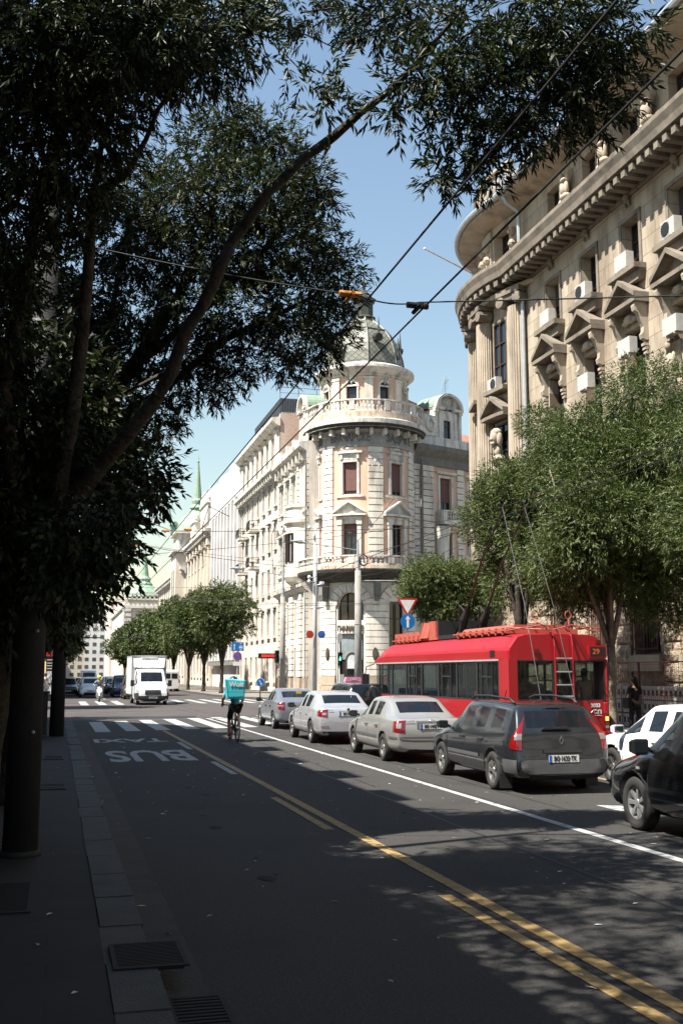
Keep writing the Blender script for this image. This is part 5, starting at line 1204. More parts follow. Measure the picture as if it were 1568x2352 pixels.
for i, (x, y, h, r, lb) in enumerate([(-.6, 62, 8.6, 3.0, 'first far left tree, its dark round crown hanging over the stopped cars'), (0.2, 87, 9.2, 3.3, 'second far left tree, just beyond the crossing'), (.2, 99, 9.0, 3.3, 'third far left tree, counting away from the crossing'), (.3, 112, 9, 3.3, 'fourth far left tree, counting away from the crossing'), (.3, 128, 9, 3.2, 'fifth far left tree, counting away from the crossing'), (-2.0, 46.5, 8.0, 2.2, 'dark tree behind the two poles and the traffic light at the left')]):
    tree('street_tree', lb, (x-.8, y, .15), h, (r, r, (h-2.6)/2), (h+2.9)/2, 80+i, 6 if i < 2 else 4.0, .24, .075, LEAF, GL, BARK, .16, 2.5, n=36, per=9, twig=.4, wts=(.35, .2, .1, .35))
# ================================================================ vehicles (local axes: +y forward, x right, wheels on z=0)
def paint(name, col, rough=.28, metal=.5, dirt=.12):
    return M(name, col, rough, metal, var=.04, scale=2, coat=.8, spec=.5, dirt=(.2, .18, .15), dscale=3, damt=dirt)
def loft(stations, cap=True):
    """stations (y, zr, wr, zb, w, zl, flag) -> verts, faces, glass flags"""
    V = []; Fc = []; Mi = []; n = len(stations); NR = 9
    def ring(s):
        y, zr, wr, zb, w, zl = s[:6]; zs = zb+(zr-zb)*.04
        return [(0, zl), (w*.8, zl), (w*.965, zl+.10), (w, (zl+zb)*.5+.03), (w*.975, zb-.03), (w*.945+(wr-w*.945)*.06, zs+.02 if zr-zb > .12 else zb), (wr, zr-.045 if zr-zb > .12 else zr-.015), (wr*.93, zr-.012), (0, zr)]
    for s in stations:
        r = ring(s)
        for sg in (1, -1): V += [(sg*x, s[0], z) for x, z in r]
    def idx(i, sg, k): return i*2*NR+(0 if sg > 0 else NR)+k
    for i in range(n-1):
        fl = stations[i][6]
        for sg in (1, -1):
            for k in range(NR-1):
                q = (idx(i, sg, k), idx(i, sg, k+1), idx(i+1, sg, k+1), idx(i+1, sg, k))
                m = 0
                if k == 5 and fl in ('s', 'W', 'Rs'): m = 1
                if k == 7 and fl in ('W', 'R', 'Rs'): m = 1
                if k == 0 : m = 2
                Fc.append(q if sg < 0 else q[::-1]); Mi.append(m)
    for i, rev in ((0, 0), (n-1, 1)):
        for k in range(NR-1):
            q = (idx(i, 1, k), idx(i, 1, k+1), idx(i, -1, k+1), idx(i, -1, k)); Fc.append(q if rev else q[::-1]); Mi.append(0)
    return V, Fc, Mi
def weld(me, dist=1e-4):
    b = bmesh.new(); b.from_mesh(me); bmesh.ops.remove_doubles(b, verts=b.verts, dist=dist); bmesh.ops.recalc_face_normals(b, faces=b.faces); b.to_mesh(me); b.free()
def tyre_rim(r, R, w, spokes, parent, x, y, mats, seed=0, hubcap=False):
    """wheel > tyre, rim"""
    s = 1 if x > 0 else -1
    e = bpy.data.objects.new('wheel', None); COL.objects.link(e); e.parent = parent; e.location = (x, y, R); e.empty_display_size = .1
    g = MB(); g.lathe((0, 0, 0), [(r-.02, -w/2+.03), (r, -w/2+.005), (R-.03, -w/2), (R-.008, -w/2+.02), (R, -w*.3), (R, w*.3), (R-.008, w/2-.02), (R-.03, w/2), (r, w/2-.005), (r-.02, w/2-.03), (r-.02, -w/2+.03)], 28, axis='x')
    part('tyre', g, RUBBER, e, smooth=True)
    g = MB(); o = s*(w/2-.02)
    g.lathe((0, 0, 0), [(r, o), (r-.018, o), (r-.03, o-s*.05), (r-.035, -o), (r, -o)], 28, axis='x')
    g.lathe((0, 0, 0), [(.06, o-s*.02), (.055, o-s*.01), (0, o-s*.005)], 12, axis='x')
    for k in range(spokes):
        a = 2*PI*k/spokes; wd = PI/spokes*(.55 if not hubcap else .75)
        def P(rr, t, xx): return (xx, rr*math.cos(t), rr*math.sin(t))
        vs = [P(.05, a-wd, o-s*.015), P(.05, a+wd, o-s*.015), P(r-.02, a+wd*.45, o-s*.004), P(r-.02, a-wd*.45, o-s*.004), P(.05, a-wd, o-s*.05), P(.05, a+wd, o-s*.05), P(r-.02, a+wd*.45, o-s*.04), P(r-.02, a-wd*.45, o-s*.04)]
        g.add(vs, [(0, 1, 2, 3), (0, 4, 5, 1), (1, 5, 6, 2), (2, 6, 7, 3), (3, 7, 4, 0)])
    g.lathe((0, 0, 0), [(r-.03, -s*.02), (0, -s*.02)], 20, axis='x', mi=1)
    part('rim', g, [mats, BLACK], e, smooth=False)
    return e
class Car:
    def __init__(s, name, label, cat, st, pm, R=.31, wx=.76, fy=1.3, ry=-1.35, spokes=5, rim=None, rimr=.21, group=None, hubcap=False, sub=2, arch=.06):
        s.r = root(name, label, cat, (0, 0, 0), group=group)
        V, Fc, Mi = loft(st); me = bpy.data.meshes.new('b'); me.from_pydata(V, [], Fc)
        for m in (pm, CARGLASS, BLACK): me.materials.append(m)
        me.polygons.foreach_set('material_index', Mi)
        b = bmesh.new(); b.from_mesh(me); bmesh.ops.remove_doubles(b, verts=b.verts, dist=1e-4); bmesh.ops.recalc_face_normals(b, faces=b.faces); b.to_mesh(me); b.free()
        o = bpy.data.objects.new('b', me); COL.objects.link(o)
        md = o.modifiers.new('s', 'SUBSURF'); md.levels = sub; md.render_levels = sub
        cut = bpy.data.meshes.new('c'); g = MB()
        for y in (fy, ry):
            for sx in (-1, 1): g.lathe((sx*(wx-.02), y, R), [(0, -.22), (R+arch, -.22), (R+arch, .5), (0, .5)][::1] if sx > 0 else [(0, -.5), (R+arch, -.5), (R+arch, .22), (0, .22)], 28, axis='x')
        cut.from_pydata(g.v, [], g.f); weld(cut); cut.materials.append(pm); co = bpy.data.objects.new('c', cut); COL.objects.link(co)
        bo = o.modifiers.new('b', 'BOOLEAN'); bo.operation = 'DIFFERENCE'; bo.object = co; bo.solver = 'EXACT'
        em = evalmesh(o); bpy.data.objects.remove(o); bpy.data.objects.remove(co)
        s.em = em
        vs = [tuple(v.co) for v in em.vertices]; body = []; bm_ = []; gl = []
        for p in em.polygons:
            c = p.center; inw = False
            for y in (fy, ry):
                d = math.hypot(c.y-y, c.z-R)
                if abs(c.x) > wx-.25 and d < R+arch+.004 and (abs(c.x) < wx+.05 and abs(p.normal.x) < .5 or abs(abs(c.x)-wx+.24) < .03): inw = True
            if p.material_index == 1 and not inw: gl.append(tuple(p.vertices))
            else: body.append(tuple(p.vertices)); bm_.append(1 if (inw or p.material_index == 2) else 0)
        def sub_(fs, ms, name, mats):
            used = sorted({i for f in fs for i in f}); mp = {a: b for b, a in enumerate(used)}
            return mk(name, [vs[i] for i in used], [tuple(mp[i] for i in f) for f in fs], ms, mats, s.r, True)
        s.body = sub_(body, bm_, 'body', [pm, BLACK])
        # the glazing: each pane its own part
        par = {}
        def find(a):
            while par.setdefault(a, a) != a: par[a] = par[par[a]]; a = par[a]
            return a
        for f in gl:
            for i in f[1:]: par[find(i)] = find(f[0])
        isl = {}
        for f in gl: isl.setdefault(find(f[0]), []).append(f)
        for fs in isl.values():
            if len(fs) >= 4: sub_(fs, [0]*len(fs), 'window', [CARGLASS])
        s.bvh = BVHTree.FromPolygons(vs, [tuple(p.vertices) for p in em.polygons])
        for y in (fy, ry):
            for sx in (-1, 1): tyre_rim(rimr, R, .2, spokes, s.r, sx*(wx), y, rim or ALLOY, hubcap=hubcap)
        # dark cabin seen through the glass
        s.st = st
    def cast(s, o, d): h = s.bvh.ray_cast(Vector(o), Vector(d).normalized()); return h[0], h[1]
    def drape(s, name, grid, mat, off=.008, parent=None, th=.0):
        """grid[i][j] = (origin, direction); lays a thin skin on the bodywork"""
        vs = []; ok = []
        for row in grid:
            for o, d in row:
                p, n = s.cast(o, d); ok.append(p is not None); vs.append(tuple(p-Vector(d).normalized()*off) if p is not None else (0, 0, 0))
        m = len(grid[0]); fs = []
        for i in range(len(grid)-1):
            for j in range(m-1):
                q = (i*m+j, i*m+j+1, (i+1)*m+j+1, (i+1)*m+j)
                if all(ok[k] for k in q): fs.append(q)
        if fs:
            used = sorted({i for f in fs for i in f}); mp = {a: b for b, a in enumerate(used)}
            return mk(name, [vs[i] for i in used], [tuple(mp[i] for i in f) for f in fs], [0]*len(fs), [mat], parent or s.r, True)
    def side(s, name, pts, mat, off=.008, both=True, n=8):
        """pts: list of (y, z_low, z_high)"""
        for sx in ((-1, 1) if both else (-1,)):
            grid = [[((sx*2, y, a+(b-a)*k/4), (-sx, 0, 0)) for k in range(5)] for y, a, b in pts]; s.drape(name, grid, mat, off)
    def rear(s, name, pts, mat, off=.01, ydir=1):
        """pts: (x, z_low, z_high) seen from behind (ydir=1) or ahead (-1)"""
        return s.drape(name, [[((x, -ydir*4, a+(b-a)*k/4), (0, ydir, 0)) for k in range(5)] for x, a, b in pts], mat, off)
    def corner(s, name, sx, cx, cy, a0, a1, zf, mat, off=.012, n=10, m=6):
        """wraps round a body corner; angles from straight back (0) to the side (90)"""
        g = []
        for i in range(n+1):
            a = math.radians(a0+(a1-a0)*i/n); z0, z1 = zf(i/n)
            d = (sx*math.sin(a), -math.cos(a)*s.dirn, 0)
            g.append([((sx*cx+d[0]*3, cy+d[1]*3, z0+(z1-z0)*j/m), (-d[0], -d[1], 0)) for j in range(m+1)])
        return s.drape(name, g, mat, off)
    dirn = 1
    def seam(s, pts, w=.012):
        for sx in (-1, 1):
            g = MB()
            for (y0, z0), (y1, z1) in zip(pts, pts[1:]):
                k = max(1, int(math.hypot(y1-y0, z1-z0)/.12))
                for i in range(k):
                    q = []
                    l = math.hypot(y1-y0, z1-z0); ny, nz = -(z1-z0)/l*w/2, (y1-y0)/l*w/2
                    for t, e in ((i/k, -1), ((i+1)/k, -1), ((i+1)/k, 1), (i/k, 1)):
                        y = y0+(y1-y0)*t+ny*e; z = z0+(z1-z0)*t+nz*e; p, n = s.cast((sx*2, y, z), (-sx, 0, 0))
                        if p is None: q = None; break
                        q.append((p.x+sx*.004, p.y, p.z))
                    if q: g.add(q, [(0, 1, 2, 3)])
            if g.f: part('door_seam', g, BLACK, s.r)
    def box(s, name, x0, x1, y0, y1, z0, z1, mat, bev=0): g = MB(); g.box(x0, x1, y0, y1, z0, z1); return part(name, g, mat, s.r)
    def plate(s, txt, z, y=None, w=.52, h=.115, x=0, ydir=1, tilt=0, blue=True):
        if y is None:
            p, n = s.cast((x, -ydir*4, z), (0, ydir, 0)); y = p.y-ydir*.03
        g = MB(); g.box(x-w/2, x+w/2, min(y, y+ydir*.012), max(y, y+ydir*.012), z-h/2, z+h/2)
        pl = part('number_plate', g, M('plate_white', (.72, .72, .68), .4, dirt=(.3, .28, .25), dscale=8, damt=.3), s.r)
        f = y-ydir*.003; fx = lambda c: (x+ydir*(c.x*.9)+.02*ydir, f-ydir*c.z, z+c.y)
        me = text_mesh(txt, .105, .002, .003, .82); g = MB(); g.mesh(me, fx); part('plate_characters', g, M('plate_black', (.01, .01, .01), .5), pl)
        if blue: g = MB(); g.box(x-ydir*(w/2-.002), x-ydir*(w/2-.042), f-.002, f+.002, z-h/2+.004, z+h/2-.004); part('blue_band', g, M('plate_blue', (.02, .1, .5), .4), pl)
        g = MB(); g.box(x-w/2-.01, x+w/2+.01, min(y+ydir*.004, y+ydir*.02), max(y+ydir*.004, y+ydir*.02), z-h/2-.01, z-h/2); g.box(x-w/2-.01, x+w/2+.01, min(y+ydir*.004, y+ydir*.02), max(y+ydir*.004, y+ydir*.02), z+h/2, z+h/2+.01); part('plate_holder', g, BLACK, pl)
    def mirrors(s, y, z, x, mat, w=.2, h=.14, fwd=1):
        for sx in (-1, 1):
            g = MB(); a, b = sx*x, sx*(x+w)
            g.tube([(sx*(x-.06), y, z-.05), (a, y, z-.02)], [.03, .025], 6)
            st = [(a, .05, h*.42), (a+sx*.03, .07, h*.5), (b-sx*.05, .075, h*.52), (b, .05, h*.36)]
            for (xa, d, hh), (xb, d2, h2) in zip(st, st[1:]):
                g.add([(xa, y-d*.6, z-hh), (xa, y+d, z-hh*.8), (xa, y+d, z+hh*.8), (xa, y-d*.6, z+hh), (xb, y-d2*.6, z-h2), (xb, y+d2, z-h2*.8), (xb, y+d2, z+h2*.8), (xb, y-d2*.6, z+h2)], [(0, 4, 5, 1), (1, 5, 6, 2), (2, 6, 7, 3), (3, 7, 4, 0)]+([(0, 1, 2, 3)] if xa == a else [])+([(4, 7, 6, 5)] if xb == b else []))
            m_ = part('door_mirror', g, mat, s.r); g = MB(); g.box(min(a, b)+.02, max(a, b)-.02, y-.058, y-.052, z-h*.34, z+h*.34); part('mirror_glass', g, GLASS, m_)
    def seats(s, ys, z=.95, w=.5, col=None):
        for y in ys:
            for x in (-.36, .36):
                g = MB(); g.box(x-.24, x+.24, y-.06, y+.08, .4, z); g.box(x-.13, x+.13, y-.05, y+.05, z+.02, z+.2); part('seat', g, col or M('seat_cloth', (.08, .08, .085), .9), s.r)
def handles(c, ys, z, mat=None):
    for sx in (-1, 1):
        for y in ys:
            p, n = c.cast((sx*2, y, z), (-sx, 0, 0))
            if p: g = MB(); g.box(p.x-.005 if sx > 0 else p.x-.03, p.x+.03 if sx > 0 else p.x+.005, y-.09, y+.09, z-.015, z+.018); part('door_handle', g, mat or BLACK, c.r)
def text_on(parent, txt, size, x, y, z, mat, ydir=1, ext=.003, name='badge', sx=1.):
    g = MB(); me = text_mesh(txt, size, ext, .001, sx); g.mesh(me, lambda c: (x+ydir*c.x, y-ydir*c.z, z+c.y)); return part(name, g, mat, parent)
# body shapes --------------------------------------------------------------
def sedan(L=4.5, W=.87, H=1.43, tail=.98, ex=0):
    f = L/2; r = -L/2
    return [(f, .55, W*.5, .5, W*.62, .34, 0), (f-.03, .64, W*.66, .58, W*.78, .24, 0), (f-.12, .70, W*.74, .64, W*.88, .19, 0), (f-.35, .78, W*.80, .70, W*.965, .19, 0), (f-.75, .87, W*.81, .78, W*.99, .19, 0), (f-1.2, .93, W*.80, .85, W, .19, 0),
            (f-1.32, .955, W*.80, .87, W, .19, 'W'), (f-2.0, H-.05, W*.71, .87, W, .19, 'n'), (f-2.05, H-.03, W*.71, .87, W, .19, 's'), (f-2.55, H, W*.72, .88, W, .19, 'n'), (f-2.60, H, W*.72, .88, W, .19, 's'),
            (r+1.28, H-.045, W*.71, .90, W, .19, 'n'), (r+1.2, H-.07, W*.71, .92, W, .19, 'R'), (r+.58, tail+.05, W*.77, .94, W*.985, .2, 0), (r+.48, tail+.015, W*.79, .93, W*.98, .2, 0), (r+.12, tail, W*.80, .92, W*.95, .22, 0), (r+.05, tail-.03, W*.76, .9, W*.93, .24, 0), (r+.0, tail-.2, W*.7, .72, W*.89, .28, 0), (r-.01, .6, W*.7, .55, W*.87, .3, 0)]
def estate(L=4.5, W=.88, H=1.47):
    f = L/2; r = -L/2; d = (H-1.47)*.35
    return [(f, .55, W*.5, .5, W*.62, .34, 0), (f-.03, .66, W*.66, .6, W*.78, .24, 0), (f-.12, .74, W*.74, .66, W*.88, .19, 0), (f-.35, .83, W*.80, .74, W*.965, .19, 0), (f-.75, .91, W*.81, .80, W*.99, .19, 0), (f-1.0, .95+d, W*.80, .83+d, W, .19, 0),
            (f-1.1, .975+d, W*.80, .85+d, W, .19, 'W'), (f-1.85, H-.05, W*.72, .865+d, W, .19, 'n'), (f-1.9, H-.02, W*.72, .87+d, W, .19, 's'), (f-2.5, H, W*.73, .88+d, W, .19, 'n'), (f-2.56, H, W*.73, .88+d, W, .19, 's'),
            (r+1.3, H-.01, W*.73, .90+d, W, .19, 'n'), (r+1.24, H-.01, W*.73, .90+d, W, .19, 's'), (r+.62, H-.04, W*.73, .93+d, W*.99, .2, 'n'), (r+.42, H-.06, W*.74, .95+d, W*.985, .2, 'n'), (r+.36, H-.09, W*.745, .96+d, W*.98, .2, 'R'), (r+.10, 1.0+d, W*.83, .94+d, W*.955, .22, 0), (r+.06, .95+d, W*.85, .90+d, W*.94, .23, 0), (r+.02, .66, W*.82, .62, W*.92, .28, 0), (r-.02, .58, W*.8, .54, W*.92, .3, 0), (r-.02, .5, W*.76, .45, W*.90, .3, 0)]
SILVER = paint('silver_paint', (.60, .61, .63), .3, .5)
SILVER2 = paint('champagne_silver', (.50, .49, .465), .32, .55)
STEEL = paint('steel_blue_grey', (.28, .30, .34), .3, .5)
ANTHR = paint('anthracite_paint', (.022, .025, .03), .25, .4, .1)
BLK = paint('black_paint', (.008, .008, .009), .15, .2, .05)
WHT = paint('white_paint', (.92, .92, .90), .3, .0, .08)
NAVY = paint('navy_paint', (.012, .03, .09), .2, .4)
TAN = paint('bronze_paint', (.14, .11, .09), .3, .5)
TRIMG = M('grey_trim', (.09, .09, .092), .7, var=.15)
GC = 'cars queueing towards the crossing'
def rear_common(c, plate, pz, lampz, cx, cy, a=(14, 80), lampm=None, seams=True, L=4.5):
    pass
# --- dark grey estate
c = Car('estate_car', 'dark grey dusty estate car with roof rails and plate BG 1632 TK, nearest queueing car', 'car', estate(), ANTHR, .315, .765, 1.37, -1.30, 5, group=GC)
def zf(t): return (.78+.10*t, 1.28-.38*t)
for sx in (-1, 1):
    c.corner('tail_light', sx, .42, -1.8, 33, 60, lambda t: (.70+.03*t, 1.26-.5*t), REDL)
    c.corner('lamp_lens', sx, .42, -1.8, 33, 45, lambda t: (.86, .96), M('smoke_lens', (.25, .2, .2), .1, coat=.5), .02)
    g = MB(); g.tube([(sx*.56, .35, 1.47), (sx*.585, .15, 1.525), (sx*.59, -.6, 1.535), (sx*.57, -1.45, 1.50), (sx*.56, -1.65, 1.43)], .022, 6); part('roof_rail', g, BLACK, c.r, smooth=True)
    g = MB(); g.box(sx*.765-.11, sx*.765+.11, -1.70, -1.685, .06, .30); part('mud_flap', g, BLACK, c.r)
c.rear('rear_bumper', [(x, .33, .55) for x in np.linspace(-.86, .86, 14)], TRIMG, .02)
for sx in (-1, 1): c.corner('bumper_end', sx, .42, -1.8, 40, 88, lambda t: (.33, .55), TRIMG, .02)
c.rear('handle_bar', [(x, .66, .71) for x in np.linspace(-.33, .33, 6)], BLACK, .025)
c.side('side_moulding', [(y, .50, .56) for y in np.linspace(-.72, .88, 12)], TRIMG, .014)
c.seam([(.98, .25), (.98, .90)]); c.seam([(-.02, .25), (.02, .92)]); c.seam([(-.98, .72), (-.92, .93)]); c.seam([(-.02, .25), (.98, .25)]); c.seam([(-.02, .25), (-.8, .25)])
handles(c, (.15, -.78), .80); c.mirrors(.95, .98, .86, BLACK)
c.plate('BG·1632·TK', .565)
p, n = c.cast((0, -4, .85), (0, 1, 0)); 
g = MB(); y = p.y-.012; g.add([(0, y, .93), (.045, y, .85), (0, y, .77), (-.045, y, .85), (0, y, .89), (.02, y, .85), (0, y, .81), (-.02, y, .85), (0, y-.012, .91), (.032, y-.012, .85), (0, y-.012, .79), (-.032, y-.012, .85)], [(0, 1, 9, 8), (1, 2, 10, 9), (2, 3, 11, 10), (3, 0, 8, 11), (8, 9, 5, 4), (9, 10, 6, 5), (10, 11, 7, 6), (11, 8, 4, 7)]); part('badge', g, CHROME, c.r)
text_on(c.r, 'MEGANE', .065, 0, y+.006, .735, CHROME)
p, n = c.cast((-.1, -4, 1.02), (0, 1, 0))
if p: g = MB(); g.box(-.28, .16, p.y-.04, p.y-.01, 1.035, 1.065); g.tube([(.1, p.y-.03, 1.05), (-.32, p.y-.02, 1.03)], .02, 5); part('rear_wiper', g, BLACK, c.r)
g = MB(); g.tube([(0, .2, 1.46), (0, .1, 1.62)], .008, 5); part('aerial_rod', g, BLACK, c.r)
p, n = c.cast((0, -4, 1.375), (0, 1, 0)); g = MB(); g.box(-.16, .16, -1.93, -1.90, 1.425, 1.445); part('brake_light', g, REDL, c.r)
c.seats((.2, -.7)); place(c.r, (8.02, 18.4, 0), math.radians(-1.5))
# --- champagne saloon
c = Car('saloon_car', 'champagne silver saloon with plate BG 1445 PT, second in the queue', 'car', sedan(4.5, .86, 1.42, .97), SILVER2, .30, .745, 1.32, -1.29, 5, group=GC)
for sx in (-1, 1):
    c.corner('tail_light', sx, .35, -1.75, 27, 58, lambda t: (.66+.02*t, .92-.02*t), REDL)
    c.corner('reversing_lens', sx, .35, -1.75, 34, 44, lambda t: (.75, .86), CLEARL, .018)
    c.corner('bumper_strip', sx, .35, -1.75, 0, 86, lambda t: (.53, .57), TRIMG, .016)
c.rear('bumper_strip', [(x, .53, .57) for x in np.linspace(-.5, .5, 8)], TRIMG, .017)
c.rear('plate_recess', [(x, .735, .90) for x in np.linspace(-.33, .33, 6)], TRIMG, .006)
c.side('side_moulding', [(y, .50, .55) for y in np.linspace(-.85, .9, 12)], TRIMG, .012)
c.seam([(.95, .25), (.95, .88)]); c.seam([(-.1, .25), (-.06, .90)]); c.seam([(-.95, .70), (-.9, .92)]); c.seam([(-.8, .27), (.95, .27)])
handles(c, (.06, -.82), .76, TRIMG); c.mirrors(.93, .97, .84, BLACK)
c.plate('BG·1445·PT', .79); text_on(c.r, 'HYUNDAI', .05, -.5, -2.235, .90, CHROME); 
g = MB(); g.lathe((0, -2.25, .90), [(.045, 0), (.052, -.008), (.06, 0)], 16, axis='y', sq=.6); part('badge', g, CHROME, c.r)
p, n = c.cast((.5, -4, .44), (0, 1, 0)); g = MB(); g.lathe((.62, -2.235, .45), [(.0, -.004), (.07, -.003), (.075, 0)], 16, axis='y', sq=.6); st_ = part('oval_sticker', g, WHITE, c.r); text_on(st_, 'SRB', .05, .62, -2.24, .45, BLACK)
c.seats((.2, -.65), .98, col=M('light_seat', (.25, .25, .27), .9)); place(c.r, (7.93, 24.5, 0), math.radians(-1))
# --- silver liftback
c = Car('saloon_car', 'bright silver liftback with plate BG 968 MJ, third in the queue', 'car', sedan(4.6, .88, 1.44, 1.01), SILVER, .315, .765, 1.36, -1.33, 5, group=GC)
for sx in (-1, 1):
    c.corner('tail_light', sx, .35, -1.8, 25, 58, lambda t: (.74+.04*t, .95-.02*t), REDL)
    c.corner('reversing_lens', sx, .35, -1.8, 28, 38, lambda t: (.80, .86), CLEARL, .018)
    c.corner('rear_reflector', sx, .35, -1.8, 20, 40, lambda t: (.47, .495), REDL, .012)
c.rear('rear_diffuser', [(x, .25, .36) for x in np.linspace(-.7, .7, 8)], BLACK, .014)
c.seam([(1.0, .25), (1.0, .90)]); c.seam([(-.1, .25), (-.06, .91)]); c.seam([(-.95, .72), (-.9, .93)]); c.seam([(-.8, .27), (.98, .27)])
handles(c, (.06, -.82), .80, SILVER); c.mirrors(.95, .99, .86, BLACK)
c.plate('BG·968·MJ', .83); text_on(c.r, 'SKODA', .045, -.5, -2.29, .93, CHROME)
g = MB(); g.lathe((0, -2.30, .945), [(.0, -.006), (.035, -.005), (.042, 0)], 16, axis='y'); part('badge', g, M('badge_green', (.08, .12, .08), .3, .5), c.r)
c.seats((.2, -.65)); place(c.r, (7.8, 30.95, 0), math.radians(-1))
# --- steel grey saloon
c = Car('saloon_car', 'steel grey saloon, fourth in the queue beside the arrow sign', 'car', sedan(4.25, .85, 1.41, 1.0), STEEL, .30, .74, 1.28, -1.25, 7, group=GC, hubcap=True)
for sx in (-1, 1): c.corner('tail_light', sx, .35, -1.65, 26, 60, lambda t: (.68+.04*t, .94-.02*t), REDL); c.corner('indicator_lens', sx, .35, -1.65, 30, 58, lambda t: (.80, .83), CLEARL, .018)
c.seam([(.9, .25), (.9, .88)]); c.seam([(-.1, .25), (-.06, .90)]); handles(c, (.06, -.8), .78); c.mirrors(.9, .97, .83, BLACK)
c.plate('BG·517·ZX', .62); p, n = c.cast((.3, -4, 1.1), (0, 1, 0)); c.box('rear_shelf_box', .05, .22, -1.2, -.95, .95, 1.28, M('yellow_card', (.6, .45, .05), .7)); c.seats((.2, -.6)); place(c.r, (8.22, 38.7, 0), 0)
# --- black taxi
c = Car('taxi', 'black taxi with a pink roof sign, behind the silver liftback', 'car', estate(4.4, .90, 1.62), BLK, .33, .78, 1.33, -1.30, 5, group=GC)
for sx in (-1, 1): c.corner('tail_light', sx, .42, -1.75, 31, 60, lambda t: (.8, 1.15-.2*t*t), REDL)
g = MB(); g.prism([(-.32, 1.63), (.32, 1.63), (.27, 1.79), (-.27, 1.79)], -.05, .12); ts = part('roof_sign', g, M('pink_sign', (.85, .30, .48), .4), c.r); text_on(ts, 'TAXI', .12, 0, -.055, 1.71, WHITE)
c.mirrors(.95, 1.02, .88, BLK); c.plate('BG·1203·TX', .6); c.seats((.2, -.6)); place(c.r, (10.25, 37.2, 0), math.radians(2))
# --- black car at the right edge
c = Car('people_carrier', 'black people carrier cut off by the right edge, nearest car', 'car', estate(4.6, .90, 1.64), BLK, .325, .775, 1.36, -1.35, 7, group=GC, hubcap=True, rim=M('wheel_cover', (.42, .43, .44), .35, .6, dirt=(.1, .1, .1), damt=.3))
for sx in (-1, 1): c.corner('headlight', sx, .35, 1.75, 35, 80, lambda t: (.62, .8), CLEARL) if False else None
c.dirn = -1
for sx in (-1, 1): c.corner('headlight', sx, .42, 1.75, 30, 66, lambda t: (.64+.06*t, .80), CLEARL)
c.dirn = 1
c.side('side_moulding', [(y, .52, .58) for y in np.linspace(-.75, .85, 12)], BLK, .014)
c.seam([(.98, .25), (.98, .9)]); c.seam([(-.1, .25), (-.06, .92)]); handles(c, (.1, -.8), .86, BLK); c.mirrors(.98, 1.04, .88, BLACK, .22, .19); c.seats((.2, -.7), 1.05)
g = MB(); g.box(-.925, -.915, 1.12, 1.2, .76, .79); part('side_repeater', g, CLEARL, c.r)
place(c.r, (7.88, 10.95, 0), math.radians(-1))
# --- white hatchback
c = Car('hatchback_car', 'white hatchback in the bus lane, behind the black people carrier', 'car', estate(4.3, .89, 1.44), WHT, .32, .775, 1.30, -1.27, 5, group='cars in the bus lane')
c.dirn = -1
for sx in (-1, 1): c.corner('headlight', sx, .42, 1.6, 30, 60, lambda t: (.60, .72), CLEARL)
c.dirn = 1
c.seam([(.9, .25), (.9, .88)]); c.seam([(-.25, .25), (-.2, .9)]); handles(c, (-.1,), .82, WHT); c.mirrors(.88, .98, .86, WHT, .21, .15); c.seats((.15,)); 
g = MB(); g.lathe((-.36, .62, .93), [(.17, -.012), (.185, 0), (.17, .012), (.158, 0), (.17, -.012)], 20, axis='y'); part('steering_wheel', g, BLACK, c.r)
place(c.r, (10.33, 16.0, 0), math.radians(1))
# --- oncoming traffic beyond the crossing
GO = 'oncoming cars beyond the crossing'
def front_lamps(c, cx, cy, a, zf, lit=False, mat=None):
    c.dirn = -1
    for sx in (-1, 1): c.corner('headlight', sx, cx, cy, a[0], a[1], zf, mat or (LIT if lit else CLEARL))
    c.dirn = 1
c = Car('small_car', 'small white rounded car facing the camera behind the scooter', 'car', estate(4.1, .88, 1.62), WHT, .32, .77, 1.25, -1.25, 5, group=GO)
front_lamps(c, .35, 1.5, (33, 58), lambda t: (.66, .80)); c.rear('grille', [(x, .3, .42) for x in np.linspace(-.5, .5, 8)], BLACK, .015, -1); c.plate('BG·740·KL', .52, ydir=-1); c.mirrors(.9, 1.02, .86, WHT)
c.rear('lower_bumper', [(x, .24, .3) for x in np.linspace(-.75, .75, 8)], BLACK, .015, -1); c.seats((.2,)); SMALL = c.r
place(c.r, (2.68, 90.2, 0), PI)
c = Car('hatchback_car', 'black car in the left oncoming lane, partly hidden behind the scooter rider', 'car', estate(4.3, .9, 1.5), BLK, .32, .77, 1.3, -1.3, 5, group=GO)
front_lamps(c, .42, 1.6, (30, 60), lambda t: (.62, .74)); c.rear('grille', [(x, .35, .5) for x in np.linspace(-.45, .45, 8)], M('grille_grey', (.06, .06, .06), .4, .5), .015, -1); c.plate('BG·331·RA', .45, ydir=-1); c.mirrors(.9, 1.0, .86, BLK); c.seats((.2,)); DARKC = c.r
place(c.r, (5.35, 104, 0), PI, 'black car facing the camera in the right oncoming lane, behind the blue one')
c = Car('minivan', 'navy blue minivan facing the camera with one lit headlamp, beside the box van', 'car', estate(4.5, .92, 1.78), NAVY, .33, .79, 1.35, -1.35, 5, group=GO)
front_lamps(c, .42, 1.7, (30, 62), lambda t: (.72, .9), mat=CLEARL); c.rear('grille', [(x, .5, .62) for x in np.linspace(-.35, .35, 6)], BLACK, .015, -1); c.plate('BG·286·SN', .42, ydir=-1); c.mirrors(.95, 1.1, .88, NAVY); c.seats((.2,))
g = MB(); g.ball((-.62, 2.16, .8), (.07, .04, .07), 8); part('lit_lamp', g, LIT, c.r); place(c.r, (5.35, 92.0, 0), PI)
c = Car('minivan', 'bronze minivan half hidden by the box van', 'car', estate(4.5, .92, 1.7), TAN, .33, .79, 1.35, -1.35, 5, group=GO)
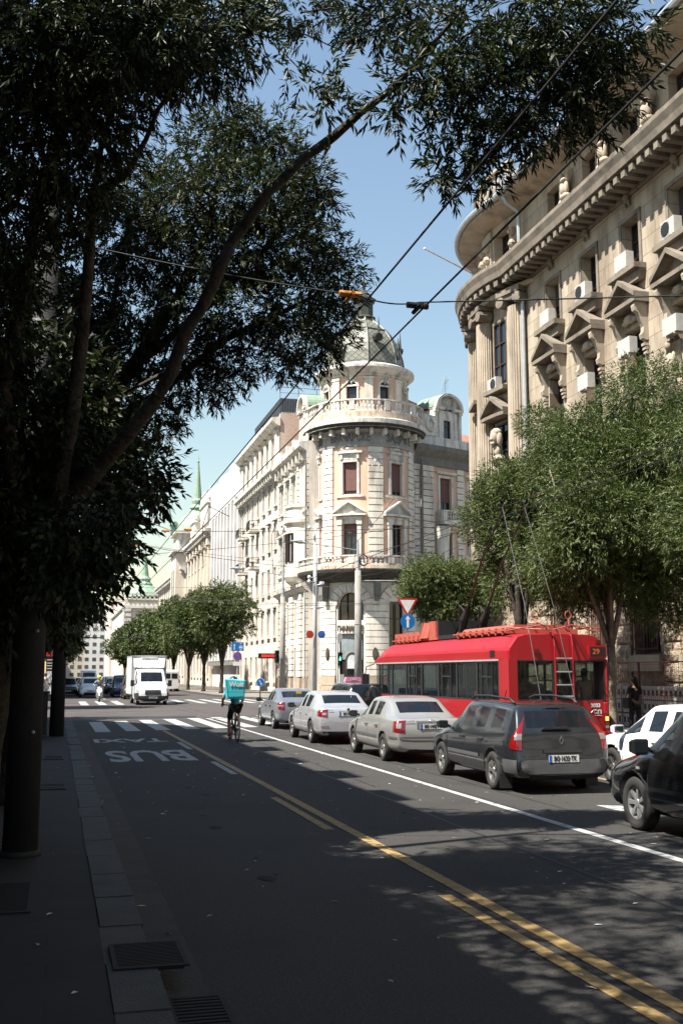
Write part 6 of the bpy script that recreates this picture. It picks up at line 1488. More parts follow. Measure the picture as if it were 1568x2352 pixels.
front_lamps(c, .42, 1.7, (30, 62), lambda t: (.68, .84)); c.mirrors(.95, 1.08, .88, TAN); c.seats((.2,)); c.plate('NS·118·DV', .45, ydir=-1); place(c.r, (5.75, 83.5, 0), PI)
for x, y, src, lb in [(2.6, 99, DARKC, 'black car facing the camera right behind the small white car'), (2.5, 108, DARKC, 'second black car behind the small white car, counting from the crossing'), (5.3, 112.5, SMALL, 'white car in the right oncoming lane beyond the black one'), (2.4, 118, DARKC, 'third black car behind the small white car, counting from the crossing'), (1.0, 96, DARKC, 'black car by the left kerb in the tree shade')]:
    place(copy_tree(src), (x, y, 0), PI, lb)
# --- box vans
def boxvan(name, label, group, box=True):
    st = [(2.95, .7, .62, .6, .8, .30, 0), (2.92, .86, .78, .72, .90, .22, 0), (2.8, 1.02, .86, .86, .97, .2, 0), (2.55, 1.14, .88, 1.0, 1.0, .2, 0), (2.3, 1.24, .88, 1.08, 1.02, .2, 0), (2.2, 1.28, .88, 1.1, 1.02, .2, 'W'), (1.62, 2.12, .80, 1.16, 1.02, .2, 'n'), (1.54, 2.2, .80, 1.16, 1.02, .2, 's'), (.85, 2.27, .82, 1.16, 1.02, .2, 'n'), (.75, 2.27, .82, 1.16, 1.02, .2, 'n'), (.45, 2.27, .84, 1.16, 1.02, .22, 'n'), (.35, 2.26, .84, 1.16, 1.02, .22, 'n')]
    if not box: st = st[:-1]+[(-.6, 2.3, .88, 1.2, 1.02, .22, 'n'), (-2.4, 2.3, .88, 1.2, 1.02, .22, 'n'), (-2.5, 2.25, .88, 1.2, 1.01, .24, 'n'), (-2.55, 2.1, .86, 1.1, 1.0, .26, 'n')]
    c = Car(name, label, 'van', st, WHT, .34, .84, 2.0, -1.55, 6, group=group, rim=M('steel_rim', (.3, .3, .31), .4, .6))
    front_lamps(c, .5, 2.3, (28, 58), lambda t: (.80, 1.0), mat=CLEARL)
    c.rear('grille', [(x, .62, .92) for x in np.linspace(-.48, .48, 8)], BLACK, .02, -1)
    c.rear('bumper', [(x, .22, .56) for x in np.linspace(-.88, .88, 12)], M('black_bumper', (.025, .025, .027), .6), .02, -1)
    c.dirn = -1
    for sx in (-1, 1): c.corner('bumper_end', sx, .5, 2.3, 30, 88, lambda t: (.22, .78-.1*t), MATS['black_bumper'], .02)
    c.dirn = 1
    for k in range(4):
        p, n = c.cast((0, 6, .66+.07*k), (0, -1, 0)); g = MB(); g.box(-.44, .44, p.y+.015, p.y+.035, .65+.07*k, .665+.07*k); part('grille_bar', g, CHROME, c.r)
    p, n = c.cast((0, 6, .93), (0, -1, 0)); g = MB(); y = p.y+.03; g.add([(0, y, 1.03), (.07, y, .92), (0, y, .81), (-.07, y, .92), (0, y, .98), (.035, y, .92), (0, y, .86), (-.035, y, .92)], [(0, 1, 5, 4), (1, 2, 6, 5), (2, 3, 7, 6), (3, 0, 4, 7)]); part('badge', g, CHROME, c.r)
    c.plate('BG·2410·TR' if box else 'BG·055·GH', .45, ydir=-1); c.seam([(1.75, .35), (1.75, 1.15)]); c.seam([(.8, .35), (.8, 1.15)]); c.seats((.6,), 1.5)
    for sx in (-1, 1):
        g = MB(); g.box(min(sx*1.04, sx*1.26), max(sx*1.04, sx*1.26), 1.72, 1.86, 1.12, 1.5); g.box(min(sx*.98, sx*1.05), max(sx*.98, sx*1.05), 1.75, 1.82, 1.2, 1.3); part('door_mirror', g, BLACK, c.r)
        if box: g = MB(); g.ball((sx*.74, 2.70, .9), (.09, .06, .08), 10); part('lit_lamp', g, LIT, c.r)
    return c
c = boxvan('box_van', 'white refrigerated box van facing the camera with its headlamps on', None)
r = c.r
g = MB(); g.box(-1.06, 1.06, -3.2, .30, .62, 3.0); bxo = part('cargo_box', g, M('box_white', (.74, .74, .72), .5, dirt=(.5, .48, .45), damt=.3, dscale=1.5), r)
g = MB(); 
for x in (-1.075, 1.06): g.box(x, x+.015, -3.2, .3, .6, .68); g.box(x, x+.015, -3.2, .3, 2.95, 3.02)
for x in (-1.09, 1.03): g.box(x, x+.06, .27, .33, .62, 3.02)
g.box(-1.09, 1.09, .27, .33, 2.97, 3.04); part('edge_rails', g, GALV, bxo)
g = MB(); g.prism([(-.95, 2.28), (.95, 2.28), (1.0, 2.6), (.98, 2.84), (-.98, 2.84), (-1.0, 2.6)], .33, .36)
vs = [(-.82, 1.45, 2.28), (.82, 1.45, 2.28), (.98, .36, 2.85), (-.98, .36, 2.85), (-.9, .36, 2.28), (.9, .36, 2.28)]
g.add(vs, [(0, 1, 2, 3), (0, 3, 4), (1, 5, 2)]); part('wind_deflector', g, WHITE, r)
g = MB(); g.box(-.5, .5, .34, .62, 2.7, 2.93)
for k in range(4): g.box(-.46, .46, .62, .64, 2.73+.05*k, 2.75+.05*k)
part('cooling_unit', g, WHITE, r)
g = MB(); g.box(-.8, .8, -3.1, 1.0, .42, .62); g.box(-1.0, 1.0, -.9, .2, .3, .6); part('chassis', g, BLACK, r)
p, n = c.cast((0, 3.0, 5), (0, 0, -1)) if False else (None, None)
g = MB(); me = text_mesh('MAXI', .2, .002, .004)
for w, x0 in (('MAXI', .0),):
    def onhood(cx_, cy_):
        h, n_ = c.cast((-(cx_+.05), 2.52+cy_*-.6, 4), (0, 0, -1)); return (h.x, h.y, h.z+.012) if h else (0, 2.5, 1.2)
    g.mesh(me, lambda q: onhood(q.x, -q.y))
part('bonnet_lettering', g, M('red_letters', (.6, .03, .03), .5), r)
place(r, (5.65, 69.5, 0), PI+math.radians(1.5))
c = boxvan('panel_van', 'white panel van parked by the far right trees, right of the box van', None, False)
for sx in (-1, 1): c.corner('tail_light', sx, .5, -2.0, 30, 55, lambda t: (.9, 1.3), REDL)
c.rear('rear_window', [(x, 1.35, 1.9) for x in np.linspace(-.7, -.06, 5)], GLASS, .012); c.rear('rear_window', [(x, 1.35, 1.9) for x in np.linspace(.06, .7, 5)], GLASS, .012)
place(c.r, (11.6, 118, 0), math.radians(4))
c2 = boxvan('panel_van', 'white van towering behind the queue of oncoming cars', None, False); place(c2.r, (3.6, 128, 0), PI)
# ================================================================ people (skinned skeletons)
SKIN = M('skin', (.45, .25, .17), .55, var=.08); HAIR = M('dark_hair', (.02, .015, .012), .7, var=.3, scale=30)
def skin_mesh(nodes, edges, name, mat, parent, lv=2, rootn=0):
    me = bpy.data.meshes.new(name); keys = list(nodes); ix = {k: i for i, k in enumerate(keys)}
    me.from_pydata([tuple(nodes[k][:3]) for k in keys], [(ix[a], ix[b]) for a, b in edges], [])
    o = bpy.data.objects.new(name, me); COL.objects.link(o)
    o.modifiers.new('k', 'SKIN')
    if not me.skin_vertices: me.skin_vertices.new() if hasattr(me.skin_vertices, 'new') else None
    for k, sv in zip(keys, me.skin_vertices[0].data):
        r = nodes[k][3]; sv.radius = (r, nodes[k][4] if len(nodes[k]) > 4 else r); sv.use_root = (k == keys[rootn])
    s = o.modifiers.new('s', 'SUBSURF'); s.levels = lv; s.render_levels = lv
    em = evalmesh(o); bpy.data.objects.remove(o)
    em.name = name; em.materials.clear(); em.materials.append(mat); em.polygons.foreach_set('use_smooth', [True]*len(em.polygons))
    q = bpy.data.objects.new(name, em); COL.objects.link(q); q.parent = parent
    return q
def person(label, J, shirt, legs, shoes=None, hair=None, hairlong=False, sleeves=.5, leglen=1., loc=(0, 0, 0), rz=0, grip=False, hat=None, group=None, extra=None):
    """J: joints (x, y, z); facing +y. one continuous body; clothes and hair are its children"""
    r = root('person', label, 'person', loc, rz, group)
    N = {}; E = []
    def nd(k, p, rad, r2=None): N[k] = (*p, rad) if r2 is None else (*p, rad, r2)
    V = {k: Vector(v) for k, v in J.items()}
    nd('pel', V['pel'], .12, .10); nd('waist', V['pel'].lerp(V['chest'], .5), .115, .095); nd('chest', V['chest'], .14, .11); nd('neck', V['neck'], .055)
    H = V['head']; up = (H-V['neck']).normalized(); f = Vector(J.get('face', (0, 1, 0))).normalized()
    nd('jaw', H-up*.05+f*.02, .065); nd('sk', H+up*.03, .088); nd('crown_', H+up*.09-f*.01, .06); nd('nose', H+f*.105, .012); 
    sd = f.cross(up).normalized()
    nd('earl', H+sd*.09, .014); nd('earr', H-sd*.09, .014)
    E += [('pel', 'waist'), ('waist', 'chest'), ('chest', 'neck'), ('neck', 'jaw'), ('jaw', 'sk'), ('sk', 'crown_'), ('sk', 'nose'), ('sk', 'earl'), ('sk', 'earr')]
    for s in 'lr':
        nd('sh'+s, V['sh'+s], .06); nd('el'+s, V['el'+s], .042); nd('fa'+s, V['el'+s].lerp(V['wr'+s], .3), .042); nd('wr'+s, V['wr'+s], .027)
        d = (V['wr'+s]-V['el'+s]).normalized(); pa = V['wr'+s]+d*.055; nd('pa'+s, pa, .034, .02); E += [('chest', 'sh'+s), ('sh'+s, 'el'+s), ('el'+s, 'fa'+s), ('fa'+s, 'wr'+s), ('wr'+s, 'pa'+s)]
        a = d.cross(Vector((0, 0, 1)) if abs(d.z) < .8 else Vector((0, 1, 0))).normalized(); b = d.cross(a).normalized()
        cb = (b if b.z < 0 else -b) if abs(d.z) < .8 else b
        for i, (o, L) in enumerate(((-.028, .065), (-.01, .078), (.01, .072), (.027, .055))):
            k1 = pa+d*.035+a*o; k2 = k1+(d*(.5 if grip else .9)+cb*(.8 if grip else .3)).normalized()*L*.55; k3 = k2+(d*(-.2 if grip else .7)+cb*(1 if grip else .6)).normalized()*L*.45
            for q, (p, rr_) in enumerate(((k1, .0095), (k2, .0085), (k3, .007))): nd('f%s%d%d' % (s, i, q), p, rr_)
            E += [('pa'+s, 'f%s%d0' % (s, i)), ('f%s%d0' % (s, i), 'f%s%d1' % (s, i)), ('f%s%d1' % (s, i), 'f%s%d2' % (s, i))]
        t1_ = V['wr'+s]+d*.03+a*.035*(1 if s == 'l' else -1); t2_ = t1_+d*.03+cb*.02+a*.012*(1 if s == 'l' else -1)
        nd('t%s0' % s, t1_, .011); nd('t%s1' % s, t2_, .009); E += [('wr'+s, 't%s0' % s), ('t%s0' % s, 't%s1' % s)]
        nd('hi'+s, V['hi'+s], .088); nd('th'+s, V['hi'+s].lerp(V['kn'+s], .45), .078); nd('kn'+s, V['kn'+s], .052); nd('ca'+s, V['kn'+s].lerp(V['an'+s], .3), .054); nd('an'+s, V['an'+s], .034)
        nd('to'+s, V['to'+s], .032, .025); E += [('pel', 'hi'+s), ('hi'+s, 'th'+s), ('th'+s, 'kn'+s), ('kn'+s, 'ca'+s), ('ca'+s, 'an'+s), ('an'+s, 'to'+s)]
    body = skin_mesh(N, E, 'body', SKIN, r)
    def sub(keys, grow, name, mat, cut=None):
        n2 = {k: (*N[k][:3], N[k][3]+grow, (N[k][4] if len(N[k]) > 4 else N[k][3])+grow) for k in keys if k in N}
        e2 = [(a, b) for a, b in E if a in n2 and b in n2]
        if cut:
            for a, b, t, rr_ in cut:
                p = Vector(N[a][:3]).lerp(Vector(N[b][:3]), t); n2['c'+a+b] = (*p, rr_, rr_); e2.append((a, 'c'+a+b))
        return skin_mesh(n2, e2, name, mat, r)
    st = ['pel', 'waist', 'chest', 'shl', 'shr']
    if sleeves >= 1: sub(st+['ell', 'elr', 'fal', 'far'], .018, 'shirt', shirt, [('fal', 'wrl', .8, .045), ('far', 'wrr', .8, .045)])
    else: sub(st, .02, 'shirt', shirt, [('shl', 'ell', .75, .062), ('shr', 'elr', .75, .062), ('chest', 'neck', .35, .08)])
    lt = ['pel', 'hil', 'hir', 'thl', 'thr']
    if leglen >= 1: sub(lt+['knl', 'knr', 'cal', 'car'], .018, 'trousers', legs, [('cal', 'anl', .95, .055), ('car', 'anr', .95, .055)])
    else: sub(lt, .02, 'shorts', legs, [('thl', 'knl', .85, .075), ('thr', 'knr', .85, .075)])
    for s in 'lr':
        g = MB(); a, t = V['an'+s], V['to'+s]; d = (t-a); d.z = 0; d.normalize() if d.length > .01 else None
        g.tube([a-d*.06+Vector((0, 0, -.03)), a+Vector((0, 0, -.02)), a.lerp(t, .6)+Vector((0, 0, -.01)), t+d*.05], [.035, .048, .045, .028], 10); part('shoe', g, shoes or BLACK, r, smooth=True)
    g = MB(); g.ball(tuple(H+up*.045-f*.018), (.098, .108, .105), 14)
    if hairlong: g.ball(tuple(H-f*.09-up*.03), (.075, .06, .14), 10); g.tube([tuple(H-f*.12+up*.02), tuple(H-f*.15-up*.08), tuple(H-f*.12-up*.22)], [.04, .05, .015], 8)
    if hat is None: part('hair', g, hair or HAIR, r, smooth=True)
    elif hat == 'helmet_y' or hat == 'helmet_k':
        g = MB(); g.ball(tuple(H+up*.04), (.135, .15, .14), 16); m_ = M('yellow_helmet', (.62, .72, .02), .3, coat=.5) if hat == 'helmet_y' else M('black_helmet', (.02, .02, .02), .4)
        part('helmet', g, m_, r, smooth=True)
        if hat == 'helmet_y': g = MB(); g.ball(tuple(H+f*.07+up*.01), (.11, .09, .055), 12); part('visor', g, GLASS, r, smooth=True)
    elif hat == 'straw':
        g = MB(); g.lathe(tuple(H+up*.05), [(.22, 0), (.21, .015), (.11, .02), (.1, .1), (.05, .12), (0, .12)], 18); part('straw_hat', g, M('straw', (.62, .42, .16), .8), r, smooth=True)
    return r
def standing(step=.0, arm=.1, h=1.75, lean=0):
    k = h/1.75
    J = dict(pel=(0, 0, .93), chest=(0, -.01+lean, 1.3), neck=(0, lean, 1.47), head=(0, .02+lean, 1.62),
             shl=(-.19, lean, 1.4), shr=(.19, lean, 1.4), ell=(-.25, -arm*.4+lean, 1.12), elr=(.25, arm*.4+lean, 1.12), wrl=(-.24, arm*.8+lean, .90), wrr=(.25, arm*1.3+lean, .92),
             hil=(-.09, 0, .88), hir=(.09, 0, .88), knl=(-.10, step*.5, .49), knr=(.10, -step*.25, .49), anl=(-.10, step*.8-.02, .09), anr=(.10, -step*.9, .13), tol=(-.11, step*.8+.13, .045), tor=(.11, -step*.9+.11, .05))
    return {a: tuple(x*k for x in v) for a, v in J.items()}
def cloth(n, c, **k): return M(n, c, .9, **k)
person('person in black flowered dress with a shoulder bag walking past the fence', dict(standing(.16, .1, 1.66)), cloth('dark_floral', (.035, .03, .035), var=.6, scale=22), cloth('floral_skirt', (.06, .045, .055), var=.8, scale=18), hairlong=True, loc=(16.95, 29.45, .15), rz=.1)
g = MB(); g.box(-.06, .06, -.16, .16, .75, 1.05); g.tube([(0, -.12, 1.05), (.12, -.02, 1.43), (0, .12, 1.05)], .012, 5); thing('shoulder_bag', g, BLACK, 'black shoulder bag hanging at the hip of the person in the flowered dress', 'bag', loc=None).location = (16.68, 29.42, .15)
person('person in grey-blue shirt half hidden by the pale tree trunk', dict(standing(.12, .1, 1.74)), cloth('blue_grey_shirt', (.09, .10, .14)), cloth('dark_trousers', (.03, .03, .035)), loc=(16.05, 30.2, .15), rz=.3, sleeves=1)
person('person in black T-shirt and khaki shorts walking between the pole and the trolleybus', dict(standing(.2, .12, 1.78)), cloth('black_tee', (.015, .015, .016)), cloth('khaki', (.28, .23, .10)), leglen=.6, loc=(21.2, 74.2, .15), rz=2.4)
person('person in white shirt standing with a bag at the left crossing', dict(standing(.1, .1, 1.78)), cloth('white_shirt', (.75, .75, .74)), cloth('pale_trousers', (.55, .53, .5)), loc=(-.62, 69.5, .15), rz=.8)
# ================================================================ bicycle, rider and delivery bag
def wheel2(parent, y, R, spokes=18, tw=.022, name='wheel', x=0, disc=False):
    e = bpy.data.objects.new(name, None); COL.objects.link(e); e.parent = parent; e.location = (x, y, R)
    g = MB(); N = 30
    g.lathe((0, 0, 0), [(R-tw*2+tw*math.cos(2*PI*k/8)+tw, tw*math.sin(2*PI*k/8)) for k in range(9)], N, axis='x'); part('tyre', g, RUBBER, e, smooth=True)
    g = MB(); g.lathe((0, 0, 0), [(R-tw*2, -.012), (R-tw*2-.02, -.01), (R-tw*2-.02, .01), (R-tw*2, .012)], N, axis='x'); g.tube([(-.05, 0, 0), (.05, 0, 0)], .02, 8)
    for k in range(spokes): a = 2*PI*k/spokes; g.tube([(.02*(-1)**k, 0, 0), (0, (R-tw*2)*math.cos(a), (R-tw*2)*math.sin(a))], .004 if not disc else .02, 4)
    part('rim', g, BLACK if not disc else ALLOY, e)
b = root('bicycle', 'black bicycle ridden by the courier, seen from behind', 'bicycle', (5.0, 31.1, 0), math.radians(2))
wheel2(b, -.53, .345); wheel2(b, .53, .345)
g = MB(); P = dict(bb=(0, -.08, .29), st=(0, -.22, .82), hd=(0, .38, .88), hb=(0, .42, .72), ra=(0, -.53, .345), fa=(0, .53, .345))
for a, c_, r_ in (('bb', 'st', .018), ('st', 'hd', .018), ('bb', 'hb', .022), ('hd', 'hb', .022)): g.tube([P[a], P[c_]], r_, 8)
for s in (-1, 1):
    g.tube([P['bb'], (s*.06, -.53, .345)], .01, 6); g.tube([(0, -.21, .8), (s*.06, -.53, .345)], .009, 6); g.tube([P['hb'], (s*.05, .45, .68), (s*.05, .53, .345)], [.02, .016, .012], 6)
part('frame', g, BLACK, b)
g = MB(); g.tube([(0, .38, .88), (0, .40, 1.0), (-.3, .36, 1.02)], .014, 6); g.tube([(0, .40, 1.0), (.3, .36, 1.02)], .014, 6); part('handlebar', g, BLACK, b)
g = MB(); g.tube([(0, -.22, .8), (0, -.25, .92)], .013, 6); g.ball((0, -.28, .95), (.075, .14, .035), 12); part('saddle', g, BLACK, b, smooth=True)
g = MB(); g.tube([(-.05, -.08, .29), (-.08, -.1, .13), (-.17, -.1, .13)], .012, 6); g.tube([(.05, -.08, .29), (.08, -.06, .45), (.17, -.06, .45)], .012, 6); g.lathe((.05, -.08, .29), [(.0, 0), (.095, .002), (.095, .006), (0, .008)], 16, axis='x'); part('crank', g, ALLOY, b)
g = MB(); g.tube([(0, -.53+.38*math.cos(a), .345+.38*math.sin(a)) for a in np.linspace(.6, 2.6, 8)], .02, 6); part('mudguard', g, BLACK, b)
J = dict(pel=(0, -.26, 1.0), chest=(0, .0, 1.36), neck=(0, .08, 1.52), head=(0, .13, 1.67), shl=(-.19, .04, 1.43), shr=(.19, .04, 1.43), ell=(-.30, .14, 1.2), elr=(.30, .14, 1.2), wrl=(-.28, .3, 1.07), wrr=(.28, .3, 1.07),
         hil=(-.1, -.22, .96), hir=(.1, -.22, .96), knl=(-.14, .02, .58), knr=(.15, .14, .80), anl=(-.13, -.12, .22), anr=(.13, -.1, .50), tol=(-.14, .0, .16), tor=(.14, .02, .46))
person('courier in turquoise T-shirt and black shorts riding a bicycle away, red shoes', J, cloth('turquoise_tee', (.08, .55, .64)), cloth('black_shorts', (.015, .015, .016)), leglen=.6, shoes=M('red_shoe', (.45, .02, .03), .5), loc=(5.0, 31.1, 0), rz=math.radians(2), grip=True, hat='helmet_k')
TURQ = M('turquoise_fabric', (.07, .58, .66), .6, var=.06, dirt=(.08, .5, .56), dscale=4, damt=.5)
bag = root('delivery_bag', 'turquoise cube delivery bag with white lettering on the courier\'s back', 'delivery bag', (5.0, 31.1, 0), math.radians(-6))
g = MB(); vs = [(-.24, -.62, 1.20), (.24, -.62, 1.17), (.26, -.2, 1.2), (-.26, -.2, 1.22), (-.30, -.66, 1.77), (.28, -.66, 1.73), (.28, -.16, 1.74), (-.30, -.16, 1.78)]
g.add(vs, [(3, 2, 1, 0), (4, 5, 6, 7), (0, 1, 5, 4), (1, 2, 6, 5), (2, 3, 7, 6), (3, 0, 4, 7)]); ob = part('case', g, TURQ, bag)
bv = ob.modifiers.new('b', 'BEVEL'); bv.width = .03; bv.segments = 3
g = MB(); me = text_mesh('Wolt', .19, .002, .006); g.mesh(me, lambda c: (.02+c.x, -.665+.07*(1.6-1.62-c.y)-c.z+.0, 1.61+c.y)); part('lettering', g, WHITE, bag)
g = MB(); g.box(-.29, .27, -.672, -.664, 1.395, 1.41); g.box(-.295, -.285, -.67, -.664, 1.2, 1.76); g.box(.265, .275, -.67, -.664, 1.2, 1.72); part('piping', g, M('dark_piping', (.02, .2, .24), .7), bag)
# ================================================================ scooter with rider
s_ = root('motor_scooter', 'silver motor scooter with a lit headlamp riding towards the camera', 'scooter', (2.85, 75.0, 0), PI)
wheel2(s_, .62, .25, 6, .055, disc=True); wheel2(s_, -.62, .25, 6, .06, disc=True)
SCG = M('scooter_grey', (.42, .43, .44), .3, .4, coat=.5)
g = MB(); g.tube([(0, .62, .25), (0, .56, .5), (0, .48, .8), (0, .42, 1.02)], [.06, .09, .13, .1], 10); g.tube([(0, .72, .3), (0, .66, .55)], [.09, .05], 8)
g.add([(-.24, .5, .35), (.24, .5, .35), (.2, .55, .75), (-.2, .55, .75), (-.16, .46, 1.0), (.16, .46, 1.0)], [(0, 1, 2, 3), (3, 2, 5, 4)]); part('front_shield', g, SCG, s_, smooth=True)
g = MB(); g.tube([(0, .3, .3), (0, 0, .27), (0, -.2, .4), (0, -.5, .72), (0, -.8, .78)], [.12, .15, .19, .19, .08], 10); part('body', g, SCG, s_, smooth=True)
g = MB(); g.ball((0, -.35, .84), (.15, .4, .07), 12); part('seat', g, BLACK, s_, smooth=True)
g = MB(); g.ball((0, .61, .78), (.13, .06, .1), 12); part('headlamp', g, LIT, s_, smooth=True)
g = MB(); g.tube([(-.33, .34, 1.06), (0, .42, 1.02), (.33, .34, 1.06)], .018, 6)
for sx in (-1, 1): g.tube([(sx*.22, .38, 1.05), (sx*.3, .4, 1.22)], .008, 5); g.ball((sx*.32, .4, 1.25), (.07, .015, .045), 8)
part('handlebar', g, BLACK, s_)
J = dict(pel=(0, -.3, .95), chest=(0, -.2, 1.3), neck=(0, -.15, 1.47), head=(0, -.1, 1.62), shl=(-.2, -.17, 1.38), shr=(.2, -.17, 1.38), ell=(-.36, .0, 1.17), elr=(.36, .0, 1.17), wrl=(-.32, .24, 1.09), wrr=(.32, .24, 1.09),
         hil=(-.1, -.26, .9), hir=(.1, -.26, .9), knl=(-.2, .14, .82), knr=(.2, .14, .82), anl=(-.16, .16, .42), anr=(.16, .16, .42), tol=(-.16, .3, .36), tor=(.16, .3, .36))
person('scooter rider in yellow helmet and grey jacket facing the camera', J, cloth('grey_green_jacket', (.18, .22, .20)), cloth('rider_trousers', (.03, .035, .05)), loc=(2.85, 75.0, 0), rz=PI, hat='helmet_y', sleeves=1, grip=True)
# ================================================================ trolleybus
RED = M('bus_red', (.37, .006, .012), .45, .0, var=.06, scale=2, coat=.12, dirt=(.22, .02, .02), dscale=2, damt=.35); RED2 = M('bus_roof_orange', (.45, .10, .07), .6, var=.12, scale=4, dirt=(.25, .06, .04), dscale=3, damt=.4)
BUSGL = M('bus_glass', (.01, .012, .014), .05, var=0, spec=.5, trans=.72)
bus = root('trolleybus', 'red trolleybus of line 29, number 2033, seen from behind beside the pavement', 'trolleybus', (12.04, 24.5, 0), 0)
bus.scale = (1.06, 1, 1)
hw = 1.27; Lb = 12.0
g = MB(); g.box(-hw, -hw+.05, .3, 11.4, .28, 1.22, 0); g.box(hw-.05, hw, .3, 11.4, .28, 1.22)
g.box(-hw+.05, hw-.05, 11.3, 11.4, .28, 1.22); g.box(-hw+.06, hw-.06, .1, 11.3, .3, .38)
part('side_panels', g, RED, bus)
pr = [(-1.27, 2.27), (-1.27, 2.48), (-1.24, 2.56), (-1.05, 2.84), (-.85, 2.9), (0, 2.93), (.85, 2.9), (1.05, 2.84), (1.24, 2.56), (1.27, 2.48), (1.27, 2.27)]
g = MB(); ys = [0.03, .1, .35, 10.3, 11.2, 11.75, 11.95]; 
def rk_(y): 
    e = 0 if y > .3 else (.05 if y < .05 else .02); 
    if y <= 10.3: return [(x*(1-e*.6), y, 2.27+(z-2.27)*(1-e)) for x, z in pr]
    t = (y-10.3)/1.65; return [(x*(1-.1*t*t), y, 2.27+(z-2.27)*(1-.75*t**1.8)) for x, z in pr]
vs = []; 
for y in ys: vs += rk_(y)
n = len(pr); fs = [(i*n+k, i*n+k+1, (i+1)*n+k+1, (i+1)*n+k) for i in range(len(ys)-1) for k in range(n-1)]+[tuple(range(n)), tuple(range(len(vs)-n, len(vs)))]+[(i*n, (i+1)*n, (i+1)*n+n-1, i*n+n-1) for i in range(len(ys)-1)]
g.add(vs, fs); part('roof', g, RED, bus)
g = MB(); 
for sx in (-1, 1): g.box(sx*1.275-.006, sx*1.275+.006, .6, 11.2, 2.235, 2.275)
part('drip_rail', g, GALV, bus)
for sx in (-1, 1):
    n0 = 7; y0 = .62; dy = (11.0-y0)/n0
    for i in range(n0):
        a, b2 = y0+dy*i, y0+dy*(i+1)
        g = MB(); g.box(sx*1.24-.004, sx*1.24+.004, a+.05, b2-.05, 1.27, 2.22); w = part('side_window', g, BUSGL, bus)
        g = MB(); x0, x1 = sorted((sx*1.225, sx*1.262))
        g.box(x0, x1, a-.0, a+.05, 1.22, 2.25); g.box(x0, x1, b2-.05, b2, 1.22, 2.25); g.box(x0, x1, a+.05, b2-.05, 1.22, 1.27); g.box(x0, x1, a+.05, b2-.05, 2.2, 2.25)
        if i % 2 == 0: g.box(x0, x1, a+.45, a+.49, 1.27, 2.2); g.box(x0, x1, b2-.34, b2-.3, 1.27, 2.2); g.box(x0, x1, a+.49, b2-.34, 1.82, 1.86)
        part('window_frame', g, M('bus_frame', (.035, .037, .04), .4, .3), w)
g = MB(); g.box(-hw, -hw+.22, .0, .6, 1.22, 2.28); g.box(-hw, -hw+.22, .0, .3, .28, 1.22); g.box(hw-.07, hw, 0, .6, 1.22, 2.28); g.box(hw-.14, hw, 0, .3, .28, 1.22)
ob = part('corner_pillars', g, RED, bus); bv = ob.modifiers.new('b', 'BEVEL'); bv.width = .05; bv.segments = 3
g = MB(); g.box(-1.05, hw-.14, .02, .1, .42, 1.25); g.box(-1.05, hw-.07, .02, .1, 2.25, 2.6); ob = part('rear_panel', g, RED, bus)
g = MB(); g.box(-1.2, 1.25, -.07, .05, .2, .5); ob = part('rear_bumper', g, RED, bus); bv = ob.modifiers.new('b', 'BEVEL'); bv.width = .03; bv.segments = 2
for a, b2 in ((-1.05, -.12), (-.12, .34), (.34, 1.2)):
    g = MB(); g.box(a+.03, b2-.03, .05, .06, 1.27, 2.24); w = part('rear_window', g, BUSGL, bus)
    g = MB(); g.box(a, a+.035, .02, .08, 1.25, 2.25); g.box(b2-.035, b2, .02, .08, 1.25, 2.25); g.box(a+.035, b2-.035, .02, .08, 1.25, 1.28); g.box(a+.035, b2-.035, .02, .08, 2.22, 2.25); part('window_frame', g, BLACK, w)
g = MB()
for x in (-.12, .34): g.tube([(x, -.06, 1.2), (x, -.06, 2.6), (x, .0, 2.85), (x, .3, 3.05)], .02, 6)
part('ladder_rails', g, RED, bus)
g = MB()
for z in (1.35, 1.63, 1.95, 2.28): g.box(-.1, .32, -.075, -.045, z, z+.03)
part('ladder_rungs', g, GALV, bus)
g = MB(); g.box(.76, 1.23, -.04, .03, 2.30, 2.62); db = part('display_box', g, RED, bus)
g = MB(); g.box(.80, 1.19, -.046, -.04, 2.34, 2.58); part('display_screen', g, M('display_dark', (.02, .018, .016), .3), db)
g = MB(); me = text_mesh('29', .19, .002, .002); g.mesh(me, lambda c: (.95+c.x, -.05-c.z, 2.46+c.y)); part('display_digits', g, M('dim_led', (.35, .07, .02), .6, emit=(.6, .12, .03), es=.15), db)
g = MB(); me = text_mesh('2033', .125, .002, .006); g.mesh(me, lambda c: (.92+c.x, .015-c.z, 1.13+c.y)); part('fleet_number', g, WHITE, bus)
g = MB(); me = text_mesh('СП', .13, .002, .004); g.mesh(me, lambda c: (.97+c.x*1.1, .015-c.z, .97+c.y)); g.tube([(.8, .012, .96), (.86, .012, 1.02), (.93, .012, 1.02)], .008, 4); g.tube([(.9, .012, .885), (1.0, .012, .89), (1.07, .012, .88)], .005, 4); part('company_mark', g, WHITE, bus)
for x in (-.98, 1.185):
    g = MB(); g.box(x-.055, x+.055, -.03, .03, .46, .95); l = part('rear_lamp', g, M('lamp_dark_red', (.13, .01, .008), .2, coat=.5), bus)
    g = MB(); g.box(x-.04, x+.04, -.036, -.03, .76, .86); part('indicator', g, M('amber_lit', (.9, .3, .03), .3, emit=(1, .35, .05), es=1.2), l); g = MB(); g.box(x-.04, x+.04, -.036, -.03, .58, .64); part('reversing_lens', g, CLEARL, l)
g = MB(); g.box(-.62, -.5, -.02, .03, 2.42, 2.52); g.box(.98, 1.08, -.02, .03, 2.68, 2.76); part('marker_lamps', g, M('marker', (.12, .01, .01), .3), bus)
g = MB()
for k in range(8): g.box(-1.284, -1.272, .85, 1.15, 2.34+.022*k, 2.35+.022*k)
part('side_vent', g, BLACK, bus)
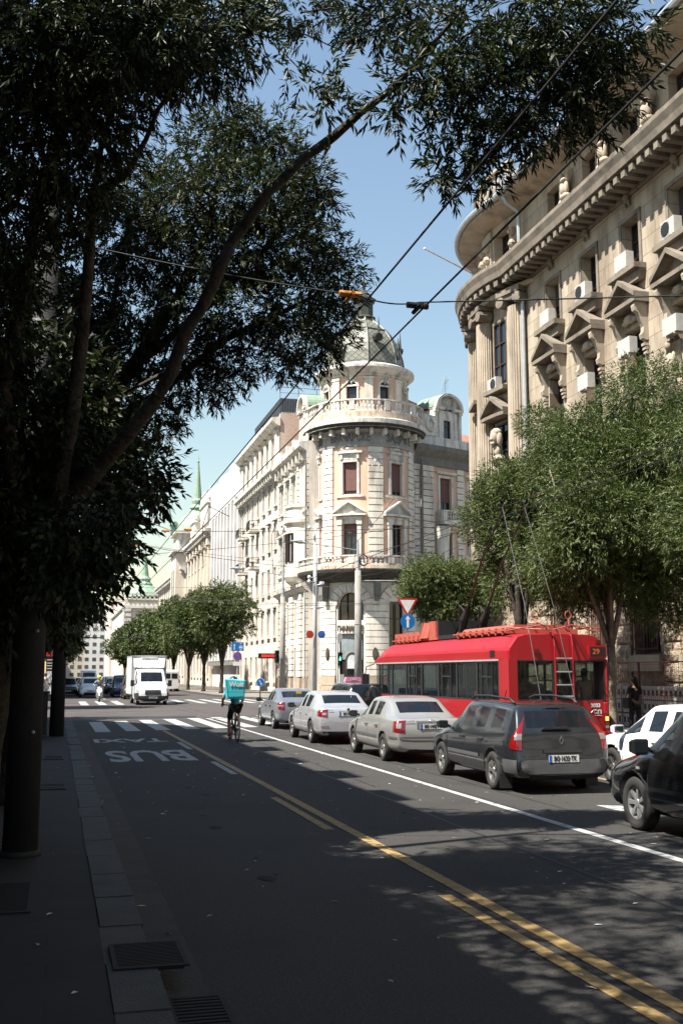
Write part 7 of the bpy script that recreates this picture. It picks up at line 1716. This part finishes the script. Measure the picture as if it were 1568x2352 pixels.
# windscreen and front
g = MB(); g.add([(-1.2, 11.45, 1.1), (1.2, 11.45, 1.1), (1.1, 11.85, 2.25), (-1.1, 11.85, 2.25)], [(0, 1, 2, 3)]); g.add([(-1.22, 11.02, 1.2), (-1.22, 11.42, 1.1), (-1.12, 11.82, 2.2), (-1.22, 11.02, 2.25)], [(0, 1, 2, 3)]); part('windscreen', g, BUSGL, bus)
g = MB(); g.box(-1.27, 1.27, 11.4, 11.95, .28, 1.1); g.box(-1.1, 1.1, 11.8, 11.9, 2.2, 2.35); part('front_panel', g, RED, bus)
g = MB(); g.tube([(-1.2, 11.8, 2.25), (-1.42, 12.0, 2.15), (-1.45, 12.0, 1.9)], .02, 6); g.box(-1.58, -1.34, 11.9, 12.02, 1.3, 1.9); part('door_mirror', g, BLACK, bus)
g = MB(); g.box(-1.2, 1.2, .12, 11.3, .38, .42); g.box(-1.2, 1.2, .3, 11.2, 2.235, 2.26); part('floor_and_ceiling', g, M('bus_inside', (.05, .05, .052), .8), bus)
for i in range(6):
    for x in (-.85, .85):
        y = 1.6+i*1.5; g = MB(); g.box(x-.32, x+.32, y-.05, y+.03, .8, 1.45); g.box(x-.32, x+.32, y, y+.4, .78, .86); g.box(x-.04, x+.04, y+.1, y+.2, .42, .78); part('seat', g, M('bus_seat', (.05, .06, .1), .8), bus)
for i in range(5):
    for x in (-.45, .45): y = 1.3+i*2.1; g = MB(); g.tube([(x, y, .42), (x, y, 2.24)], .018, 6); part('grab_pole', g, M('grab_yellow', (.5, .33, .03), .4), bus)
for y in (2.9, 8.9):
    for x in (-1.1, 1.1): tyre_rim(.29, .48, .28, 8, bus, x, y, M('bus_rim', (.12, .12, .12), .6))
# roof equipment, trolley poles
g = MB(); 
g.box(-.95, .95, .9, 4.4, 2.93, 3.06); g.prism([(-.8, 3.06), (.8, 3.06), (.72, 3.16), (-.72, 3.16)], .9, 4.4)
for i in range(8): g.box(-1.0, -.95, 1.0+i*.45, 1.05+i*.45, 2.9, 3.08)
g.box(-1.02, -.99, .9, 4.5, 3.0, 3.03)
g.box(-.95, .95, 7.6, 10.2, 2.93, 3.22)
for i in range(6): g.box(-1.0, -.95, 7.7+i*.45, 7.75+i*.45, 2.9, 3.1)
g.box(-1.02, -.99, 7.6, 10.3, 2.98, 3.01); part('roof_fairings', g, RED2, bus)
g = MB(); g.box(-.9, .9, 6.2, 7.5, 2.93, 3.0); g.prism([(-.95, 3.0), (-.35, 3.0), (-.35, 3.52), (-.85, 3.48)], 6.9, 7.6); g.prism([(.35, 3.0), (.95, 3.0), (.85, 3.48), (.35, 3.52)], 6.9, 7.6)
g.box(-.9, -.84, 6.3, 6.9, 3.0, 3.5); g.box(-.9, .9, 7.55, 7.6, 3.0, 3.5); part('roof_housing', g, RED2, bus)
g = MB(); g.box(-.84, .84, 6.2, 7.4, 3.0, 3.5); g.box(-.85, .85, 4.6, 6.2, 2.93, 3.05); part('equipment', g, BLACK, bus)
g = MB(); g.tube([(-1.1, .9, 3.0), (-1.15, .25, 2.98), (-.5, .1, 3.1), (-.12, .05, 3.0), (-.6, .6, 3.05), (-.9, 1.0, 3.1)], .018, 6); g.tube([(1.15, .2, 2.96), (.4, .1, 3.12), (-.1, .15, 3.0), (-.4, .3, 3.2), (-.3, .8, 3.3)], .018, 6)
g.tube([(1.2, .1, 2.95), (1.1, .05, 3.05), (.2, .02, 3.14)], .014, 6); g.tube([(-.7, .1, 2.9), (-.7, .15, 3.15), (-.4, .2, 3.15)], .018, 6); g.tube([(.35, .1, 2.9), (.35, .15, 3.3)], .02, 6)
for x in (-.5, .35):
    g.tube([(x+.08*math.cos(a), .15, 3.38+.1*math.sin(a)) for a in np.linspace(0, 2*PI, 12)], .012, 5)
part('roof_guard_rails', g, RED2, bus)
for x, tx in ((-.32, -1.9), (.28, -1.36)):
    g = MB(); g.tube([(x, 5.8, 3.05), (x, 5.5, 3.5), (x+.02, 5.2, 3.85)], [.11, .13, .07], 8); g.tube([(x, 5.9, 3.1), (x-.06, 5.7, 3.95), (x, 5.3, 3.7)], .03, 6)
    for k in range(4): g.tube([(x-.07+.04*k, 6.1, 3.1), (x-.05+.04*k, 5.1, 3.9)], .02, 5)
    ba = part('pole_base', g, M('oily_dark', (.03, .02, .018), .5), bus)
    g = MB(); g.tube([(x, 5.3, 3.7), (x+(tx-x)*.5, 2.0, 4.9), (tx, -1.5, 5.82)], [.036, .028, .02], 8); g.ball((tx, -1.5, 5.84), (.03, .08, .04), 6); part('trolley_pole', g, M('pole_rust', (.02, .011, .01), .6), bus)
    rx = -.5 if tx < -1.5 else .37
    g = MB(); g.tube([(tx, -1.4, 5.8), (tx+(rx-tx)*.5, -.9, 3.5), (rx, -.08, 1.2)], .009, 5); part('rope', g, M('rope', (.55, .53, .5), .8), bus)
# passengers near the rear windows
def seated(lean=0, arm=.25, bend=0):
    return dict(pel=(0, 0, .0+.5), chest=(0, .02+bend*.25, .86-bend*.1), neck=(0, .04+bend*.42, 1.03-bend*.22), head=(0, .06+bend*.52, 1.18-bend*.3), shl=(-.19, .03+bend*.36, .96-bend*.17), shr=(.19, .03+bend*.36, .96-bend*.17), ell=(-.25, .12+bend*.4, .7), elr=(.25, .12+bend*.45, .7), wrl=(-.2, arm+.1+bend*.4, .66), wrr=(.2, arm+.1+bend*.5, .66),
                hil=(-.09, 0, .46), hir=(.09, 0, .46), knl=(-.11, .38, .45), knr=(.11, .38, .45), anl=(-.11, .4, .09), anr=(.11, .4, .09), tol=(-.11, .53, .05), tor=(.11, .53, .05))
GP = 'passengers in the trolleybus'
person('passenger in pink shirt with his back to the right rear window of the trolleybus', standing(0, .1, 1.72), cloth('pink_shirt', (.60, .30, .26)), cloth('dark_trousers', (.03, .03, .035)), loc=(12.08+.82, 24.82, .32), group=GP)
person('passenger in striped top behind the rear ladder of the trolleybus', standing(0, .1, 1.6), cloth('striped_top', (.30, .27, .24), var=.8, scale=14), cloth('dark_trousers', (.03, .03, .035)), loc=(12.08+.32, 24.95, .32), hairlong=True, group=GP)
Jb = standing(0, .1, 1.7); Jb.update(chest=(-.12, .12, 1.2), neck=(-.26, .2, 1.3), head=(-.38, .25, 1.36), shl=(-.2, .3, 1.26), shr=(-.1, .0, 1.3), ell=(-.35, .35, 1.1), elr=(-.3, -.05, 1.1), wrl=(-.55, .3, 1.05), wrr=(-.56, .0, 1.05))
person('passenger in straw hat and grey T-shirt leaning forward at the left rear trolleybus window', Jb, cloth('grey_tee', (.26, .28, .32)), cloth('dark_trousers', (.03, .03, .035)), loc=(12.08-.25, 24.9, .32), hat='straw', group=GP)
for x, y, c_, lb in ((-.8, 3.2, (.02, .02, .02), 'passenger in dark top standing at the third side window of the trolleybus'), (-.75, 6.3, (.3, .12, .08), 'passenger in rust top at a middle side window of the trolleybus'), (-.8, 8.2, (.3, .3, .28), 'passenger in pale top near the front side windows of the trolleybus')):
    person(lb, standing(.1, .2, 1.7), cloth('top%d' % int(y*10), c_), cloth('dark_trousers', (.03, .03, .035)), loc=(12.04+x, 24.5+y, .4), rz=.8, group=GP)
# ================================================================ poles, lamps, signs, wires
def pole(g, x, y, z0, z1, r0, r1, n=12): g.tube([(x, y, z0), (x, y, (z0+z1)/2), (x, y, z1)], [r0, (r0+r1)/2, r1], n)
r = root('utility_pole', 'thick dark tapering pole standing nearest on the left pavement', 'pole', (-.28, 11.4, .145), world=True)
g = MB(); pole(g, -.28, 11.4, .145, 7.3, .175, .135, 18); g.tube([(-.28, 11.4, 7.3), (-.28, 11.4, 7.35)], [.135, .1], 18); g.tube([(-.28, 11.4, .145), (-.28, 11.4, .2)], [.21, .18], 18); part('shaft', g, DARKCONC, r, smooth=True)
g = MB(); g.tube([(-.28, 11.4, 5.6), (-.28, 11.4, 5.63)], .155, 16); g.tube([(-.28, 11.4, 5.5), (-.28, 11.4, 5.53)], .155, 16); part('steel_bands', g, GALV, r)
g = MB(); g.ball((-.2, 11.22, 1.35), (.02, .02, .02), 6); g.ball((-.2, 11.21, 2.35), (.02, .02, .02), 6); part('bolts', g, GALV, r)
r = root('utility_pole', 'dark pole at the kerb just before the crossing, left side', 'pole', (.07, 32.3, .145), world=True)
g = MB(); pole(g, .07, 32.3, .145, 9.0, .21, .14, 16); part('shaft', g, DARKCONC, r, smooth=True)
r = root('utility_cabinet', 'dark cabinet between the two left poles', 'cabinet', (-.55, 32.2, .145), world=True)
g = MB(); g.box(-1.15, -.2, 31.6, 32.3, .2, 1.35); g.box(-1.2, -.15, 31.55, 32.35, 1.35, 1.42); part('case', g, M('cabinet_black', (.03, .03, .028), .6, dirt=(.1, .09, .04), damt=.6), r)
g = MB(); g.box(-1.12, -.69, 31.585, 31.6, .3, 1.3); g.box(-.66, -.23, 31.585, 31.6, .3, 1.3); part('doors', g, M('cabinet_door', (.035, .035, .033), .5), r)
g = MB()
for k in range(14): y = 33.5+k*.8; g.tube([(.1, y, .145), (.1, y, 1.1)], .022, 6)
g.tube([(.1, 33.5, 1.1), (.1, 43.9, 1.1)], .025, 6); g.tube([(.1, 33.5, .7), (.1, 43.9, .7)], .018, 6); thing('guard_railing', g, IRON, 'low black guard railing along the left kerb before the crossing', 'railing')
r = root('information_totem', 'tall black and red information panel with a map, beyond the crossing at left', 'sign', (-.35, 72, .145), world=True)
g = MB(); g.box(-.65, -.05, 72, 72.12, .145, 3.4); part('panel', g, M('totem_black', (.02, .02, .02), .4), r)
g = MB(); g.box(-.66, -.04, 71.98, 71.995, 3.0, 3.4); part('header', g, M('totem_red', (.5, .02, .02), .5), r)
g = MB(); me = text_mesh('БЕОГРАД', .12, .002, .002); g.mesh(me, lambda c: (-.35+c.x*.75, 71.975-c.z, 3.22+c.y))
for z in (2.75, 2.55, 2.38, 2.2): g.box(-.6, -.2, 71.985, 71.99, z, z+.04)
g.box(-.6, -.1, 71.985, 71.99, 1.3, 2.05); g.box(-.6, -.1, 71.985, 71.99, .6, 1.2); part('print', g, WHITE, r)
rr = random.Random(2); g = MB()
for k in range(26): a = (rr.uniform(-.6, -.1), rr.uniform(.6, 2.05)); b2 = (min(-.1, max(-.6, a[0]+rr.uniform(-.4, .4))), min(2.05, max(.6, a[1]+rr.uniform(-.4, .4)))); g.tube([(a[0], 71.98, a[1]), (b2[0], 71.98, b2[1])], .012, 4)
part('map_lines', g, BLACK, r)
def tlight(name, label, x, y, z, rz=0, lit=None, n=3, post=True, ph=3.4, col=None):
    r = root(name, label, 'traffic light', (x, y, .145), rz)
    if post: g = MB(); g.tube([(0, .12, 0), (0, .12, ph)], .05, 10); part('post', g, col or BLACK, r)
    g = MB(); g.box(-.15, .15, -.1, .08, z-.15*n, z+.15*n); hs = part('housing', g, BLACK, r)
    for k in range(n):
        zz = z+.15*n-.15-.3*k
        g = MB(); g.lathe((0, -.1, zz), [(.12, -.2), (.13, -.2), (.13, .0), (.12, 0)], 14, axis='y', a0=-.3, a1=PI+.3); part('visor', g, BLACK, hs)
        g = MB(); g.lathe((0, -.105, zz), [(0, -.01), (.1, 0)], 14, axis='y'); part('lens', g, lit[1] if lit and lit[0] == k else M('lens_off', (.03, .03, .03), .2), hs)
    return r
GRN = M('green_lamp', (0, .6, .4), .3, emit=(.0, .9, .6), es=1.5)
tlight('traffic_light', 'dark traffic light at the left before the crossing, beside the cabinet', -.75, 40.5, 3.2, 0.2)
g = MB(); g.box(-1.15, -.9, 40.38, 40.4, 4.2, 4.6); 
r = root('warning_sign', 'white diamond sign seen through the dark leaves at left', 'sign', (-.9, 40.4, .145), world=True)
g = MB(); g.add([(-.9, 40.36, 3.75), (-.62, 40.36, 4.05), (-.9, 40.36, 4.35), (-1.18, 40.36, 4.05), (-.9, 40.38, 3.75), (-.62, 40.38, 4.05), (-.9, 40.38, 4.35), (-1.18, 40.38, 4.05)], [(0, 1, 2, 3), (7, 6, 5, 4), (0, 4, 5, 1), (1, 5, 6, 2), (2, 6, 7, 3), (3, 7, 4, 0)]); part('plate', g, GALV, r); g = MB(); g.tube([(-.9, 40.45, .145), (-.9, 40.45, 4.3)], .03, 8); part('post', g, BLACK, r)
# poles on the far corner
def lamp(r, x, y, z, dx, dy=0, L=2.4, m=None, rise=.35):
    g = MB(); g.tube([(x, y, z), (x+dx*L*.5, y+dy*L*.5, z+rise*.6), (x+dx*L, y+dy*L, z+rise)], .035, 6); arm = part('lamp_arm', g, GALV, r)
    g = MB(); ex, ey = x+dx*L, y+dy*L; g.tube([(ex-dx*.1, ey-dy*.1, z+rise), (ex+dx*.3, ey+dy*.3, z+rise+.06), (ex+dx*.9, ey+dy*.9, z+rise+.08)], [.06, .15, .05], 8)
    o = part('lamp_head', g, GALV, r)
c = root('utility_pole', 'white steel camera pole in front of the round tower', 'pole', (17.4, 73.2, .145), world=True)
g = MB(); pole(g, 17.4, 73.2, .145, 12.3, .16, .13, 12); part('shaft', g, M('white_pole', (.55, .56, .56), .5, dirt=(.3, .28, .26), damt=.5, dscale=2), c, smooth=True)
for z, s in ((8.6, -1), (8.1, 1), (8.3, -1), (12.1, -1)):
    g = MB(); g.tube([(17.4, 73.2, z), (17.4+s*.5, 72.9, z)], .03, 5); g.box(17.4+s*.35-.1, 17.4+s*.35+.1, 72.4, 73.0, z, z+.18) if s > 0 else g.ball((17.4+s*.5, 72.9, z), (.13, .13, .15), 10); part('camera', g, WHITE, c, smooth=(s < 0))
for s, m_ in ((-1, M('red_disc', (.45, .05, .03), .4)), (1, M('blue_disc', (.04, .12, .4), .4))):
    g = MB(); g.lathe((17.4+s*.42, 72.95, 4.6), [(0, -.03), (.27, -.02), (.27, .02), (0, .03)], 20, axis='y'); part('round_sign', g, m_, c)
c = root('utility_pole', 'thick stained concrete pole with a ring, right of the shop door', 'pole', (19.75, 70.4, .145), world=True)
g = MB(); pole(g, 19.75, 70.4, .145, 8.9, .27, .21, 14); g.tube([(19.75, 70.4, 5.2), (19.75, 70.4, 5.25)], .255, 14); part('shaft', g, CONC, c, smooth=True)
g = MB(); pole(g, 19.75, 70.4, 8.9, 11.0, .1, .07, 10); g.tube([(19.75, 70.4, 8.8), (19.75, 70.4, 9.6)], .16, 10); part('upper_tube', g, GALV, c)
g = MB(); g.tube([(19.75+.32+.32*math.cos(a), 70.15, 9.6+.38*math.sin(a)) for a in np.linspace(0, 2*PI, 20)], .035, 6); g.tube([(19.75+.32+.28*math.cos(a), 70.1, 9.6+.34*math.sin(a)) for a in np.linspace(0, 2*PI, 20)], .03, 6); part('cable_coil', g, BLACK, c)
lamp(c, 19.75, 70.4, 10.3, -1, -.1, 3.9); lamp(c, 19.75, 70.4, 8.2, 1, -.1, 3.0, rise=.05)
c = root('utility_pole', 'concrete pole with two street lamps at the kerb corner, left of the white pole', 'pole', (16.2, 78.6, .145), world=True)
g = MB(); pole(g, 16.2, 78.6, .145, 7.6, .23, .18, 14); part('shaft', g, CONC, c, smooth=True)
g = MB(); pole(g, 16.2, 78.6, 7.6, 12.2, .1, .07, 10); g.tube([(16.2, 78.6, 7.4), (16.2, 78.6, 8.2)], .15, 10); part('upper_tube', g, GALV, c)
lamp(c, 16.2, 78.6, 9.2, -1, -.1, 3.2); lamp(c, 16.2, 78.6, 6.7, 1, -.1, 2.2, rise=.05)
c = tlight('traffic_light', 'traffic light fixed at the foot of the concrete pole, left of the white pole', 15.7, 78.2, 3.0, 0)
# pedestrian light by the shop door
c = tlight('traffic_light', 'pedestrian light showing a green walking figure before the shop door', 18.75, 71.5, 2.75, 0, n=3, ph=4.9, col=WHITE)
g = MB(); me = text_mesh('i', .2, .002, .01); g.tube([(0, -.12, 2.83), (-.01, -.12, 2.74)], .022, 6); g.ball((0, -.12, 2.88), (.02, .01, .02), 8); g.tube([(0, -.12, 2.76), (-.05, -.12, 2.66)], .014, 5); g.tube([(0, -.12, 2.76), (.045, -.12, 2.66)], .014, 5); g.tube([(0, -.12, 2.82), (.05, -.12, 2.77)], .01, 5); part('green_figure', g, M('green_man', (0, .9, .6), .4, emit=(.1, 1, .7), es=4), c)
g = MB(); g.box(.05, .3, .0, .06, .9, 1.7); part('control_box', g, M('box_grey', (.5, .5, .48), .6), c)
g = MB(); g.lathe((0, .05, 4.35), [(0, -.02), (.12, -.02), (.14, .02), (0, .02)], 16, axis='y'); g.lathe((0, .03, 4.2), [(0, -.02), (.2, -.02), (.2, .0), (0, .02)], 20, axis='y', sq=1.6); part('round_sign', g, M('sign_back', (.4, .41, .41), .5), c)
# yield sign and blue arrow sign behind the bus
SRED = M('sign_red', (.55, .025, .02), .4); SBLUE = M('sign_blue', (.01, .16, .48), .4)
r = root('yield_sign', 'yield triangle above a round blue arrow sign, left of the trolleybus roof', 'road sign', (14.5, 43.8, .145), 0)
def tri(g, w, h, y, zt, mi=0, th=.006): g.add([(-w/2, y, zt), (w/2, y, zt), (0, y, zt-h), (-w/2, y+th, zt), (w/2, y+th, zt), (0, y+th, zt-h)], [(0, 2, 1), (3, 4, 5), (0, 1, 4, 3), (1, 2, 5, 4), (2, 0, 3, 5)], mi)
g = MB(); g.tube([(0, .05, 0), (0, .05, 4.7)], .035, 8); part('post', g, GALV, r)
g = MB(); tri(g, .92, .80, -.0, 4.97); pl = part('triangle', g, SRED, r); g = MB(); tri(g, .68, .58, -.006, 4.90); part('triangle_face', g, WHITE, pl)
g = MB(); g.lathe((0, -.01, 3.98), [(0, -.006), (.33, -.005), (.33, .005), (0, .006)], 30, axis='y'); pl = part('disc', g, SBLUE, r)
g = MB(); y = -.022; g.box(-.05, .05, y, y+.004, 3.72, 4.08); g.add([(-.12, y, 4.07), (.12, y, 4.07), (0, y, 4.24)], [(0, 1, 2)]); part('arrow', g, WHITE, pl)
# two blue lane signs, no stopping disc and plate
r = root('lane_signs', 'blue lane-arrow and bus signs over a no-stopping disc and white plate', 'road sign', (13.75, 84.2, .145), 0)
g = MB(); g.tube([(0, .05, 0), (0, .05, 4.3)], .04, 8); part('post', g, GALV, r)
g = MB(); g.box(-.5, -.02, -.01, .01, 3.5, 4.2); a = part('blue_plate', g, SBLUE, r); g = MB(); g.box(-.29, -.23, -.016, -.011, 3.6, 3.95); g.add([(-.34, -.016, 3.93), (-.18, -.016, 3.93), (-.26, -.016, 4.1)], [(0, 1, 2)]); g.box(-.5, -.48, -.015, -.01, 3.5, 4.2); part('arrow', g, WHITE, a)
g = MB(); g.box(.02, .5, -.01, .01, 3.5, 4.2); a = part('blue_plate', g, SBLUE, r)
g = MB(); g.lathe((.26, -.012, 3.8), [(.13, -.003), (.13, .003), (.16, .003), (.16, -.003), (.13, -.003)], 20, axis='y'); g.box(.17, .35, -.016, -.011, 3.74, 3.86); me = text_mesh('BUS', .09, .002, .004); g.mesh(me, lambda c: (.26+c.x, -.014-c.z, 4.09+c.y)); me = text_mesh('TAXI', .08, .002, .004); g.mesh(me, lambda c: (.26+c.x, -.014-c.z, 3.57+c.y)); part('print', g, WHITE, a)
g = MB(); g.lathe((0, -.01, 3.1), [(0, -.006), (.35, -.005), (.35, .005), (0, .006)], 30, axis='y'); a = part('disc', g, SRED, r)
g = MB(); g.lathe((0, -.018, 3.1), [(0, -.003), (.28, -.002), (.28, .003)], 30, axis='y'); b2 = part('disc_face', g, SBLUE, a)
g = MB()
for s in (-1, 1): w = .04; g.add([(-.2-w*s*0, -.026, 3.1-s*.2-w), (-.2, -.026, 3.1-s*.2+w), (.2, -.026, 3.1+s*.2+w), (.2, -.026, 3.1+s*.2-w)], [(0, 1, 2, 3)])
part('cross', g, SRED, a)
g = MB(); g.box(-.34, .34, -.01, .01, 2.36, 2.66); part('white_plate', g, WHITE, r)
r = root('keep_right_sign', 'small round blue arrow sign at the kerb corner, behind the steel grey saloon', 'road sign', (13.6, 73.4, 0), 0)
g = MB(); g.tube([(0, .04, 0), (0, .04, 1.3)], .04, 8); part('post', g, BLACK, r); g = MB(); g.lathe((0, 0, 1.3), [(0, -.006), (.3, -.005), (.3, .005), (0, .006)], 24, axis='y'); a = part('disc', g, WHITE, r)
g = MB(); g.lathe((0, -.01, 1.3), [(0, -.004), (.27, -.003), (.27, .003)], 24, axis='y'); part('disc_face', g, SBLUE, a); g = MB(); g.tube([(-.08, -.02, 1.45), (.06, -.02, 1.2)], .025, 5); g.add([(-.02, -.02, 1.17), (.13, -.02, 1.25), (.1, -.02, 1.09)], [(0, 1, 2)]); part('arrow', g, WHITE, a)
# shop signs
r = root('led_sign', 'black blade sign with red lit letters on the terrace ground floor', 'sign', (19.5, 101, 3.3), 0)
g = MB(); g.box(-1.0, .95, 0, .12, 0, .5); part('panel', g, BLACK, r); g = MB(); me = text_mesh('BEBAKIDS', .3, .004, .006); g.mesh(me, lambda c: (c.x*1.05, -.01-c.z, .25+c.y)); part('letters', g, M('red_led', (.7, .02, .02), .5, emit=(1, .03, .02), es=.8), r)
r = root('shop_sign', 'dark shopfront sign with white words glimpsed above the trolleybus roof', 'sign', (*Fr(10.5, .35, 0)[:2], 5.3), math.atan2(RT[1], RT[0]))
g = MB(); g.box(-3.5, 3.5, 0, .15, 0, .75); part('panel', g, M('sign_dark', (.03, .03, .03), .5), r); g = MB(); g.box(-3.5, 3.5, 0, .15, .8, 1.7); part('white_panel', g, WHITE, r)
g = MB(); me = text_mesh('Square', .5, .004, .004); g.mesh(me, lambda c: (1+c.x, -.01-c.z, 1.2+c.y)); part('dark_letters', g, BLACK, r)
g = MB(); me = text_mesh('дан', .5, .004, .006); g.mesh(me, lambda c: (1+c.x, -.01-c.z, .35+c.y)); part('letters', g, WHITE, r)
# fence with orange netting and stacked white crates on the right pavement
r = root('mesh_fence', 'rusty orange mesh fence with posts in front of the stone building', 'fence', (18.6, 29, .145), world=True)
for y in (20, 23, 26, 29, 32, 35, 38): g = MB(); g.box(18.57, 18.63, y-.03, y+.03, .145, 2.3); part('post', g, BARSM, r)
g = MB(); g.tube([(18.6, 20, 2.28), (18.6, 38, 2.28)], .02, 5); g.tube([(18.6, 20, 1.25), (18.6, 38, 1.25)], .012, 4)
for k in range(18): z = .25+k*.115; g.tube([(18.6, 20, z), (18.6, 38, z)], .005, 3, caps=False)
for k in range(150): y = 20+k*.12; g.tube([(18.6, y, .2), (18.6+.01*math.sin(k), y+.01, 2.25)], .005, 3, caps=False)
part('netting', g, M('orange_net', (.33, .09, .05), .7), r)
rr = random.Random(8); k = 0
for i in range(10):
    for j in range(3):
        y = 22.3+i*1.35; z = .15+j*.46
        if rr.random() < .12 and j == 2: continue
        g = MB(); g.box(-.3, .3, -.62, .62, 0, .42); c = root('foam_crate', 'white perforated crate behind the fence, %s of the %s stack from near' % (('bottom', 'middle', 'top')[j], ('first', 'second', 'third', 'fourth', 'fifth', 'sixth', 'seventh', 'eighth', 'ninth', 'tenth')[i]), 'crate', (19.25, y, z), rr.uniform(-.03, .03), group='white crates behind the fence')
        part('case', g, M('crate_white', (.62, .60, .56), .7, dirt=(.4, .36, .3)), c); g = MB()
        for q in range(5): g.box(-.306, -.3, -.55+q*.25, -.42+q*.25, .12, .3)
        part('holes', g, BLACK, c)
# flagpole from the stone building
g = MB(); g.tube([(20.3, 49.0, 22.1), (16.4, 46.4, 22.2)], [.05, .035], 8); g.ball((16.4, 46.4, 22.2), (.07, .07, .07), 8); g.tube([(19.6, 48.5, 22.15), (20.0, 48.6, 21.0)], .015, 5); thing('flagpole', g, WHITE, 'bare white flagpole jutting from the rounded corner of the stone building', 'flagpole')
# overhead wires: each a thing
def wire(pts, label, r=.012, sag=0, name='overhead_wire', group='trolley and span wires over the road', cl=()):
    p = []
    for (a, b2) in zip(pts, pts[1:]):
        n = 10
        for i in range(n+1):
            t = i/n; p.append(tuple(a[k]+(b2[k]-a[k])*t-(sag*4*t*(1-t) if k == 2 else 0) for k in range(3)))
    g = MB(); g.tube(p, r, 5); o = root(name, label, 'cable', pts[0], group=group, world=True); part('strand', g, WIRE, o)
    for c in cl:
        g = MB(); g.tube([(c[0]-.12, c[1], c[2]), (c[0]+.12, c[1], c[2])], .035, 6); g.tube([(c[0], c[1]-.14, c[2]-.03), (c[0], c[1]+.14, c[2]-.03)], .025, 6); part('insulator', g, M('orange_insulator', (.6, .25, .05), .6) if c[3] else WIRE, o)
wire([(3.0, -6, 5.8), (3.0, 30, 5.8), (3.0, 120, 5.8), (3.0, 260, 5.8)], 'left wire of the thick contact pair over the near lane', .011)
wire([(3.65, -6, 5.8), (3.65, 30, 5.8), (3.65, 120, 5.8), (3.65, 260, 5.8)], 'right wire of the thick contact pair over the near lane', .011)
wire([(10.15, -6, 5.85), (10.15, 44, 5.85), (9.8, 120, 5.85)], 'left contact wire over the trolleybus lane', .011); wire([(10.75, -6, 5.85), (10.75, 44, 5.85), (10.4, 120, 5.85)], 'right contact wire over the trolleybus lane', .011)
wire([(-.28, 11.4, 6.6), (3.0, 10.6, 5.95), (3.65, 10.5, 5.9), (14.2, 7.6, 6.3)], 'nearest cross wire with insulators, from the near pole towards the right', .009, .05, cl=[(3.62, 10.5, 5.86, 0), (2.9, 10.63, 5.97, 1)])
wire([(.07, 32.3, 7.6), (3.2, 32, 6.15), (14.2, 30.5, 6.6), (20, 30, 8)], 'cross wire from the second left pole to the stone building', .01, .1, cl=[(3.0, 32, 6.15, 1), (3.65, 31.9, 6.2, 1)])
wire([(-4, 44, 12), (2.8, 45, 7.3), (10, 45.5, 6.5), (19.8, 45, 9)], 'cross wire at the near edge of the crossing', .012, .1, cl=[(3, 45, 7.2, 1)])
wire([(-4, 46, 11.5), (3, 47, 7.0), (19, 49, 9.5)], 'second cross wire at the near edge of the crossing', .012, .2)
for k, (a, b2, lb) in enumerate([((-4, 60, 10.5), (17.4, 73, 9.6), 'slack cross wire over the middle of the crossing to the white pole'), ((-4, 84, 9), (16.2, 78.6, 8.6), 'cross wire at the far edge of the crossing to the lamp pole'), ((-4, 86, 8), (16.2, 78.6, 7.6), 'lower cross wire at the far edge of the crossing to the lamp pole'), ((-5, 100, 9.5), (20.6, 100, 8.5), 'first cross wire beyond the crossing'), ((-5, 118, 9.5), (20.6, 116, 8.5), 'second cross wire beyond the crossing'), ((-5, 140, 9.5), (20.6, 138, 9), 'third cross wire beyond the crossing'), ((-5, 165, 9.5), (20.6, 160, 9), 'fourth cross wire beyond the crossing'),
        ((16.2, 78.6, 8.3), (30, 66, 9.5), 'wire from the lamp pole past the tower into the side street'), ((19.75, 70.4, 8.5), (20, 44, 9), 'wire from the ringed pole back to the stone building'), ((17.4, 73.2, 9), (14, 44, 9.5), 'wire from the white pole towards the trolleybus lane'), ((6, 62, 6.1), (27, 58, 6.6), 'contact wire curving into the side street'), ((6.5, 60.5, 6.1), (27, 56.5, 6.6), 'second contact wire curving into the side street')]):
    wire([a, b2], lb, .012, .5)
for x, y, z, lb in ((3.3, 128, 5.95, 'dark wire switch hanging over the far left lane'), (8.5, 128, 5.95, 'dark wire switch hanging over the far middle of the road')):
    g = MB(); g.box(x-.9, x+.9, y-.6, y+.6, z, z+.06); g.tube([(x-1.6, y, z+.05), (x+1.6, y, z+.05)], .06, 5)
    for k in range(4): g.tube([(x-.7+.45*k, y-.5, z+.05), (x-.5+.45*k, y+.4, z+.5)], .04, 5)
    thing('wire_switch', g, WIRE, lb, 'wire switch')
wire([(8.0, 52, 9.6), (6.9, 51.5, 10.0), (6.6, 51.5, 9.0), (6.7, 51.6, 7.0)], 'hooked feeder cable hanging beside the green spire', .02); wire([(12.1, 56, 10.3), (11.2, 56, 10.2), (10.9, 56, 9.2), (11, 56, 7.2)], 'second hooked feeder cable, right of the first', .02)
g = MB(); g.tube([(.9, 150, .1), (.9, 150, 8)], .09, 8); g.tube([(.9, 150, 8), (3, 150, 8.6)], .05, 6)
